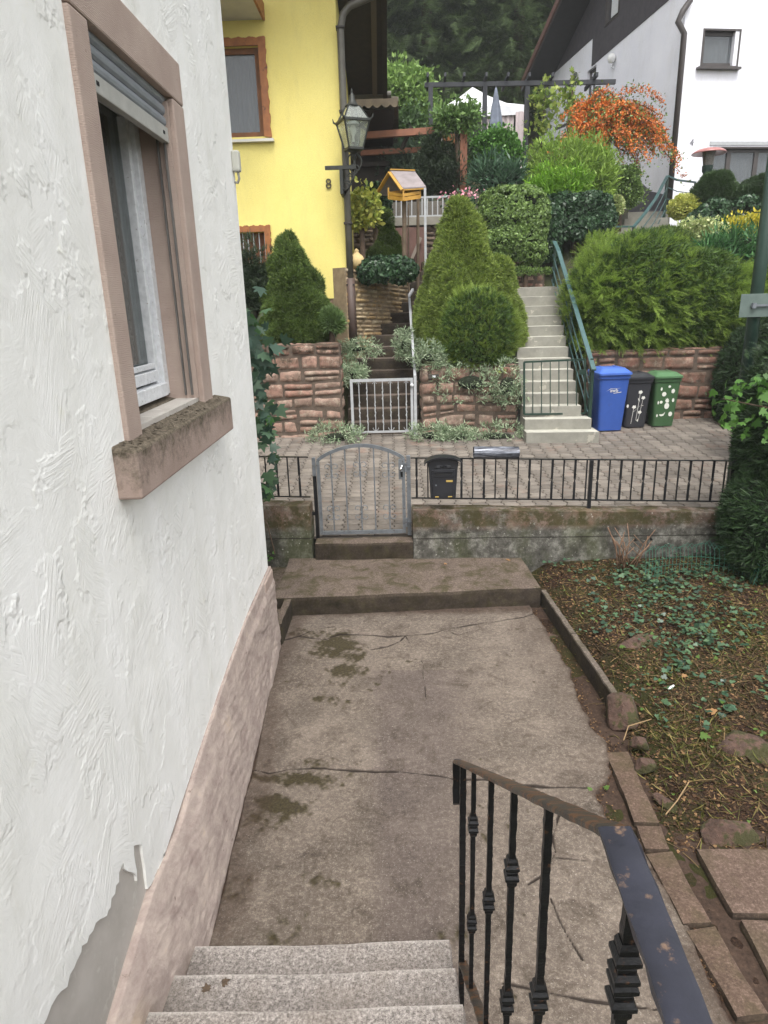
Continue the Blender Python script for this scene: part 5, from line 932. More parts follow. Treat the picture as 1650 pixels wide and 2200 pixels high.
# ================================================================== yellow house
def ystucco(name, c1, c2, bs=34):
    k = NT(name); col = k.ramp(k.noise(1.3, 5, .6), [(.3, c1), (.7, c2)]); col = k.mix(k.math('MULTIPLY', k.ramp(k.noise(2.2, 7, .75, k.mapping((1.6, 1, .35))), [(.50, 0.0), (.75, 1.0)]), .16), col, s2l((150, 140, 110))); col = k.mix(k.math('MULTIPLY', k.ramp(k.noise(28, 6, .8), [(.45, 0.0), (.7, 1.0)]), .10), col, s2l((140, 132, 110))); k.bump(k.noise(bs, 7, .78, k.mapping((1, 1, 1.6))), .55, .02); return k.fin(col, .9, 0, .2)
M_yw = ystucco('yellow_house_render', s2l((234, 220, 136)), s2l((229, 213, 127))); M_brn = pm('brown_base_render', s2l((132, 106, 90)), s2l((112, 92, 80)), 6, .9, .5, 60, .006)
M_wood = pm('orange_stained_wood', s2l((164, 104, 54)), s2l((134, 82, 44)), 9, .55, .3, 50, .003, spots=s2l((96, 58, 34)), sp_scale=7); M_dkw = pm('dark_brown_boards', s2l((52, 44, 38)), s2l((38, 33, 29)), 8, .7, .4, 30, .004)
M_pipe = pm('grey_brown_downpipe', s2l((92, 90, 80)), s2l((74, 70, 62)), 5, .45, .1, 60, .001)
yh = thing('yellow_house', (-4, 13.5, 2), 'bright yellow rendered house with wavy wooden window frames across the street', 'house')
HY = 13.5; XE = -.915
def R3(px0, py0, px1, py1, y): a_, c_ = D(px0, py0, y), D(px1, py1, y); return a_[0], c_[2], c_[0], a_[2]
w1 = R3(468, 102, 571, 293, HY); w2 = R3(508, 500, 574, 572, HY); w1 = (w1[0], w1[1], w1[2]-.02, w1[3]); 
mk('wall', panel(rect(-9, 3.06, XE, 8.6), [rect(-3.2, w1[1], w1[2], w1[3]), rect(-3.0, w2[1], w2[2], w2[3])], (0, HY, 0), EX, EZ, EY, .3), M_yw, yh)
b = MB(); b.box((-9, HY+.301, 1.5), (XE, 16.3, 8.4)); mk('side_wall', b, M_yw, yh)
b = MB(); b.box((-9, HY+.02, 1.2), (XE-.01, HY+.3, 3.058)); mk('base_wall', b, M_brn, yh)
b = MB(); b.hexa([(-9, 12.2, 8.72), (-.03, 12.2, 8.72), (-.12, 16.55, 7.25), (-9, 16.55, 7.25), (-9, 12.2, 8.95), (-.03, 12.2, 8.95), (-.12, 16.55, 7.47), (-9, 16.55, 7.47)]); rf = mk('roof', b, M_dkw, yh)
b = MB(); b.bar((-.055, 12.2, 8.78), (-.13, 16.6, 7.30), .09, .30); mk('verge_board', b, M_dkw, rf)
b = MB(); b.bar((-.25, 13.2, 8.36), (-.35, 16.5, 7.22), .10, .05); mk('verge_lath', b, pm('weathered_lath', s2l((92, 82, 68)), bump=0), rf)
b = MB(); b.tube([(-9, 16.62, 7.25), (.0, 16.62, 7.25)], .07, 10); mk('gutter', b, M_pipe, rf)
dpp = [D(811, -14, 13.38), D(790, -4, 13.38), D(752, 12, 13.38), D(737, 30, 13.38), D(736, 60, 13.38), D(747, 400, 13.38), D(757, 640, 13.38), D(760, 735, 13.38)]
dpp[-3][0] = dpp[-4][0] = dpp[-2][0] = dpp[-1][0] = XE+.075; b = MB(); b.tube(dpp[:7], .062, 10); dp_ = mk('downpipe', b, M_pipe, yh, True)
b = MB(); q = dpp[6]; b.tube([(q[0], 13.37, q[2]+.35), (q[0]+.01, 13.36, 2.1)], .085, 10); mk('standpipe', b, pm('brown_standpipe', s2l((84, 66, 58)), s2l((66, 54, 48)), 5, .6, .2), dp_, True)
for py_ in (60, 240, 480, 612): q = D(745, py_, 13.38); b = MB(); b.box((XE-.0, 13.3, q[2]-.015), (XE+.15, 13.46, q[2]+.015)); mk('pipe_bracket', b, M_dkw, dp_)
def wavy_frame(x0, z0, x1, z1, w_=.125):
    b = MB(); n = 40; y0, y1 = HY-.045, HY+.02
    pts = [(x1, z0)]+[(x1+w_+.010*math.sin(i*.9)+.004*math.sin(i*2.1), z0-.03+(z1-z0+w_*.6)*i/n) for i in range(n+1)]+[(x1, z1)]; b.prism(pts, (0, HY, 0), EX, EZ, EY, -.045, .02)
    pts = [(x0, z1+.002), (x1+w_*1.02, z1+.002)]+[(x1+w_*1.05-(x1+w_-x0)*i/n, z1+w_+.009*math.sin(i*.8)+.004*math.sin(i*1.9)) for i in range(n+1)]; b.prism(pts, (0, HY, 0), EX, EZ, EY, -.043, .02); return b
M_curt = pm('grey_net_curtain', s2l((156, 158, 162)), s2l((120, 122, 128)), 30, .9, 0); M_glass2 = NT('reflecting_glass'); M_glass2.b.inputs['Transmission Weight'].default_value = .75; M_glass2 = M_glass2.fin(s2l((150, 156, 160)), .05)
def curtain(name, x0, z0, x1, z1, y, mat, parent, f=22, u=EX, v=EY):
    n = 120; xx = np.linspace(x0, x1, n); yy_ = y+.03*np.sin(xx*f+np.sin(xx*7)*2); V = np.concatenate([np.stack([xx, yy_, xx*0+z0], 1), np.stack([xx, yy_, xx*0+z1], 1)]); return fastmesh(name, V, grid(n, 2), mat, parent, True)
wo = mk('window', wavy_frame(-3.2, w1[1], w1[2], w1[3]), M_wood, yh)
b = MB(); b.box((-3.2, HY+.08, w1[1]+.002), (w1[2]-.001, HY+.16, w1[1]+.09)).box((w1[2]-.09, HY+.081, w1[1]+.091), (w1[2]-.001, HY+.159, w1[3]-.09)).box((-3.2, HY+.08, w1[3]-.09), (w1[2]-.001, HY+.16, w1[3]-.001)); mk('sash', b, pm('brown_sash', s2l((128, 84, 52)), s2l((100, 68, 46)), bump=0), wo)
b = MB(); b.box((-3.2, HY+.11, w1[1]+.09), (w1[2]-.09, HY+.12, w1[3]-.09)); mk('pane', b, M_glass2, wo)
curtain('net_curtain', -3.15, w1[1]+.1, w1[2]-.12, w1[3]-.1, HY+.2, M_curt, wo, 60)
b = MB(); b.box((-3.2, HY-.10, w1[1]-.095), (w1[2]+.17, HY-.001, w1[1]-.05)); mk('sill', b, pm('pale_marble_sill', s2l((206, 204, 196)), bump=0), wo)
b = MB(); b.box((-9, HY+.26, 3.2), (-1.3, HY+.27, 8.5)); mk('room_screen', b, M_dark, yh)
wo = mk('window', wavy_frame(-3.0, w2[1], w2[2], w2[3], .11), M_wood, yh)
b = MB()
for i in range(12): z = w2[1]+.0+i*(w2[3]-w2[1])/12; b.hexa([(-3.0, HY+.15, z), (w2[2]-.001, HY+.15, z), (w2[2]-.001, HY+.17, z), (-3.0, HY+.17, z), (-3.0, HY+.13, z+.06), (w2[2]-.001, HY+.13, z+.06), (w2[2]-.001, HY+.15, z+.06), (-3.0, HY+.15, z+.06)])
mk('shutter_slats', b, pm('brown_slats', s2l((140, 92, 66)), s2l((112, 76, 56)), bump=0), wo)
for px_ in (512, 523, 534, 546, 558, 570): q = D(px_, 530, HY+.03); b = MB(); b.tube([(q[0], HY+.04, w2[1]), (q[0], HY+.04, w2[3])], .011, 6); mk('window_bar', b, M_gpaint, wo)
b = MB(); b.box((-6, 12.0, 7.64), (-2.17, 13.498, 7.84)); bl = mk('balcony', b, pm('grey_white_soffit', s2l((200, 198, 192)), s2l((186, 184, 178)), 4, .8, .1), yh)
b = MB(); b.box((-2.169, 11.98, 7.62), (-2.13, 13.49, 7.87)); mk('balcony_trim', b, M_wood, bl)
q = D(706, 396, HY); mk('house_number', text_mb('8', .235, (q[0], HY-.012, q[2]), EX, EZ, (0, -1, 0), .012), pm('dark_number', s2l((74, 66, 50)), bump=0), yh)
# lantern on its bracket
LY = 13.05; lp = thing('street_lantern', (-.7, LY, 5.0), 'old-fashioned four-sided lantern on a scrolled iron bracket at the corner of the yellow house', 'lantern')
M_li = pm('lantern_iron', s2l((58, 60, 56)), s2l((44, 46, 43)), 12, .5, .3, 60, .003, .4); M_lg = NT('clear_lantern_glass'); M_lg.b.inputs['Transmission Weight'].default_value = .9; M_lg = M_lg.fin((.85, .9, .84), .08)
cT, cB = D(758, 262, LY), D(757, 321, LY); hw_t, hw_b = .225, .125; zt_, zb = cT[2], cB[2]; lx = cT[0]; k4 = [(-1,-1),(1,-1),(1,1),(-1,1)]; rotL = math.radians(22)
def LQ(a_, c_, z): return (lx+a_*math.cos(rotL)-c_*math.sin(rotL), LY+a_*math.sin(rotL)+c_*math.cos(rotL), z)
b = MB(); 
for a_, c_ in k4: b.bar(LQ(a_*hw_b, c_*hw_b, zb), LQ(a_*hw_t, c_*hw_t, zt_), .022, .022)
for i in range(4):
    a_, c_ = k4[i], k4[(i+1) % 4]; b.bar(LQ(a_[0]*hw_t, a_[1]*hw_t, zt_), LQ(c_[0]*hw_t, c_[1]*hw_t, zt_), .05, .035).bar(LQ(a_[0]*hw_b, a_[1]*hw_b, zb), LQ(c_[0]*hw_b, c_[1]*hw_b, zb), .04, .035)
    b.tube([LQ(a_[0]*hw_t, a_[1]*hw_t, zt_), LQ(a_[0]*(hw_t+.04), a_[1]*(hw_t+.04), zt_+.03), LQ(a_[0]*(hw_t+.05), a_[1]*(hw_t+.05), zt_+.09)], [.018, .016, .006], 6)
    b.bar(LQ(a_[0]*hw_t, a_[1]*hw_t, zt_), LQ(a_[0]*.10, a_[1]*.10, zt_+.23), .018, .018)
mk('lantern_frame', b, M_li, lp)
b = MB()
for i in range(4):
    a_, c_ = k4[i], k4[(i+1) % 4]; s_ = .985; vs = [LQ(a_[0]*hw_b*s_, a_[1]*hw_b*s_, zb), LQ(c_[0]*hw_b*s_, c_[1]*hw_b*s_, zb), LQ(c_[0]*hw_t*s_, c_[1]*hw_t*s_, zt_), LQ(a_[0]*hw_t*s_, a_[1]*hw_t*s_, zt_)]; b.add(vs, [(0, 1, 2, 3)])
    vs = [LQ(a_[0]*hw_t*s_, a_[1]*hw_t*s_, zt_), LQ(c_[0]*hw_t*s_, c_[1]*hw_t*s_, zt_), LQ(c_[0]*.10, c_[1]*.10, zt_+.225), LQ(a_[0]*.10, a_[1]*.10, zt_+.225)]; b.add(vs, [(0, 1, 2, 3)])
gl = mk('lantern_glass', b, M_lg, lp); md = gl.modifiers.new('thick', 'SOLIDIFY'); md.thickness = .004
b = MB(); b.lathe([(.0, .22), (.11, .22), (.13, .235), (.09, .27), (.055, .33), (.04, .40), (.015, .44), (.02, .46), (.006, .50), (.0, .52)], (lx, LY, zt_), 14); mk('lantern_cap', b, M_li, lp, auto=40)
b = MB(); b.lathe([(.0, 0), (.12, .0), (.09, .05), (.0, .06)], (lx, LY, zt_-.05), 14); mk('reflector', b, M_gpaint, lp)
b = MB(); b.lathe([(.0, 0), (.022, .0), (.022, .08), (.045, .14), (.052, .20), (.03, .26), (0, .27)], (lx, LY, zb+.12), 12); mk('bulb', b, pm('frosted_bulb', (.85, .85, .8), rough=.3, bump=0), lp, True)
b = MB(); bz = D(735, 360, LY)[2]; b.lathe([(.0, -.16), (.03, -.15), (.05, -.10), (.03, -.06), (.06, -.03), (.14, 0), (.14, .02), (0, .02)], (lx, LY, zb-.02), 12)
b.tube([(lx, LY, zb-.16), (lx, LY, bz-.0)], .022, 8)
for s_ in (-1, 1):
    pts = [(lx+s_*(.02+.13*math.sin(t_*3.1)*(1-t_*.3)), LY, zb-.04-.33*t_) for t_ in np.linspace(0, 1, 14)]; b.tube(pts, .012, 6)
for t0, r_ in ((0, .11), (1, .075), (2, .09)):
    cx_, cz_ = lx-.02-.07*t0, bz-.05-.12*t0; pts = [(cx_+r_*(1-.6*t_)*math.cos(t_*8.5), LY, cz_+r_*(1-.6*t_)*math.sin(t_*8.5)) for t_ in np.linspace(0, 1, 22)]; b.tube(pts, .011, 6)
b.tube([(lx+.02, LY, bz), (lx-.02, LY, bz-.17), (lx-.12, LY+.05, bz-.33), (XE+.0, HY-.1, bz-.4)], .017, 8)
b.box((XE-.27, LY-.03, bz-.03), (lx+.03, LY+.03, bz+.03)); b.box((XE-.02, LY-.03, bz-.42), (XE+.035, HY+.0, bz-.031)); b.box((XE-.02, LY+.031, bz-.031), (XE+.035, HY, bz+.028)); mk('bracket', b, M_li, lp)
# ================================================================== white house
WO = np.array((7.42, 20, 0.)); wg = nrm(np.array((-.15, .99, 0))); wn = np.array((-wg[1], wg[0], 0)); wf_ = -wn
def WPL(px, py, off=0.):
    r = ray(px, py); t_ = ((WO+wn*off-CAM)@wn)/(r@wn); p = CAM+r*t_; return ((p-WO)@wg, p[2])
def FPL(px, py):
    r = ray(px, py); t_ = ((WO-CAM)@wg)/(r@wg); p = CAM+r*t_; return ((p-WO)@wf_, p[2])
M_ww = ystucco('white_house_render', s2l((240, 240, 246)), s2l((232, 232, 240)), 50); M_clad = pm('dark_timber_cladding', s2l((76, 72, 76)), s2l((60, 57, 61)), 6, .75, .2, 30, .003); M_dbase = pm('dark_grey_base', s2l((92, 90, 96)), s2l((80, 78, 84)), 5, .8, .3, 60, .004)
M_frame = pm('dark_brown_window_frame', s2l((72, 66, 64)), s2l((60, 55, 54)), bump=0, rough=.45)
wh = thing('white_house', (WO[0], WO[1], 4.3), 'white house with dark timber gable cladding at the top right of the slope', 'house')
lo = WPL(1188, 163); 
dr0, dr1 = WPL(1264, 100), WPL(1276, 235)
ga = panel([(0, 4), (10.2, 4), (10.2, 10.9), (5.6, 10.95), (5.58, 10.15), (0, 10.3)], [rect(dr1[0], 8.2, dr0[0]-.02, 10.1)], WO, wg, EZ, wf_, .3); mk('gable_wall', ga, M_ww, wh)
mk('front_wall', None or panel([(0.301, 4), (9, 4), (9, 12), (0.301, 12)], [rect(FPL(1514, 60)[0], FPL(1514, 143)[1], FPL(1582, 60)[0], FPL(1582, 64)[1]), rect(FPL(1532, 312)[0], 4.9, FPL(1720, 312)[0], FPL(1532, 316)[1])], WO, wf_, EZ, wg, .3), M_ww, wh)
b = MB(); p = WO+wn*-.004; b.hexa([WO+wf_*.0+wg*.003, WO+wf_*.3+wg*.003, WO+wf_*.3+wg*.3, WO+wg*.3]+[q+np.array((0, 0, 12)) for q in (WO+wf_*.0+wg*.003, WO+wf_*.3+wg*.003, WO+wf_*.3+wg*.3, WO+wg*.3)]); 
v0 = WPL(1205, 0, 1.0); v1 = WPL(1130, 170, 1.0); sl_ = (v0[1]-v1[1])/(v0[0]-v1[0]); zr0 = v1[1]-sl_*v1[0]
cl = [(-.0, 10.302), (5.578, 10.152), (5.6, 10.952), (10.2, 10.902), (10.2, max(zr0+sl_*10.2-.2, 10.92)), (0, zr0-.2)]
mk('cladding', panel(cl, [rect(WPL(1333, 0)[0], 10.95, WPL(1304, 0)[0]-.0, 12.3)], WO+wn*.02, wg, EZ, wf_, .3), M_clad, wh)
u0 = WPL(1333, 50); b = MB()
gw = WPL(1333, 0)[0], WPL(1304, 0)[0]; mk('window', panel(rect(gw[0], 10.95, gw[1], 12.3), [rect(gw[0]+.07, 11.02, gw[1]-.07, 12.23)], WO+wn*.03, wg, EZ, wf_, .1), M_frame, wh)
mk('blind', panel(rect(gw[0]+.02, 11.1, gw[1]-.3, 12.25), [], WO-wn*.03, wg, EZ, wf_, .02), M_white, wh)
fr_ = mk('window', panel(rect(dr1[0], 8.2, dr0[0]-.02, 10.1), [rect(dr1[0]+.09, 8.28, dr0[0]-.11, 10.02)], WO-wn*.1, wg, EZ, wf_, .06), M_frame, wh)
mk('pane', panel(rect(dr1[0]+.09, 8.28, dr0[0]-.11, 10.02), [], WO-wn*.12, wg, EZ, wf_, .02), M_glass2, fr_)
A_ = WO+wn*1.0; 
def rp(s_, o_, dz): q = WO+wg*s_+wn*o_; return np.array((q[0], q[1], zr0+sl_*s_+dz))
b = MB(); b.hexa([rp(9.6, 1.0, -.02), rp(9.6, -9, -.02), rp(-1.5, -9, -.02), rp(-1.5, 1.0, -.02), rp(9.6, 1.0, .14), rp(9.6, -9, .14), rp(-1.5, -9, .14), rp(-1.5, 1.0, .14)]); rf = mk('roof', b, pm('dark_boarded_soffit', s2l((50, 48, 50)), s2l((42, 40, 42)), 4, .8, .1), wh)
b = MB(); b.bar(rp(9.75, 1.03, .12), rp(-1.5, 1.03, .12), .06, .20); mk('verge_tiles', b, pm('reddish_verge_tiles', s2l((112, 80, 70)), s2l((92, 70, 62)), 6, .7, .3), rf)
b = MB(); b.bar(rp(9.7, .99, .03), rp(-1.5, .99, .03), .03, .17); mk('verge_board', b, M_frame, rf)
k_ = [WPL(1380, 375), WPL(1412, 410)]; mk('base_slope', panel([(0.001, 4.3), (0.001, 5.5), (1.0, 5.75), (2.6, 6.6), (3.4, 6.6), (3.4, 4.3)], [], WO+wn*.03, wg, EZ, wf_, .029), M_dbase, wh)
b = MB(); dpn = [FPL(1482, -40), FPL(1478, 5), FPL(1462, 28), FPL(1452, 50), FPL(1449, 75)]; pts = [WO+wf_*q[0]-wg*.1+np.array((0, 0, q[1])) for q in dpn]; pts[-1] = np.array((WO[0]-.02, WO[1]-.1, pts[-1][2])); pts.append(np.array((WO[0]-.02, WO[1]-.1, 5.2))); b.tube(pts, .075, 10); mk('downpipe', b, M_frame, wh, True)
M_curt2 = pm('white_net_curtain', s2l((196, 198, 204)), s2l((164, 168, 176)), 22, .9, 0); EZn = np.array((0, 0, 1.))
def fwin(a_, c_, mull, parent_label=None, sill=True):
    x0, z1 = FPL(*a_); x1, z0 = FPL(*c_); O = WO+wg*.10
    w_ = mk('window', panel(rect(x0, z0, x1, z1), [rect(x0+.09, z0+.1, x1-.1, z1-.09)], O, wf_, EZ, wg, .07), M_frame, wh)
    mk('outer_frame', panel(rect(x0-.035, z0-.03, x1+.035, z1+.03), [rect(x0+.012, z0+.012, x1-.012, z1-.012)], WO-wg*.012, wf_, EZ, wg, .10), M_frame, w_)
    mk('pane', panel(rect(x0+.08, z0+.08, x1-.08, z1-.08), [], O+wg*.03, wf_, EZ, wg, .01), M_glass2, w_)
    n = 100; xx = np.linspace(x0+.1, x1-.1, n); rows = []
    for zz_ in (0, 1): rows.append(WO+wf_*xx[:, None]+(wg*(.26+.02*np.sin(xx*30+2*np.sin(xx*5))[:, None]))+np.array((0, 0, 1.))*(z0+.1 if not zz_ else z1-.12)); 
    fastmesh('net_curtain', np.concatenate(rows), grid(n, 2), M_curt2, w_, True)
    for m_ in mull: b = MB(); O2 = O-wg*.004; b.hexa([O2+wf_*(m_-.06)+EZn*z0, O2+wf_*(m_+.06)+EZn*z0, O2+wf_*(m_+.06)+wg*.07+EZn*z0, O2+wf_*(m_-.06)+wg*.07+EZn*z0, O2+wf_*(m_-.06)+EZn*z1, O2+wf_*(m_+.06)+EZn*z1, O2+wf_*(m_+.06)+wg*.07+EZn*z1, O2+wf_*(m_-.06)+wg*.07+EZn*z1]); mk('mullion', b, M_frame, w_)
    if sill: b = MB(); O3 = WO-wg*.14; b.hexa([O3+wf_*(x0-.14)+EZn*(z0-.09), O3+wf_*(x1+.06)+EZn*(z0-.09), O3+wf_*(x1+.06)+wg*.138+EZn*(z0-.09), O3+wf_*(x0-.14)+wg*.138+EZn*(z0-.09), O3+wf_*(x0-.14)+EZn*(z0-.04), O3+wf_*(x1+.06)+EZn*(z0-.04), O3+wf_*(x1+.06)+wg*.138+EZn*(z0-.04), O3+wf_*(x0-.14)+wg*.138+EZn*(z0-.04)]); mk('sill', b, M_frame, w_)
    return w_, x0, x1, z0, z1
M_dcurt = pm('dim_net_curtain', s2l((120, 122, 130)), s2l((96, 98, 106)), 12, .9, 0)
fwin((1514, 64), (1582, 143), [])
x0_ = FPL(1532, 312)[0]; 
fwin((1534, 318), (1715, 425), [x0_+.55, x0_+1.35, x0_+2.2], sill=False)
O3 = WO-wg*.02; b = MB(); xa, za = FPL(1528, 312); b.hexa([O3+wf_*(xa-.05)+EZn*(za-.0), O3+wf_*(xa+3)+EZn*za, O3+wf_*(xa+3)+wg*.02+EZn*za, O3+wf_*(xa-.05)+wg*.02+EZn*za]+[q+EZn*.09 for q in (O3+wf_*(xa-.05)+EZn*(za-.0), O3+wf_*(xa+3)+EZn*za, O3+wf_*(xa+3)+wg*.02+EZn*za, O3+wf_*(xa-.05)+wg*.02+EZn*za)]); mk('awning_box', b, M_gpaint, wh)
mk('room_screen', panel(rect(.4, 4, 9, 11.9), [], WO+wg*.29, wf_, EZ, wg, .01), M_dcurt, wh)
q = FPL(1486, 306); qq = WO+wf_*q[0]+EZn*q[1]; mk('house_number', text_mb('4', .22, qq-wg*.012, wf_, EZ, -wg, .012), pm('grey_number', s2l((130, 130, 136)), bump=0), wh)
q = WPL(1322, 125); qq = WO+wg*q[0]+EZn*q[1]+wn*.12; b = MB(); b.lathe([(0, -.14), (.08, -.11), (.13, 0), (.08, .11), (0, .14)], qq, 16); gl_ = mk('globe_lamp', b, pm('white_globe', (.8, .8, .78), rough=.3, bump=0), wh, True)
b = MB(); b.tube([qq-EZn*.13, qq-EZn*.24, qq-EZn*.27-wn*.11], .02, 8); mk('lamp_arm', b, M_white, gl_)
q = [WPL(1318, 150), WPL(1266, 195)]; b = MB(); 
for s_, z_ in ((5.2, 8.75),): 
    p0 = WO+wn*.03+wg*3.1+EZn*8.55; p1 = WO+wn*.03+wg*6.2+EZn*8.75; b.hexa([p0, p1, p1+wn*.9-EZn*.35, p0+wn*.9-EZn*.35]+[x+EZn*.08 for x in (p0, p1, p1+wn*.9-EZn*.35, p0+wn*.9-EZn*.35)])
mk('porch_canopy', b, M_clad, wh)
# ================================================================== structures on the slope
M_blkw = pm('black_pergola_timber', s2l((52, 54, 60)), s2l((40, 42, 46)), 6, .7, .2, 40, .003); M_red_w = pm('reddish_brown_timber', s2l((150, 98, 72)), s2l((122, 80, 60)), 6, .7, .3, 40, .004)
pg = thing('black_pergola', (4, 21, 5), 'black timber pergola spanning in front of the white gazebo and the white house', 'pergola')
PB = []; PY = 21.0
for y_, nm in ((PY, 'front_beam'),):
    b = MB(); b.bar(D(912, 183, y_), D(1322, 176, y_), .09, .11); mk(nm, b, M_blkw, pg)
for px_ in (925, 1042, 1133, 1228, 1285):
    q = D(px_, 186, PY); b = MB(); b.box((q[0]-.06, PY-.06, float(hillz(q[0], PY))-.2), (q[0]+.06, PY+.06, q[2]+.0)); mk('post', b, M_blkw, pg)
for px_ in (918, 955, 995, 1042, 1088, 1133, 1182, 1230, 1275):
    q = D(px_, 173, PY); b = MB(); b.bar((q[0], PY-.35, q[2]+.05), (q[0]+.04, PY+1.0, q[2]+.05), .06, .10); mk('rafter', b, M_blkw, pg)
M_canv = pm('white_gazebo_fabric', s2l((226, 226, 228)), s2l((206, 208, 212)), 4, .9, .3, 8, .02); M_pinkc = pm('pale_pink_gazebo_curtain', s2l((204, 190, 190)), s2l((178, 166, 166)), 3, .9, .3, 10, .02)
gz = thing('gazebo', D(1030, 300, 25), 'white fabric gazebo with peaked roof and hanging pale curtains on the upper terrace', 'gazebo')
l_, r_, p_ = D(928, 232, 24), D(1129, 222, 24), D(1015, 196, 25.5); ey_ = l_[2]; b = MB(); xm = p_[0]; n = 16
ring = []; 
for cx, cy in ((l_[0], 24), (r_[0], 24), (r_[0], 27), (l_[0], 27)): ring.append((cx, cy, ey_))
vs = [(xm, 25.5, p_[2]+.12)]+[]; 
for f_, sag in ((.33, .10), (.66, .13), (1, 0)):
    for i in range(4):
        a_, c_ = ring[i], ring[(i+1) % 4]
        for j in range(6): t_ = j/6; x = a_[0]+(c_[0]-a_[0])*t_; y = a_[1]+(c_[1]-a_[1])*t_; vs.append((xm+(x-xm)*f_, 25.5+(y-25.5)*f_, p_[2]+.12+(ey_-p_[2]-.12)*f_-sag))
m_ = 24; fs = [(0, 1+j, 1+(j+1) % m_) for j in range(m_)]+[(1+k_*m_+j, 1+(k_+1)*m_+j, 1+(k_+1)*m_+(j+1) % m_, 1+k_*m_+(j+1) % m_) for k_ in range(2) for j in range(m_)]; b.add(vs, fs); mk('canopy', b, M_canv, gz, auto=60)
b = MB()
for i in range(4): a_, c_ = ring[i], ring[(i+1) % 4]; b.hexa([(a_[0], a_[1]-.02, ey_-.28), (c_[0], c_[1]-.02, ey_-.28), (c_[0], c_[1], ey_-.28), (a_[0], a_[1], ey_-.28), (a_[0], a_[1]-.02, ey_), (c_[0], c_[1]-.02, ey_), (c_[0], c_[1], ey_), (a_[0], a_[1], ey_)])
mk('valance', b, M_canv, gz)
curtain('curtain', D(1035, 230, 24)[0], ey_-2.3, D(1105, 230, 24)[0], ey_-.2, 24.05, M_pinkc, gz, 25)
curtain('curtain', D(1108, 230, 24)[0], ey_-2.6, r_[0], ey_-.2, 23.95, M_pinkc, gz, 40)
curtain('curtain', l_[0], ey_-2.6, D(965, 230, 24)[0], ey_-.2, 24.05, M_pinkc, gz, 30)
for cx, cy, _ in ring: b = MB(); b.box((cx-.03, cy-.03, float(hillz(cx, cy))-.1), (cx+.03, cy+.03, ey_-.3)); mk('post', b, M_canv, gz)
q0, q1 = D(1067, 188, 20.3), D(1064, 278, 20.3); pa = thing('parasol', (q1[0], 20.3, float(hillz(q1[0], 20.3))), 'closed grey parasol standing in front of the white gazebo', 'parasol')
b = MB(); prof = []; n = 20; vs = []
for f_ in np.linspace(0, 1, 12):
    r_ = .02+.17*f_**.8*(1 if f_ < .93 else .85); z = q0[2]+(q1[2]-q0[2])*f_
    for k_ in range(n): t_ = 6.2832*k_/n; rr_ = r_*(1+.22*math.cos(5*t_)*f_); vs.append((q1[0]+rr_*math.cos(t_), 20.3+rr_*math.sin(t_), z))
b.add(vs, [(i*n+k_, i*n+(k_+1) % n, (i+1)*n+(k_+1) % n, (i+1)*n+k_) for i in range(11) for k_ in range(n)]+[tuple(range(n-1, -1, -1))]); mk('folded_canopy', b, pm('grey_parasol_cloth', s2l((112, 120, 134)), s2l((88, 94, 106)), 5, .85, .1), pa, True)
b = MB(); b.tube([(q1[0], 20.3, q1[2]-1.2), (q1[0], 20.3, q0[2]+.12)], .022, 8); mk('pole', b, M_blkw, pa)
# shed with scalloped roof edge
sd = thing('garden_shed', D(800, 300, 18), 'dark timber garden shed with scalloped roof edge beside the yellow house', 'shed')
a_, c_ = D(736, 208, 17), D(856, 208, 17); b = MB(); b.hexa([(a_[0]-.3, 16.9, a_[2]-.06), (c_[0], 16.9, c_[2]-.10), (c_[0], 20, c_[2]-.5), (a_[0]-.3, 20, a_[2]-.46)]+[(x, y, z+.08) for x, y, z in ((a_[0]-.3, 16.9, a_[2]-.06), (c_[0], 16.9, c_[2]-.10), (c_[0], 20, c_[2]-.5), (a_[0]-.3, 20, a_[2]-.46))]); mk('roof', b, pm('grey_roofing_felt', s2l((128, 122, 112)), s2l((96, 92, 84)), 5, .9, .4), sd)
sc = [(a_[0]-.3, 0), (c_[0]-.02, -.03)]; L = c_[0]-a_[0]+.28; pts = [(0, 0), (0, -.14)]; 
for i in range(56): x = L*i/55; pts.append((x, -.15-.06*abs(math.sin(i*math.pi/7))))
pts += [(L, -.02)]; b = MB(); b.prism(pts, (a_[0]-.3, 16.87, a_[2]-.062), EX, EZ, EY, 0, .025); mk('scalloped_board', b, pm('weathered_fascia', s2l((112, 100, 80)), s2l((84, 74, 60)), bump=0), sd)
q = D(838, 240, 18.2); b = MB(); b.box((-1.4, 18.2, 4.2), (q[0]-.05, 19.6, 7.0)); b2 = D(833, 292, 17.6); mk('wall', b, M_dkw, sd); b = MB(); b.hexa([(-1.4, 17.0, 7.08), (c_[0]-.1, 17.0, 7.05), (c_[0]-.15, 18.19, 6.55), (-1.4, 18.19, 6.55), (-1.4, 17.0, 7.1), (c_[0]-.1, 17.0, 7.07), (c_[0]-.15, 18.19, 6.6), (-1.4, 18.19, 6.6)]); mk('ceiling_boards', b, M_dkw, sd)
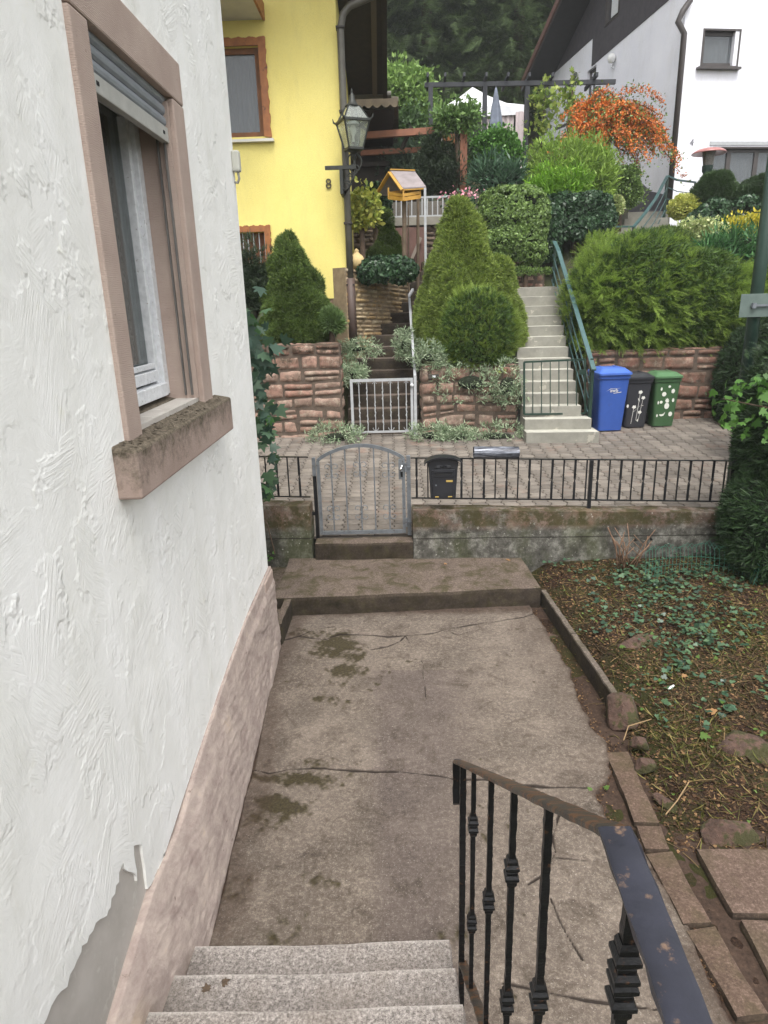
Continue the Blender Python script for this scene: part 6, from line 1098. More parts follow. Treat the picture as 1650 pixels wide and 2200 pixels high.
# brown open timber frame
fr2 = thing('timber_frame', D(900, 330, 17.5), 'open reddish-brown timber frame overgrown with a climber', 'pergola')
b = MB(); b.bar(D(775, 292, 17.5), D(934, 281, 17.5), .12, .14); mk('beam', b, M_red_w, fr2)
b = MB(); b.bar(D(775, 329, 17.8), D(905, 322, 17.8), .09, .11); mk('beam', b, M_red_w, fr2)
q = D(996, 266, 17.4); b = MB(); b.box((q[0]-.08, 17.34, 4.2), (q[0]+.08, 17.48, q[2])); mk('post', b, M_red_w, fr2)
q = D(965, 295, 18.4); b = MB(); b.box((q[0]-.16, 18.3, 4.2), (q[0]+.16, 18.45, q[2]+.05)); mk('post', b, M_wood, fr2)
for p0, p1 in (((885, 272), (862, 322)), ((952, 286), (925, 320))): b = MB(); b.bar(D(*p0, 17.56), D(*p1, 17.66), .07, .07); mk('brace', b, M_dkw, fr2)
# little porch with orange post, behind the feeder
pc = thing('summer_house', D(810, 420, 19), 'brown summer house with an orange post, half hidden behind the bird feeder', 'summer house')
b = MB(); q0, q1 = D(760, 372, 18.6), D(900, 372, 18.6); b.box((q0[0]-.4, 18.6, 3.8), (q1[0], 19.8, q0[2]-.05)); mk('wall', b, pm('brown_summer_house', s2l((86, 58, 46)), s2l((62, 44, 38)), 6, .8, .2), pc)
b = MB(); b.box((q0[0]-.4, 18.0, q0[2]+.04), (q1[0]+.1, 20, q0[2]+.14)); mk('roof', b, M_dkw, pc)
q = D(789, 385, 18.5); b = MB(); b.box((q[0]-.07, 18.45, 3.8), (q[0]+.07, 18.58, q0[2]+.03)); mk('post', b, M_wood, pc)
q = D(812, 385, 18.55); b = MB(); b.box((q[0]-.05, 18.55, 4.4), (q[0]+.55, 18.59, q0[2]-.25)); mk('dark_window', b, M_dark, pc)
fb = thing('flower_box', D(830, 415, 17.2), 'dark window box with red-orange flowers behind the bird feeder', 'flower box')
q = D(818, 412, 17.2); b = MB(); b.box((q[0]-.05, 17.1, q[2]-.12), (q[0]+.32, 17.25, q[2]+.06)); mk('box', b, M_dkw, fb)
P = np.array((q[0]+.13, 17.17, q[2]+.14))+R.normal(0, (.12, .05, .06), (90, 3)); V, Fs = scatter(LEAF[0], LEAF[1], P, nrm(R.normal(size=P.shape)), R.normal(size=P.shape), R.uniform(.03, .07, 90)); fastmesh('flowers', V, Fs, leafmat('red_flowers', [s2l((196, 84, 60)), s2l((214, 120, 84)), s2l((80, 110, 60))], .6), fb)
# terrace: wall, band and balustrade
te = thing('terrace_wall', D(900, 540, 16.6), 'grey-brown stone terrace wall with a pale concrete band behind the bird feeder', 'wall')
q0, q1 = D(838, 478, 16.6), D(985, 478, 16.6); stone_part(te, 'stones', np.array((q0[0]-1.2, 16.6, 3.0)), np.array((1., 0, 0)), EZ, (0, -1, 0), q1[0]-q0[0]+2.6, q0[2]-3.05, (.07, .14), (.15, .4), .03, random.Random(9), mat=stonemat('grey_brown_stone', ((120, 108, 92), (96, 86, 74), (138, 126, 108)), .5, .4))
b = MB(); b.box((q0[0]-1.2, 16.62, 2.8), (q1[0]+1.4, 17.3, q0[2]-.04)); mk('mortar_core', b, M_mort, te)
b = MB(); b.box((q0[0]-.0, 16.5, D(840, 486, 16.5)[2]), (q1[0]+1.4, 17.3, D(840, 468, 16.5)[2])); mk('concrete_band', b, pm('pale_terrace_band', s2l((150, 146, 136)), s2l((124, 120, 110)), 4, .9, .4), te, bevel=.01)
b = MB(); b.box((q1[0]-5.2, 17.29, 3.0), (q1[0]+1.4, 19.2, D(840, 468, 16.5)[2]-.05)); mk('terrace_floor', b, M_mort, te)
bl = thing('balustrade', D(900, 470, 16.55), 'small white metal balustrade with thin bars on the terrace edge behind the feeder', 'railing')
t0, t1 = D(840, 427, 16.55), D(985, 421, 16.55); b0, b1 = D(840, 468, 16.55), D(985, 464, 16.55)
b = MB(); b.bar(t0, t1, .04, .04).bar(b0+np.array((0, 0, .02)), b1+np.array((0, 0, .02)), .03, .03); mk('rail', b, M_gpaint, bl)
for i in range(14): f_ = i/13; b = MB(); b.bar(t0+(t1-t0)*f_-np.array((0, 0, .02)), b0+(b1-b0)*f_, .024, .024); mk('bar', b, M_gpaint, bl)
b = MB(); b.box((t0[0], 16.9, b0[2]), (t1[0]+.3, 16.95, t0[2]-.03)); tag(mk('mesh_screen', b, pm('grey_mesh_screen', s2l((112, 106, 98)), s2l((90, 86, 80)), 60, .9, .5)), 'grey gravel-like screen panel behind the white balustrade', 'screen')
dg_ = thing('wooden_gate', D(880, 580, 15.6), 'weathered reddish timber gate with a diagonal brace below the terrace', 'gate')
q0, q1 = D(842, 490, 16.3), D(912, 575, 16.3); b = MB(); b.box((q0[0], 16.28, q1[2]-.5), (q1[0], 16.32, q0[2])); mk('boards', b, pm('weathered_red_boards', s2l((118, 88, 80)), s2l((92, 70, 64)), 5, .9, .3), dg_)
b = MB(); b.bar(D(880, 568, 16.2), D(904, 510, 16.2), .07, .05, EY); mk('brace', b, pm('grey_brace', s2l((134, 122, 112)), bump=0), dg_)
# bird feeder
M_fy = pm('yellow_varnished_wood', s2l((192, 148, 58)), s2l((164, 120, 44)), 9, .55, .2, 40, .002); M_froof = pm('grey_felt_roof', s2l((150, 140, 140)), s2l((124, 116, 116)), 7, .85, .3, 60, .003); M_postw = pm('grey_brown_post', s2l((112, 96, 78)), s2l((86, 74, 60)), 6, .9, .3)
bf = thing('bird_feeder', D(868, 590, 14), 'yellow wooden bird feeder house with grey pitched roof on a post', 'bird feeder')
FY = 14.0; RL, RR = D(838, 368, FY-.0), D(891, 370, FY+.1); EL, ER = D(865, 406, FY-.35), D(915, 403, FY-.25); u = (RR-RL); dn = (EL-RL); back = np.array((dn[0]-.52, -dn[1], dn[2]))
b = MB(); b.hexa([RL, RR, ER, EL]+[q+np.array((0, 0, .022)) for q in (RL, RR, ER, EL)]); b2 = RL+back; b3 = RR+back; mk('roof_slope', b, M_froof, bf)
b = MB(); b.hexa([RL-EY*np.array(0) if False else RL+np.array((0, .002, -.001)), b2, b3, RR+np.array((0, .002, -.001))]+[q+np.array((0, 0, .022)) for q in (RL, b2, b3, RR)]); mk('roof_slope', b, M_froof, bf)
b = MB(); b.bar(RL+np.array((-.01, -.01, -.02)), EL+np.array((-.01, -.01, -.02)), .03, .06, EX).bar(RL+np.array((-.01, 0, -.02)), b2+np.array((-.01, 0, -.02)), .03, .06, EX).bar(RL+np.array((0, 0, .03)), RR+np.array((0, 0, .03)), .06, .02).bar(EL+np.array((0, .02, -.01)), ER+np.array((0, .02, -.01)), .03, .03); mk('barge_board', b, M_fy, bf)
f0, f1, f2 = D(835, 428, FY-.05), D(867, 432, FY-.33), D(903, 426, FY-.2); f3 = f0+(f2-f1); hh = .155
b = MB()
for (a_, c_) in ((f0, f1), (f1, f2), (f2, f3), (f3, f0)): b.bar(a_+EZn*.03, c_+EZn*.03, .02, .065).bar(a_+EZn*.10, c_+EZn*.10, .018, .05)
b.hexa([f0, f1, f2, f3]+[q+EZn*.012 for q in (f0, f1, f2, f3)]); mk('tray', b, M_fy, bf)
b = MB()
for q in (f0, f1, f2, f3): b.bar(q+EZn*.01, q+EZn*.2, .03, .03, EY)
mk('corner_post', b, M_fy, bf)
c_ = (f0+f1+f2+f3)/4; b = MB(); b.tube([c_, D(869, 595, FY-.1)], .045, 8); mk('post', b, M_postw, bf)
q = D(868, 592, FY-.12)
for p0, p1, Y_1, lb in (((913, 404), (913, 540), 13.7, 'thin white pole standing beside the bird feeder'),):
    a_ = D(*p0, Y_1); b = MB(); b.box((a_[0]-.022, Y_1-.02, 2.2), (a_[0]+.022, Y_1+.02, a_[2])); tag(mk('white_pole', b, M_gpaint), lb, 'pole')
for p0, z_, lb in (((898, 425), .03, 'slim grey-brown stake right behind the bird feeder'), ((877, 440), .014, 'thin pale cane leaning by the feeder post')):
    a_ = D(*p0, 14.6); b = MB(); b.tube([a_, (a_[0]-.03, 14.6, 2.4)], z_, 6); tag(mk('stake', b, M_postw), lb, 'stake')
# stone ornament on the yellow wall
q = D(767, 575, 13.6); b = MB(); b.lathe([(0, 0), (.09, 0), (.14, .06), (.155, .14), (.12, .22), (.06, .27), (.04, .30), (.05, .32), (.02, .35), (0, .36)], (q[0], 13.6, q[2]-.02), 18); tag(mk('stone_ornament', b, pm('cream_ornament', s2l((206, 184, 132)), s2l((180, 156, 108)), 7, .8, .3), smooth=True), 'cream pear-shaped garden ornament on top of the yellow stone wall', 'ornament')
# stairs and rail up to the white house
us = thing('upper_steps', D(1380, 520, 18), 'wide pale concrete steps climbing past the juniper to the white house', 'stairs')
for i in range(5):
    y0 = 16.9+.55*i; q0, q1 = D(1318+8*i, 512-14*i, y0), D(1420+5*i, 512-14*i, y0); b = MB(); b.box((q0[0], y0, q0[2]-.5), (q1[0], y0+.7, q0[2])); mk('step', b, M_cst, us)
ur = thing('upper_rail', D(1430, 470, 18.5), 'blue-green steel railing beside the upper steps by the white house', 'handrail')
Y0, Y1, Y2 = 16.3, 17.0, 18.9
P_ = [D(1276, 512, 15.6), D(1292, 487, Y0), D(1362, 487, Y1), D(1386, 458, 17.5), D(1408, 428, 18.1), D(1434, 378, Y2), D(1455, 387, Y2), D(1495, 392, Y2)]
b = MB()
for a_, c_ in zip(P_[:-1], P_[1:]): b.bar(a_, c_, .07, .035)
mk('rail', b, M_grn, ur)
for k_ in range(3):
    b = MB(); dz = np.array((.02, 0, -.26*(k_+1)))
    for a_, c_ in zip(P_[2:-1], P_[3:]): b.bar(a_+dz, c_+dz, .018, .018)
    mk('infill_bar', b, M_grn, ur)
for q in (P_[2], P_[5], P_[7], P_[1]): b = MB(); b.box((q[0]-.03, q[1]-.03, q[2]-1.15), (q[0]+.03, q[1]+.03, q[2]-.02)); mk('post', b, M_dgrn, ur)
q = D(1398, 470, 19.4); b = MB(); b.lathe([(0, 0), (.16, 0), (.20, .5), (.22, .52), (.2, .53), (0, .5)], (q[0], 19.4, q[2]-.35), 16); tag(mk('plant_tub', b, M_dbase), 'dark tub standing against the white house wall at the top of the steps', 'pot')
# patio heater
q = D(1522, 380, 18.3); c0 = D(1524, 322, 18.3); ph = thing('patio_heater', (q[0], 18.3, q[2]-.7), 'patio heater with pinkish-red dome in front of the white house window', 'patio heater')
b = MB(); b.lathe([(.0, .12), (.15, .112), (.28, .085), (.36, .04), (.40, .0), (.39, -.008), (.28, .04), (0, .07)], (c0[0], 18.3, c0[2]-.08), 28); mk('dome', b, pm('faded_red_enamel', s2l((168, 112, 108)), s2l((150, 98, 94)), 6, .3, 0), ph, True)
b = MB(); b.lathe([(0, .06), (.16, .05), (.11, -.28), (0, -.29)], (c0[0], 18.3, c0[2]-.06), 18); mk('burner_grille', b, pm('grille_metal', s2l((150, 146, 140)), s2l((80, 78, 76)), 60, .4, .3, metal=.5), ph)
b = MB(); b.lathe([(0, 0), (.13, 0), (.12, -.12), (.05, -.24), (.035, -.25), (.035, -2.0), (0, -2.0)], (c0[0], 18.3, c0[2]-.35), 14); mk('stand', b, M_dgrn, ph, auto=40)
# green street pole with a sign seen from behind
Y_ = 8.35; a_, c_ = D(1650, 480, Y_), D(1612, 740, Y_); px0 = c_[0]; pl = thing('sign_pole', (px0, Y_, float(sz(Y_))), 'dark green street pole at the right edge carrying a sign seen from behind', 'pole')
b = MB(); b.tube([(px0, Y_, .45), (px0, Y_, 6.2)], .072, 16); mk('pole', b, M_dgrn, pl, True)
s0, s1 = D(1593, 632, Y_-.1), D(1668, 680, Y_-.1); b = MB(); b.box((s0[0], Y_-.1, s1[2]), (s1[0], Y_-.095, s0[2])); sg = mk('sign_back', b, pm('grey_sign_back', s2l((108, 122, 116)), s2l((92, 106, 100)), 8, .5, .1, metal=.3), pl, bevel=.002)
b = MB(); b.box((s0[0]+.12, Y_-.125, (s0[2]+s1[2])/2-.012), (s1[0], Y_-.102, (s0[2]+s1[2])/2+.012)).box((s0[0]+.13, Y_-.14, (s0[2]+s1[2])/2-.03), (s0[0]+.17, Y_-.103, (s0[2]+s1[2])/2+.03)); mk('clamp', b, M_zinc, sg)
# ================================================================== plants
GR = lambda *c: [tuple(min(v*1.32, .8) for v in s2l(q)) for q in c]
L_spruce = leafmat('dwarf_spruce_needles', GR((72, 92, 42), (108, 126, 56), (138, 152, 76), (58, 76, 36)), .55, .2, 3.4, .25)
L_spruce2 = leafmat('dark_spruce_needles', GR((54, 72, 36), (82, 102, 50), (104, 122, 62), (46, 62, 32)), .55, .2, 3.4, .25)
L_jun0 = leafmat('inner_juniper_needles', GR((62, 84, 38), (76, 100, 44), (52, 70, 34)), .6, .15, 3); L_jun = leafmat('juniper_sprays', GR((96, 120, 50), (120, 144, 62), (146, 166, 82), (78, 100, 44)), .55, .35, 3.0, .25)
L_hedge = leafmat('box_hedge_leaves', GR((70, 92, 46), (92, 114, 58), (110, 132, 72), (58, 76, 42)), .4, .2, 2.5)
L_ivyd = leafmat('dark_ivy_leaves', GR((34, 54, 38), (48, 70, 46), (60, 84, 56), (30, 46, 32)), .35, .12, 2)
L_vib = leafmat('glossy_shrub_leaves', GR((58, 92, 40), (78, 116, 52), (96, 136, 66), (48, 76, 36)), .35, .2, 2)
L_fea = leafmat('feathery_shrub_leaves', GR((96, 124, 52), (120, 146, 62), (138, 162, 76), (84, 108, 46)), .55, .3, 1.6)
L_dk = leafmat('dark_conifer_leaves', GR((38, 50, 36), (50, 64, 44), (60, 74, 50), (32, 42, 32)), .6, .1, 2)
L_blu = leafmat('blue_green_blades', GR((58, 84, 64), (74, 100, 76), (50, 72, 56)), .4, .2, 2)
L_lau = leafmat('laurel_leaves', GR((50, 84, 50), (66, 104, 62), (84, 124, 74), (44, 72, 44)), .3, .2, 1.5)
L_gold = leafmat('golden_leaves', GR((188, 172, 52), (206, 190, 70), (160, 154, 54), (120, 128, 48)), .5, .25, 2)
L_varie = leafmat('cream_variegated_leaves', GR((176, 180, 128), (120, 140, 84), (196, 198, 148), (98, 120, 70)), .5, .25, 2)
L_orange = leafmat('orange_berries', [s2l(c) for c in ((206, 116, 48), (220, 134, 60), (194, 106, 50), (170, 96, 54), (208, 122, 54))], .45, .12, 1.3)
L_vine = leafmat('vine_leaves', GR((96, 118, 56), (118, 138, 62), (140, 150, 74), (80, 104, 50)), .5, .3, 1.5)
L_yel = leafmat('yellowing_shrub_leaves', GR((118, 132, 58), (150, 156, 72), (176, 172, 88), (96, 116, 52)), .45, .25, 1.5)
L_silver = leafmat('silver_leaves', GR((136, 150, 122), (158, 170, 142), (112, 130, 100), (92, 112, 82)), .6, .2, 3)
L_bamb = leafmat('light_hillside_leaves', GR((88, 116, 58), (112, 140, 72), (128, 154, 84), (76, 100, 52)), .5, .3, .8)
L_arb = leafmat('arborvitae_sprays', GR((98, 118, 52), (122, 142, 62), (142, 160, 80), (78, 98, 46)), .55, .2, 2.4)
L_dkarb = leafmat('dark_cypress_sprays', GR((34, 50, 32), (46, 66, 40), (60, 82, 48), (28, 40, 28)), .5, .15, 1.6)  # deep green of the cypress sprays themselves
L_forest = leafmat('forest_spruce_sprays', GR((56, 70, 44), (72, 88, 54), (86, 102, 64), (46, 58, 38)), .7, .25, .6, .15)
L_maple = leafmat('big_vine_leaves', GR((44, 64, 54), (58, 80, 66), (72, 94, 74), (58, 92, 48)), .4, .25, 2)
L_fresh = leafmat('fresh_hazel_leaves', GR((62, 96, 44), (78, 114, 50), (50, 80, 38)), .45, .35, 1.5)
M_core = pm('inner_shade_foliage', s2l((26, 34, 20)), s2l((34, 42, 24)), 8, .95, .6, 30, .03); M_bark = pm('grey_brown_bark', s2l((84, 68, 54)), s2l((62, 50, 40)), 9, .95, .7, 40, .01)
def plant(name, base, lb, cat, parts, mats, trunk=None, group=None, crown='crown'):
    V, Fs, mi = merge(parts)
    t_ = thing(name, base, lb, cat, group); fastmesh(crown, V, Fs, mats, t_, False, mi=mi)
    if trunk: b = MB(); [b.tube(p, r, 7) for p, r in trunk]; mk('trunk', b, M_bark, t_, True)
    return t_
def ctr(px, py, y): q = D(px, py, y); return (q[0], q[1], q[2])
def bush(name, lb, cat, px, py, Y, rw, rh, rd, mat, tpl, size, ncl, per, cr=None, pw=2.2, lob=.12, lf=2.2, seed=0, jit=.35, face=False, up=0., cores=.86, zlo=-.75, group=None, out=.8, extra=None, stem_on=True):
    c = ctr(px, py, Y); cr = cr or .12; sh_ = cr*.9+size*(.25 if face else .55); full = rh; rw, rd, rh = max(rw-sh_, rw*.45), max(rd-sh_, rd*.45), max(rh-sh_, rh*.45); P, N = s_ell(c, (rw, rd, rh), ncl, pw, zlo, lob, lf, seed); P = P+N*vnoise(P, 1.6/max(cr, .08)*.55, seed+9, 1)[:, None]*cr*.75; ok = N[:, 1] < .55; P, N = P[ok], N[ok]
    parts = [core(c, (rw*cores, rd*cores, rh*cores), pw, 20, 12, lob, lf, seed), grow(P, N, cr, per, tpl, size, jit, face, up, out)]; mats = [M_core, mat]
    if extra: parts += extra[0](c); mats += extra[1]
    base = (c[0], c[1], c[2]-rh); b_ = float(hillz(c[0], c[1])); stem = [([(c[0], c[1], min(b_, c[2]-rh)-.1), (c[0], c[1], c[2]-rh*.3)], [.07, .05])]
    return plant(name, base, lb, cat, parts, mats, stem if stem_on else None, group)
def plumes(P, A, L, droop, per, tpl, size, mat=None, spread=.16):
    """arching branches: each carries many small sprays on both sides, so dark gaps stay between branches"""
    n = len(P); L = L*R.uniform(.7, 1.2, n); t_ = np.linspace(.05, 1, per); A = nrm(A); side = nrm(np.cross(A, np.array((0, 0, 1.)))+1e-3); upv = np.cross(side, A)
    base = P-A*L[:, None]; pos = base[:, None]+A[:, None]*(L[:, None]*t_)[..., None]-np.array((0, 0, 1.))*(droop*L[:, None]*t_**2)[..., None]
    sg = np.where(np.arange(per) % 2, 1, -1)[None, :, None]; w_ = (1-.65*t_)[None, :, None]
    d = nrm(A[:, None]*(.75+.5*t_[None, :, None])+side[:, None]*sg*(.85*w_)+upv[:, None]*R.normal(.1, .3, (n, per, 1))+R.normal(0, .12, (n, per, 3))-np.array((0, 0, 1.))*(droop*.9*t_)[None, :, None])
    pos = pos+side[:, None]*sg*spread*.25*w_+R.normal(0, .018, pos.shape); N_ = nrm(upv[:, None]+R.normal(0, .35, (n, per, 3)))
    return scatter(*tpl, pos.reshape(-1, 3), d.reshape(-1, 3), N_.reshape(-1, 3), size*R.uniform(.7, 1.2, n*per))
def lbush(name, lb, cat, px, py, Y, rw, rh, rd, mat, tpl, size, ncl, per, cr=None, pw=2.2, lob=.12, lf=2.2, seed=0, jit=.35, face=False, up=0., cores=.8, **kw):
    """an unclipped shrub: several overlapping lobes of different size, stray shoots sticking out"""
    c = np.array(ctr(px, py, Y)); rg = np.random.default_rng(seed+500); cr = cr or .12; parts = []; sh_ = cr*.8+size*.5
    lobes = [(c, np.array((rw, rd, rh))*.80)]
    for i in range(7):
        t_ = rg.uniform(0, 6.283); u_ = rg.uniform(-.6, .75); k_ = rg.uniform(.36, .55); o_ = np.array((math.cos(t_)*math.sqrt(1-u_*u_)*(1-k_), -abs(math.sin(t_))*.5*(1-k_), u_*(1-k_)*1.15)); lobes.append((c+o_*np.array((rw, rd, rh)), np.array((rw, rd, rh))*k_))
    tot = sum(l[1][0]*l[1][2] for l in lobes)
    for i, (c_, r_) in enumerate(lobes):
        r_ = np.maximum(r_-sh_, r_*.4); n_ = max(12, int(ncl*1.35*r_[0]*r_[2]/tot)); P, N = s_ell(tuple(c_), tuple(r_), n_, 2.1, -.8, lob*1.3, lf*1.3, seed+i, rg); ok = N[:, 1] < .6; P, N = P[ok], N[ok]
        if i == 0 or r_[0] > .22: parts.append(core(tuple(c_), tuple(r_*cores), 2.1, 16, 10, lob, lf, seed+i))
        parts.append(grow(P, N, cr, per, tpl, size, jit, face, up))
    P, N = s_ell(tuple(c), (rw*.92, rd*.92, rh*.95), max(20, ncl//9), 2., -.5, .2, lf, seed+77, rg); ok = N[:, 1] < .5; P, N = P[ok], N[ok]; parts.append(grow(P, N, cr*.8, max(5, per//3), tpl, size, jit, face, up+.3))
    mats = []; pr_ = []
    for p_ in parts: pr_.append(p_); mats.append(M_core if len(p_[1]) == 1 and p_[1][0].shape[1] == 4 and len(p_[0]) <= 200 and p_[0].shape[0] in (160,) else mat)
    b_ = float(hillz(c[0], c[1])); stem = [([(c[0], c[1], min(b_, c[2]-rh)-.1), (c[0], c[1], c[2]-rh*.3)], [.07, .05])]
    return plant(name, (c[0], c[1], c[2]-rh), lb, cat, pr_, mats, stem)
# two cone conifers in the middle
def conetree(name, lb, base, h, r, mat, seed, ncl, per, cr, size, pw=.72, tpl=NEED, lob=.07, up=.2, cat='conifer'):
    h, r = h-cr-size*.4, r-cr-size*.4; P, N = s_cone(base, h, r, ncl, pw, lob, seed); ok = N[:, 1] < .5; P, N = P[ok], N[ok]; P = P+N*(vnoise(P, 4.2, seed+3, 2)*.085+.06*vnoise(P, 13, seed+5, 1)-.03)[:, None]
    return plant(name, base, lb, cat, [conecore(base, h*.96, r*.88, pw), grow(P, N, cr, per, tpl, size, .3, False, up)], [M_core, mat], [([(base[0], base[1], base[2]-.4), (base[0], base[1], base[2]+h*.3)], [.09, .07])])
q = D(985, 735, 13.0); conetree('dwarf_spruce', 'large light green conical dwarf spruce between the two staircases', (q[0]+.04, 13.2, 1.95), 2.80, .98, L_spruce, 1, 3000, 20, .075, .075, .56, lob=.13)
q = D(1062, 735, 13.25); conetree('dwarf_spruce', 'second dwarf spruce merged behind the right flank of the large cone', (q[0]-.02, 13.15, 2.0), 1.78, .66, L_spruce, 2, 1500, 20, .075, .075, .42, lob=.14)
c = ctr(1026, 708, 12.12); P, N = s_ell(c, (.72, .42, .74), 520, 2.1, -.9, .2, 2.4, 5); ok = N[:, 1] < .4; P, N = P[ok], N[ok]
plant('arborvitae', (c[0], c[1], c[2]-.8), 'loose yellow-green arborvitae bush in front of the large dwarf spruce', 'conifer', [core(c, (.52, .32, .56), 2.2), grow(*s_ell(c, (.56, .34, .6), 600, 2.2, -.9, .1, 2, 5), .06, 8, NEED, .10, .5, up=.4), plumes(P, nrm(N*.6+np.array((0, -.15, .55))+R.normal(0, .2, N.shape)), .34, .05, 16, spray(7, .28, .12, .07, .5), .13, spread=.08)], [M_core, L_jun0, L_arb], [([(c[0], c[1], 1.6), (c[0], c[1], c[2])], [.06, .05])])
q = D(640, 735, 12.9); conetree('dwarf_spruce', 'dark green conical spruce in front of the yellow house wall', (q[0]-.03, 12.95, 2.2), 2.1, .80, L_spruce2, 3, 2200, 20, .075, .07, .62, lob=.12)
q = D(830, 568, 14.7); conetree('dwarf_spruce', 'small neat conical spruce under the bird feeder', (q[0], 14.7, 3.55), 1.22, .44, L_spruce2, 4, 900, 22, .06, .045, .72)
lbush('mountain_pine', 'dark bushy pine at the corner beside the near stucco house', 'pine', 545, 625, 13.1, .55, .85, .5, L_dk, tuft(7, .7, .03, 3), .12, 420, 22, .13, 2, .25, 3, 6, .3, up=.6)
bush('rosemary_bush', 'small upright grey-green shrub at the right foot of the left conical spruce', 'shrub', 712, 690, 12.55, .26, .28, .25, leafmat('rosemary_leaves', GR((84, 106, 62), (104, 126, 76), (66, 86, 50)), .5, .2, 2), tuft(6, .5, .05, 4), .14, 120, 18, .10, 2, .25, 3, 7, .3, up=.7, cores=.7)
# juniper on its wall
def jun_sprays(c, n, rad, seed, size, mat=None):
    P, N = s_ell(c, rad, n, 2.4, -.75, .16, 1.9, seed); ok = (N[:, 1] < .4); P, N = P[ok], N[ok]; P = P-N*(R.uniform(-.06, .24, (len(P), 1))+.05*vnoise(P, 4, seed+2, 2)[:, None]); A = nrm(N*.8+np.array((.30, -.30, .30))+R.normal(0, .25, N.shape)); A[:, 2] -= np.clip(-(P[:, 2]-c[2])/rad[2], 0, 1)*.30
    return plumes(P, A, .52, .24, 24, spray(7, .26, .2, .06, .55), size*1.25, spread=.10)
c1 = ctr(1362, 640, 13.35); c2 = ctr(1475, 655, 13.4); c3 = ctr(1292, 568, 13.9); c4 = ctr(1572, 672, 13.25)
plant('spreading_juniper', (c1[0], 13.3, 2.0), 'huge feathery spreading juniper spilling over the wall above the wheelie bins', 'juniper',
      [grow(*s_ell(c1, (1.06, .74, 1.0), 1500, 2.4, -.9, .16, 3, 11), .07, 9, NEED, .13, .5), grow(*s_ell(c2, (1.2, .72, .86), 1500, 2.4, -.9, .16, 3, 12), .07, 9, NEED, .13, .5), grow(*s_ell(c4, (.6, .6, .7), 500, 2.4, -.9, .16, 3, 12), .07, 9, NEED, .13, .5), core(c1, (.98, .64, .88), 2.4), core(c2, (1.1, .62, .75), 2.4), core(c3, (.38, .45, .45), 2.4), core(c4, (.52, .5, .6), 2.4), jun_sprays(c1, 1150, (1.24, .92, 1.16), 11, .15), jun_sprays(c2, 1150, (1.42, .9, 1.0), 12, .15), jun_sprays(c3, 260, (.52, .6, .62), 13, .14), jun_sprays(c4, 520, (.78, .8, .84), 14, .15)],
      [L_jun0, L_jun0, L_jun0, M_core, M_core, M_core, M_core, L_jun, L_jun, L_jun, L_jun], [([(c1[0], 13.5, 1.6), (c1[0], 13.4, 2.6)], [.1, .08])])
# hedges and shrubs of the terraces
bush('box_hedge', 'clipped barrel-shaped hedge at the head of the concrete stairs', 'hedge', 1100, 492, 15.5, .72, .80, .65, L_hedge, OVAL, .055, 1700, 22, .07, 4.0, .03, 2, 21, .6, True, out=1.4)
bush('ivy_hedge', 'dark ivy-covered low hedge right of the clipped barrel hedge', 'hedge', 1236, 470, 16.3, .82, .52, .5, L_ivyd, IVY, .075, 1200, 16, .06, 5.0, .03, 2, 22, .5, True, out=1.4)
bush('ivy_mound', 'dark ivy trailing down beside the rail behind the juniper', 'ivy', 1182, 505, 15.9, .28, .66, .4, L_ivyd, IVY, .075, 320, 14, .06, 3.0, .1, 2, 23, .5, True, stem_on=False)
lbush('viburnum', 'rounded glossy green shrub in front of the grey parasol', 'shrub', 1062, 330, 18.3, .74, .60, .6, L_vib, OVAL, .085, 900, 18, .12, 2.6, .12, 2, 24)
lbush('agapanthus', 'blue-green strappy plants below the rounded glossy shrub', 'plant', 1066, 384, 17.0, .66, .42, .5, L_blu, LANCE, .26, 340, 14, .12, 2.2, .16, 3, 25, .5, up=.4)
lbush('feathery_shrub', 'large light green feathery shrub below the orange firethorn', 'shrub', 1212, 392, 17.2, 1.18, .98, .9, L_fea, LANCE, .15, 1500, 24, .16, 2.3, .16, 2, 26, .4, up=.55)
lbush('feathery_shrub', 'lower bright green feathery mound at the front of the larger one', 'shrub', 1205, 408, 16.6, .82, .56, .5, leafmat('bright_feathery_leaves', GR((104, 144, 44), (124, 164, 56), (90, 126, 42)), .5, .3, 2), LANCE, .14, 800, 22, .14, 2.2, .16, 2.4, 27, .4, up=.5)
lbush('round_shrub', 'dark small-leaved rounded shrub under the firethorn by the white house base', 'shrub', 1335, 408, 18.0, .56, .66, .5, L_hedge, OVAL, .055, 800, 18, .10, 2.6, .08, 2.5, 28)
bush('variegated_bush', 'tiny cream variegated bush at the end of the ivy hedge', 'shrub', 1325, 442, 17.3, .20, .24, .2, L_varie, OVAL, .05, 160, 14, .06, 2.2, .1, 3, 29)
lbush('dark_cypress_hedge', 'dense dark cypress hedge behind the feeder and balustrade', 'hedge', 942, 365, 17.6, .74, .86, .5, L_dk, NEED, .10, 1000, 22, .12, 3.0, .1, 2, 30, up=.4)
lbush('grey_cypress', 'grey-green cypress beside the dark hedge, above the feeder roof', 'hedge', 858, 350, 18.2, .48, .48, .5, leafmat('grey_cypress_leaves', GR((58, 76, 60), (74, 92, 72), (48, 64, 52)), .6, .15, 2), NEED, .10, 500, 22, .12, 2.4, .14, 2, 31, up=.5)
lbush('trellis_climber', 'leafy climber crown on top of the brown timber frame', 'climber', 982, 258, 17.4, .60, .40, .45, leafmat('climber_leaves', GR((72, 98, 54), (94, 122, 66), (110, 136, 78), (60, 82, 46)), .45, .25, 2), LEAF, .11, 520, 18, .14, 2.2, .22, 2.6, 32, .5, cores=.62)
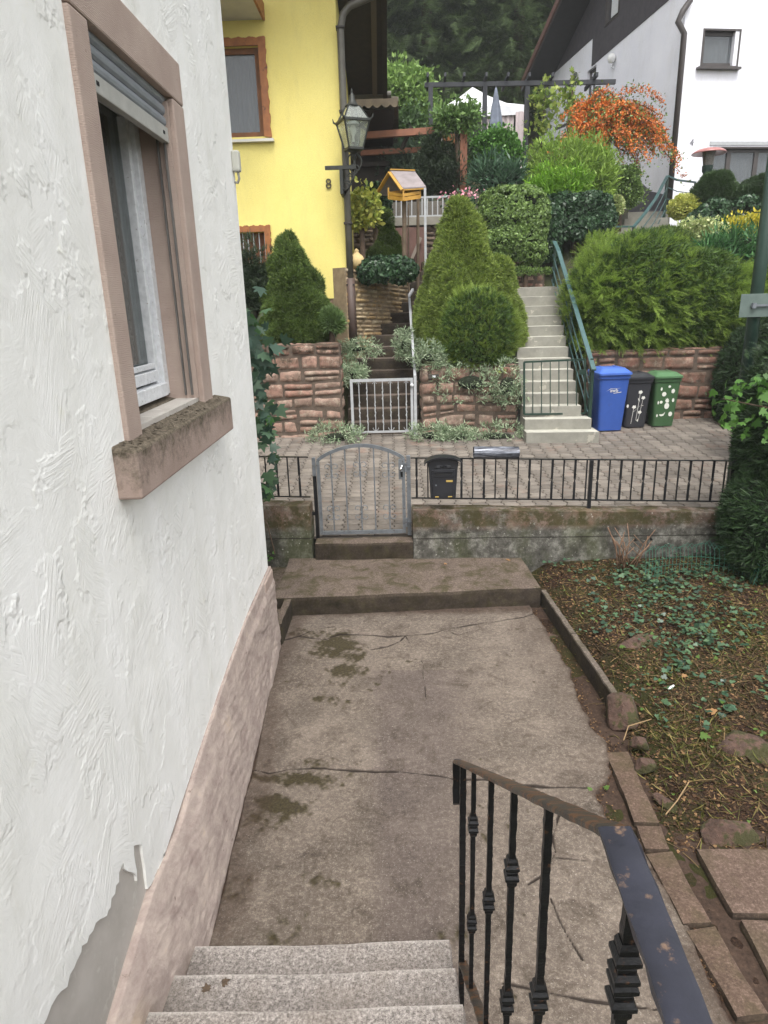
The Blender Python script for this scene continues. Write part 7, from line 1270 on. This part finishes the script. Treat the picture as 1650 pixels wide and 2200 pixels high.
lbush('weeping_shrub', 'yellow-green big-leaved shrub between the yellow house corner and the small cone', 'shrub', 776, 455, 13.9, .36, .52, .3, L_yel, OVAL, .10, 300, 14, .10, 2.2, .22, 3, 33, .5, up=-.3, cores=.6)
bush('ivy_cushion', 'ivy hanging over the top of the yellow stone wall', 'ivy', 828, 582, 13.75, .72, .28, .42, L_ivyd, IVY, .065, 620, 14, .07, 2.6, .16, 2.6, 34, .5, True, stem_on=False)
bush('terrace_climber', 'dark leafy climber left of the small cone, below the summer house', 'climber', 805, 440, 15.6, .42, .5, .3, L_ivyd, OVAL, .09, 300, 14, .12, 2.3, .2, 2, 35, .5)
bush('clipped_yew', 'dark clipped topiary ball in front of the white house window', 'topiary', 1538, 410, 17.2, .46, .42, .45, leafmat('yew_needles', GR((50, 70, 38), (64, 86, 46), (42, 58, 34)), .5, .15, 2), NEED, .07, 700, 22, .08, 2.2, .06, 3, 36)
bush('clipped_yew', 'wide dark clipped topiary at the right edge under the window', 'topiary', 1628, 428, 17.0, .62, .46, .55, leafmat('yew_needles', GR((46, 64, 38), (58, 78, 44), (38, 52, 32)), .5, .15, 2), NEED, .07, 900, 22, .09, 2.4, .1, 3, 37)
bush('ground_ivy', 'dark ivy below the topiary balls', 'ivy', 1580, 478, 16.6, 1.1, .5, .4, L_ivyd, IVY, .075, 700, 14, .08, 2.6, .12, 2, 38, .5, True, stem_on=False)
lbush('euonymus', 'cream and green variegated mound above the laurel', 'shrub', 1506, 500, 15.6, .62, .30, .4, L_varie, OVAL, .055, 700, 16, .07, 2.3, .12, 3, 39)
lbush('golden_shrub', 'bright golden-yellow shrub at the right, above the laurel', 'shrub', 1600, 492, 15.8, .50, .30, .4, L_gold, LEAF, .075, 600, 16, .08, 2.3, .16, 3, 40, up=.5)
bush('pale_yellow_bush', 'pale yellow variegated bush beside the top of the upper rail', 'shrub', 1474, 450, 17.4, .40, .30, .35, leafmat('pale_yellow_leaves', GR((186, 184, 96), (150, 160, 84), (204, 200, 124)), .5, .25, 2), OVAL, .055, 450, 16, .07, 2.3, .1, 3, 41)
bush('low_hebe', 'low rounded dull green bush between juniper and upper steps', 'shrub', 1438, 528, 14.9, .56, .36, .4, L_spruce2, LANCE, .07, 700, 20, .09, 2.3, .12, 3, 42, up=.5)
lbush('cherry_laurel', 'large-leaved glossy laurel behind the juniper at the right', 'shrub', 1572, 545, 14.6, .88, .50, .5, L_lau, LANCE, .20, 520, 14, .12, 2.4, .12, 2, 43, .5, up=.4)
bush('hedge_foot', 'low weedy green strip along the sandstone ledge under the barrel hedge', 'plant', 1130, 583, 14.95, .55, .07, .2, L_hedge, LEAF, .05, 160, 12, .05, 2.2, .2, 3, 44)
stone_wall('sandstone_ledge', 'short reddish stone ledge at the head of the concrete stairs', D(1100, 600, 14.9)[0]-.1, 3.25, 15.62, 3.0, D(1100, 590, 15.6)[2], .25, M_redm, 31, (.12, .2), (.12, .3), dp=.025)
# firethorn: dark leaves under hanging strings of orange berries
fc = ctr(1312, 232, 18.7); ft = thing('firethorn', (fc[0], fc[1], 4.6), 'firethorn covered in hanging orange berries against the white house gable', 'shrub')
parts = []; rng = R; branches = []
for i in range(115):
    t_ = rng.uniform(-math.pi, math.pi); ph_ = rng.uniform(-.2, 1.15); L = rng.uniform(.5, 1.5)
    d0 = np.array((math.cos(t_)*math.cos(ph_)*1.15, math.sin(t_)*math.cos(ph_)*.6-.15, math.sin(ph_))); st_ = np.array(fc)+np.array((0.05, 0, -.25))+rng.normal(0, (.25, .12, .15)); pts = [st_+d0*L*s_*1.0+np.array((0, 0, -.75*L*s_*s_)) for s_ in np.linspace(.1, 1.05, 12)]; branches.append(np.array(pts))
B_ = np.concatenate([np.repeat((b_[:-1]+b_[1:])/2, 34, 0) for b_ in branches]); B_ = B_+rng.normal(0, .045, B_.shape)
keep = rng.uniform(0, 1, len(B_)) < .82; parts.append(scatter(*OVAL, B_[keep], nrm(rng.normal(size=B_[keep].shape)+np.array((0, -.3, -.2))), rng.normal(size=B_[keep].shape), rng.uniform(.03, .062, keep.sum())))
Lf = np.concatenate([np.repeat(b_, 7, 0) for b_ in branches]); Lf = Lf+rng.normal(0, .09, Lf.shape); Lf[:, 1] += .06; parts.append(scatter(*LEAF, Lf, nrm(rng.normal(size=Lf.shape)), rng.normal(size=Lf.shape), rng.uniform(.05, .10, len(Lf))))
V, Fs = parts[1]; fastmesh('leaves', V, Fs, L_hedge, ft); V, Fs = parts[0]; fastmesh('berries', V, Fs, L_orange, ft)
b = MB(); [b.tube(list(b_[::3]), .012, 5) for b_ in branches[:60]]; b.tube([(fc[0], fc[1]+.1, 4.5), (fc[0], fc[1], fc[2]-.3)], .06, 7); mk('branch', b, M_bark, ft)
# vine climbing the pergola posts
for i, (px_, py_, rw, rh, lb) in enumerate(((1165, 250, .40, .78, 'yellow-green vine on the pergola post left of the firethorn'), (1225, 215, .34, .4, 'thin vine trailing on the second pergola post, before the gable'))):
    c = ctr(px_, py_, 20.7); P = np.array(c)+R.normal(0, (rw*.45, .12, rh*.55), (60-20*i, 3)); N = nrm(R.normal(size=P.shape)); plant('grape_vine', (c[0], c[1], c[2]-rh), lb, 'vine', [grow(P, N, .10, 5, MAPLE, .115, .6)], [L_vine], [([(c[0], 20.8, float(hillz(c[0], 20.8))), (c[0]+.05, 20.7, c[2]+rh*.6)], [.03, .02])])
# pink geraniums
q = ctr(1006, 418, 15.9); P = np.array(q)+R.normal(0, (.26, .1, .07), (170, 3)); P2 = np.array(q)+R.normal(0, (.28, .12, .09), (260, 3))-np.array((0, 0, .12))
plant('geranium', (q[0], q[1], q[2]-.3), 'pink geranium flowers just above the tip of the large dwarf spruce', 'flowers', [scatter(*OVAL, P[:90]*1, nrm(R.normal(size=(90, 3))), R.normal(size=(90, 3)), .07), scatter(*OVAL, P2, nrm(R.normal(size=P2.shape)), R.normal(size=P2.shape), .08)], [leafmat('pink_petals', [s2l((232, 150, 170)), s2l((240, 180, 194))], .5, .2), L_blu], crown='flowers')
for o_ in bpy.data.objects:
    if o_.name.startswith('flowers'): o_['kind'] = 'stuff'
# silver edging plants at the feet of the walls
for (px_, py_, Y_1, rw, rh, lb) in ((722, 938, 11.6, .34, .14, 'silver-leaved clump at the foot of the left sandstone wall by the white gate'), (930, 935, 11.6, .32, .13, 'silver-green clump at the foot of the middle wall, next to the white gate'), (982, 940, 11.55, .22, .09, 'small silver-green clump in the middle of the middle wall foot'), (1068, 938, 11.55, .46, .14, 'wide grey-green clump at the wall foot beside the concrete stairs'), (925, 768, 12.0, .24, .14, 'silvery clump on top of the middle wall corner'), (1010, 822, 11.86, .36, .26, 'silver ground cover trailing down the middle wall'), (1090, 830, 11.86, .22, .34, 'greyish trailing plant hanging by the left side of the green gate'), (768, 750, 12.9, .26, .10, 'grey-green tuft on the left of the old stairs, the upper one'), (758, 802, 12.45, .18, .09, 'grey-green tuft on the left of the old stairs, the lower one'), (868, 742, 12.9, .10, .22, 'straggly silver plant on the right side of the old stairs')):
    c = ctr(px_, py_, Y_1); P, N = s_ell(c, (rw*1.1, .2, rh*1.05), 120, 2, -.9, .5, 5, int(px_)); P = P+R.normal(0, .045, P.shape); plant('silver_plant', (c[0], c[1], c[2]-rh), lb, 'plant', [grow(P, N, .05, 10, LANCE, .085, .8, up=.2), core(c, (rw*.6, .10, rh*.45))], [L_silver, M_core], crown='leaves')
# ================================================================== hillside wood
lbush('hillside_bush', 'light green mass of shrubs between the yellow house eave and the black pergola', 'shrub', 865, 235, 23, 1.15, 1.35, 1, L_bamb, LEAF, .15, 900, 22, .25, 2.3, .2, 1.4, 60, .5, cores=.8)
lbush('hillside_bush', 'loose bright shrub just right of the yellow house downpipe, under its eave', 'shrub', 790, 215, 24, 1.0, 1.0, 1, L_bamb, LANCE, .2, 600, 22, .25, 2.2, .25, 1.4, 61, .5, up=.4, cores=.8)
lbush('hillside_bush', 'darker leafy shrub behind the brown timber frame', 'shrub', 870, 300, 20.5, 1.0, .9, .7, leafmat('mid_green_leaves', GR((58, 82, 44), (74, 100, 54), (50, 70, 40)), .5, .2, 1), LEAF, .12, 700, 20, .2, 2.3, .2, 1.4, 62, .5)
def spruce_tree(h, r, seed, n):
    rg = np.random.default_rng(seed); t = 1-np.sqrt(rg.uniform(0, 1, n)); lvl = np.floor(t*h/.55)*.55; a_ = rg.uniform(0, 6.283, n); per = np.sin(a_*5+lvl*7.3)*.16+np.sin(a_*9+lvl*3.1)*.1
    rr = r*(1-t)**.85*(1+per)*rg.uniform(.45, 1.05, n)+.15; z = t*h-rr*.28+.15*(rg.uniform(0, 1, n)); P = np.stack([rr*np.cos(a_), rr*np.sin(a_), z], 1)
    A = nrm(np.stack([np.cos(a_), np.sin(a_), -.35+.5*rg.uniform(-1, 1, n)], 1)+rg.normal(0, .25, (n, 3))); return P, A, nrm(rg.normal(0, .3, (n, 3))+np.array((0, 0, 1)))
for i, (x, y, h, r, kx, lb) in enumerate(((-3.5, 31, 20, 3.6, 0, 'spruce rising behind the yellow house eave'), (1.6, 34, 21, 3.6, 1, 'tall dark spruce left of centre behind the gazebo'), (5.4, 33, 20, 3.5, 2, 'dark spruce directly behind the white gazebo'), (9.0, 36, 22, 3.8, 0, 'spruce beside the white house roof edge'), (-1.0, 38, 22, 3.8, 1, 'second-row spruce between the eave and the gazebo'), (3.8, 41, 23, 4.0, 2, 'second-row spruce above the gazebo'), (12.5, 41, 23, 4.0, 1, 'second-row spruce behind the white roof'), (7.2, 43, 24, 4, 0, 'tall second-row spruce left of the white roof'), (-6.5, 41, 23, 4, 2, 'second-row spruce behind the yellow roof'), (1.2, 49, 24, 4.2, 0, 'far spruce high on the slope, left'), (6.0, 52, 24, 4.2, 1, 'far spruce high on the slope, middle'), (11.5, 52, 24, 4.2, 2, 'far spruce high on the slope, right'))):
    z0 = float(hillz(x, y))-.3
    if i < 3:
        P, A, N = spruce_tree(h, r, 200+kx, 11000); V, Fs = scatter(*SPRUCE, P+np.array((x, y, z0)), A, N, .75*R.uniform(.6, 1.2, len(P))); t_ = thing('spruce', (x, y, z0), lb, 'tree', 'spruces of the hillside wood')
        fastmesh('crown', V, Fs, L_forest, t_); b = MB(); b.tube([(x, y, z0), (x, y, z0+h)], [.28, .03], 8); mk('trunk', b, M_bark, t_)
        if i == 0: SPR = {}
        SPR[kx] = (t_, h)
    else:
        src_, hs_ = SPR[kx]; t_ = thing('spruce', (x, y, z0), lb, 'tree', 'spruces of the hillside wood'); t_.scale = (h/hs_,)*3; t_.rotation_euler = (0, 0, i*1.3)
        for ch in list(src_.children): c_ = ch.copy(); link(c_); c_.parent = t_
# ================================================================== right-hand edge conifers, hazel, near vine
def arb(name, lb, cx, cy, z0, h, rw, n, mat, size=.22, seed=0, rd=None):
    rd = rd or rw; c = (cx, cy, z0+h/2); P, N = s_ell(c, (rw, rd, h/2), n, 2.6, -1, .16, 1.8, seed); A = nrm(N*.9+np.array((-.1, -.1, .35))+R.normal(0, .35, N.shape)); P = P-N*R.uniform(0, .2, (len(P), 1)); k0 = R.uniform(0, 1, len(P)) < .1; P, N, A = P[k0], N[k0], A[k0]
    Pc, Nc = s_ell(c, (rw*.86, rd*.86, h/2*.94), int(n*.35), 2.6, -1, .1, 2.2, seed)
    return plant(name, (cx, cy, z0), lb, 'conifer', [core(c, (rw*.84, rd*.84, h/2*.92), 2.6), plumes(P, A, .34, .30, 16, spray(7, .34, .2, .08, .5), size*.62), grow(Pc, Nc, .05, 6, NEED, .10, .5)], [M_core, mat, mat], [([(cx, cy, z0-.2), (cx, cy, z0+h*.5)], [.07, .05])])
arb('cypress', 'big dark cypress at the right edge overhanging the fence end', 4.42, 6.72, .1, 2.85, .95, 12000, L_dkarb, .2, 81)
arb('cypress', 'dark low cypress branches over the right end of the mossy wall', 3.86, 6.55, .12, 1.15, .55, 3000, L_dkarb, .16, 82)
arb('cypress', 'tall green cypress behind the sign pole at the right edge', 5.75, 9.4, .5, 2.9, .80, 5000, L_dkarb, .2, 83)
arb('cypress', 'ivy-mixed dark hedge at the right end of the bin wall', 6.35, 12.2, .5, 1.9, .62, 3000, L_dkarb, .2, 84)
arb('cypress', 'tall dark conifer behind the laurel beyond the sign pole', 7.4, 13.0, 1.0, 3.0, .8, 3000, L_dkarb, .2, 85)
c = ctr(1612, 880, 5.95); P, N = s_ell(c, (.30, .16, .26), 34, 2, -1, .3, 3, 90); plant('hazel_bush', (c[0], c[1], .15), 'sprays of fresh light green lobed leaves in front of the right-hand cypress', 'shrub', [grow(P, N, .10, 3, MAPLE, .075, .5, True)], [L_fresh], [([(c[0]+.62, 6.05, c[2]-.3), (c[0]+.2, 5.98, c[2]), (c[0]-.25, 5.95, c[2]+.1)], [.012, .009, .004])])
vt = thing('climbing_vine', (-1.4, 6.1, .15), 'large-leaved vine hanging behind the near house corner', 'vine')
P = []; 
for px_, py_, sx, sy, n_ in ((546, 700, 26, 50, 30), (558, 790, 22, 50, 28), (568, 880, 20, 50, 30), (578, 980, 16, 50, 20), (578, 1050, 12, 30, 8), (590, 740, 14, 26, 4)):
    for _ in range(n_): P.append(D(px_+R.normal(0, sx*.6), py_+R.normal(0, sy*.6), R.uniform(5.8, 6.4)))
P = np.array(P); N = nrm(R.normal(0, .5, P.shape)+np.array((.1, -.9, .4))); A = nrm(R.normal(0, .6, P.shape)+np.array((.2, 0, -.8))); V, Fs = scatter(*MAPLE, P, A, N, R.uniform(.07, .14, len(P))); fastmesh('leaves', V, Fs, L_maple, vt)
b = MB(); b.tube([(-1.5, 6.1, .1), (-1.42, 6.05, 1.2), (-1.3, 6.1, 2.3), (-1.5, 6.15, 3.0)], [.02, .018, .012, .006], 6).tube([(-1.42, 6.05, 1.2), (-1.25, 6.0, 1.0), (-1.2, 6.0, .7)], .006, 5); mk('stem', b, M_bark, vt)
c = G(583, 1208, .2); P = np.array(c)+R.normal(0, (.03, .03, .015), (14, 3))+np.array((0, 0, .05)); V, Fs = scatter(*IVY, P, flatA(14), upN(14, .5), .045); tag(fastmesh('weed', V, Fs, L_fresh), 'small bright green weed at the near house corner', 'weed')

# ------------------------------------------------------------------ air
b = MB(); b.box((-70, -8, -2), (75, 99.5, 62)); hz = mk('haze', b, M_dark); k = bpy.data.materials.new('haze_air'); k.use_nodes = True; t_ = k.node_tree; t_.nodes.clear()
o_ = t_.nodes.new('ShaderNodeOutputMaterial'); v_ = t_.nodes.new('ShaderNodeVolumePrincipled'); v_.inputs['Color'].default_value = (.9, .93, .95, 1); v_.inputs['Density'].default_value = .0012; t_.links.new(v_.outputs[0], o_.inputs['Volume'])
hz.data.materials.clear(); hz.data.materials.append(k); tag(hz, kind='stuff'); hz['label'] = 'thin pale haze over the whole slope'; hz['category'] = 'haze'

# repeats of one kind share a group
GRP = {'rock': 'stones in the garden bed', 'kerb_stone': 'kerb strips beside the path', 'paving_slab': 'brown paving slabs at the lower right', 'fallen_leaf': 'fallen leaves on the ground', 'dead_leaf': 'dead leaves on the granite step', 'wheelie_bin': 'three wheelie bins', 'silver_plant': 'silver-leaved clumps on and below the stone walls', 'dwarf_spruce': 'conical dwarf spruces', 'sandstone_wall': 'red sandstone retaining walls', 'iron_fence': 'black iron fence panels', 'boundary_wall': 'low concrete boundary walls', 'concrete_edging': 'concrete edging slabs beside the path', 'cypress': 'dark cypresses at the right edge', 'hillside_bush': 'shrubs of the upper slope', 'dry_stalk': 'dry stalks on the bed', 'clipped_yew': 'clipped dark topiary', 'feathery_shrub': 'feathery shrubs', 'stake': 'stakes behind the feeder', 'concrete_step': 'concrete slabs before the gate', 'grape_vine': 'vines on the pergola'}
for o_ in bpy.data.objects:
    if o_.parent is None and o_.get('label') and not o_.get('group'):
        g_n = GRP.get(o_.name.split('.')[0])
        if g_n: o_['group'] = g_n
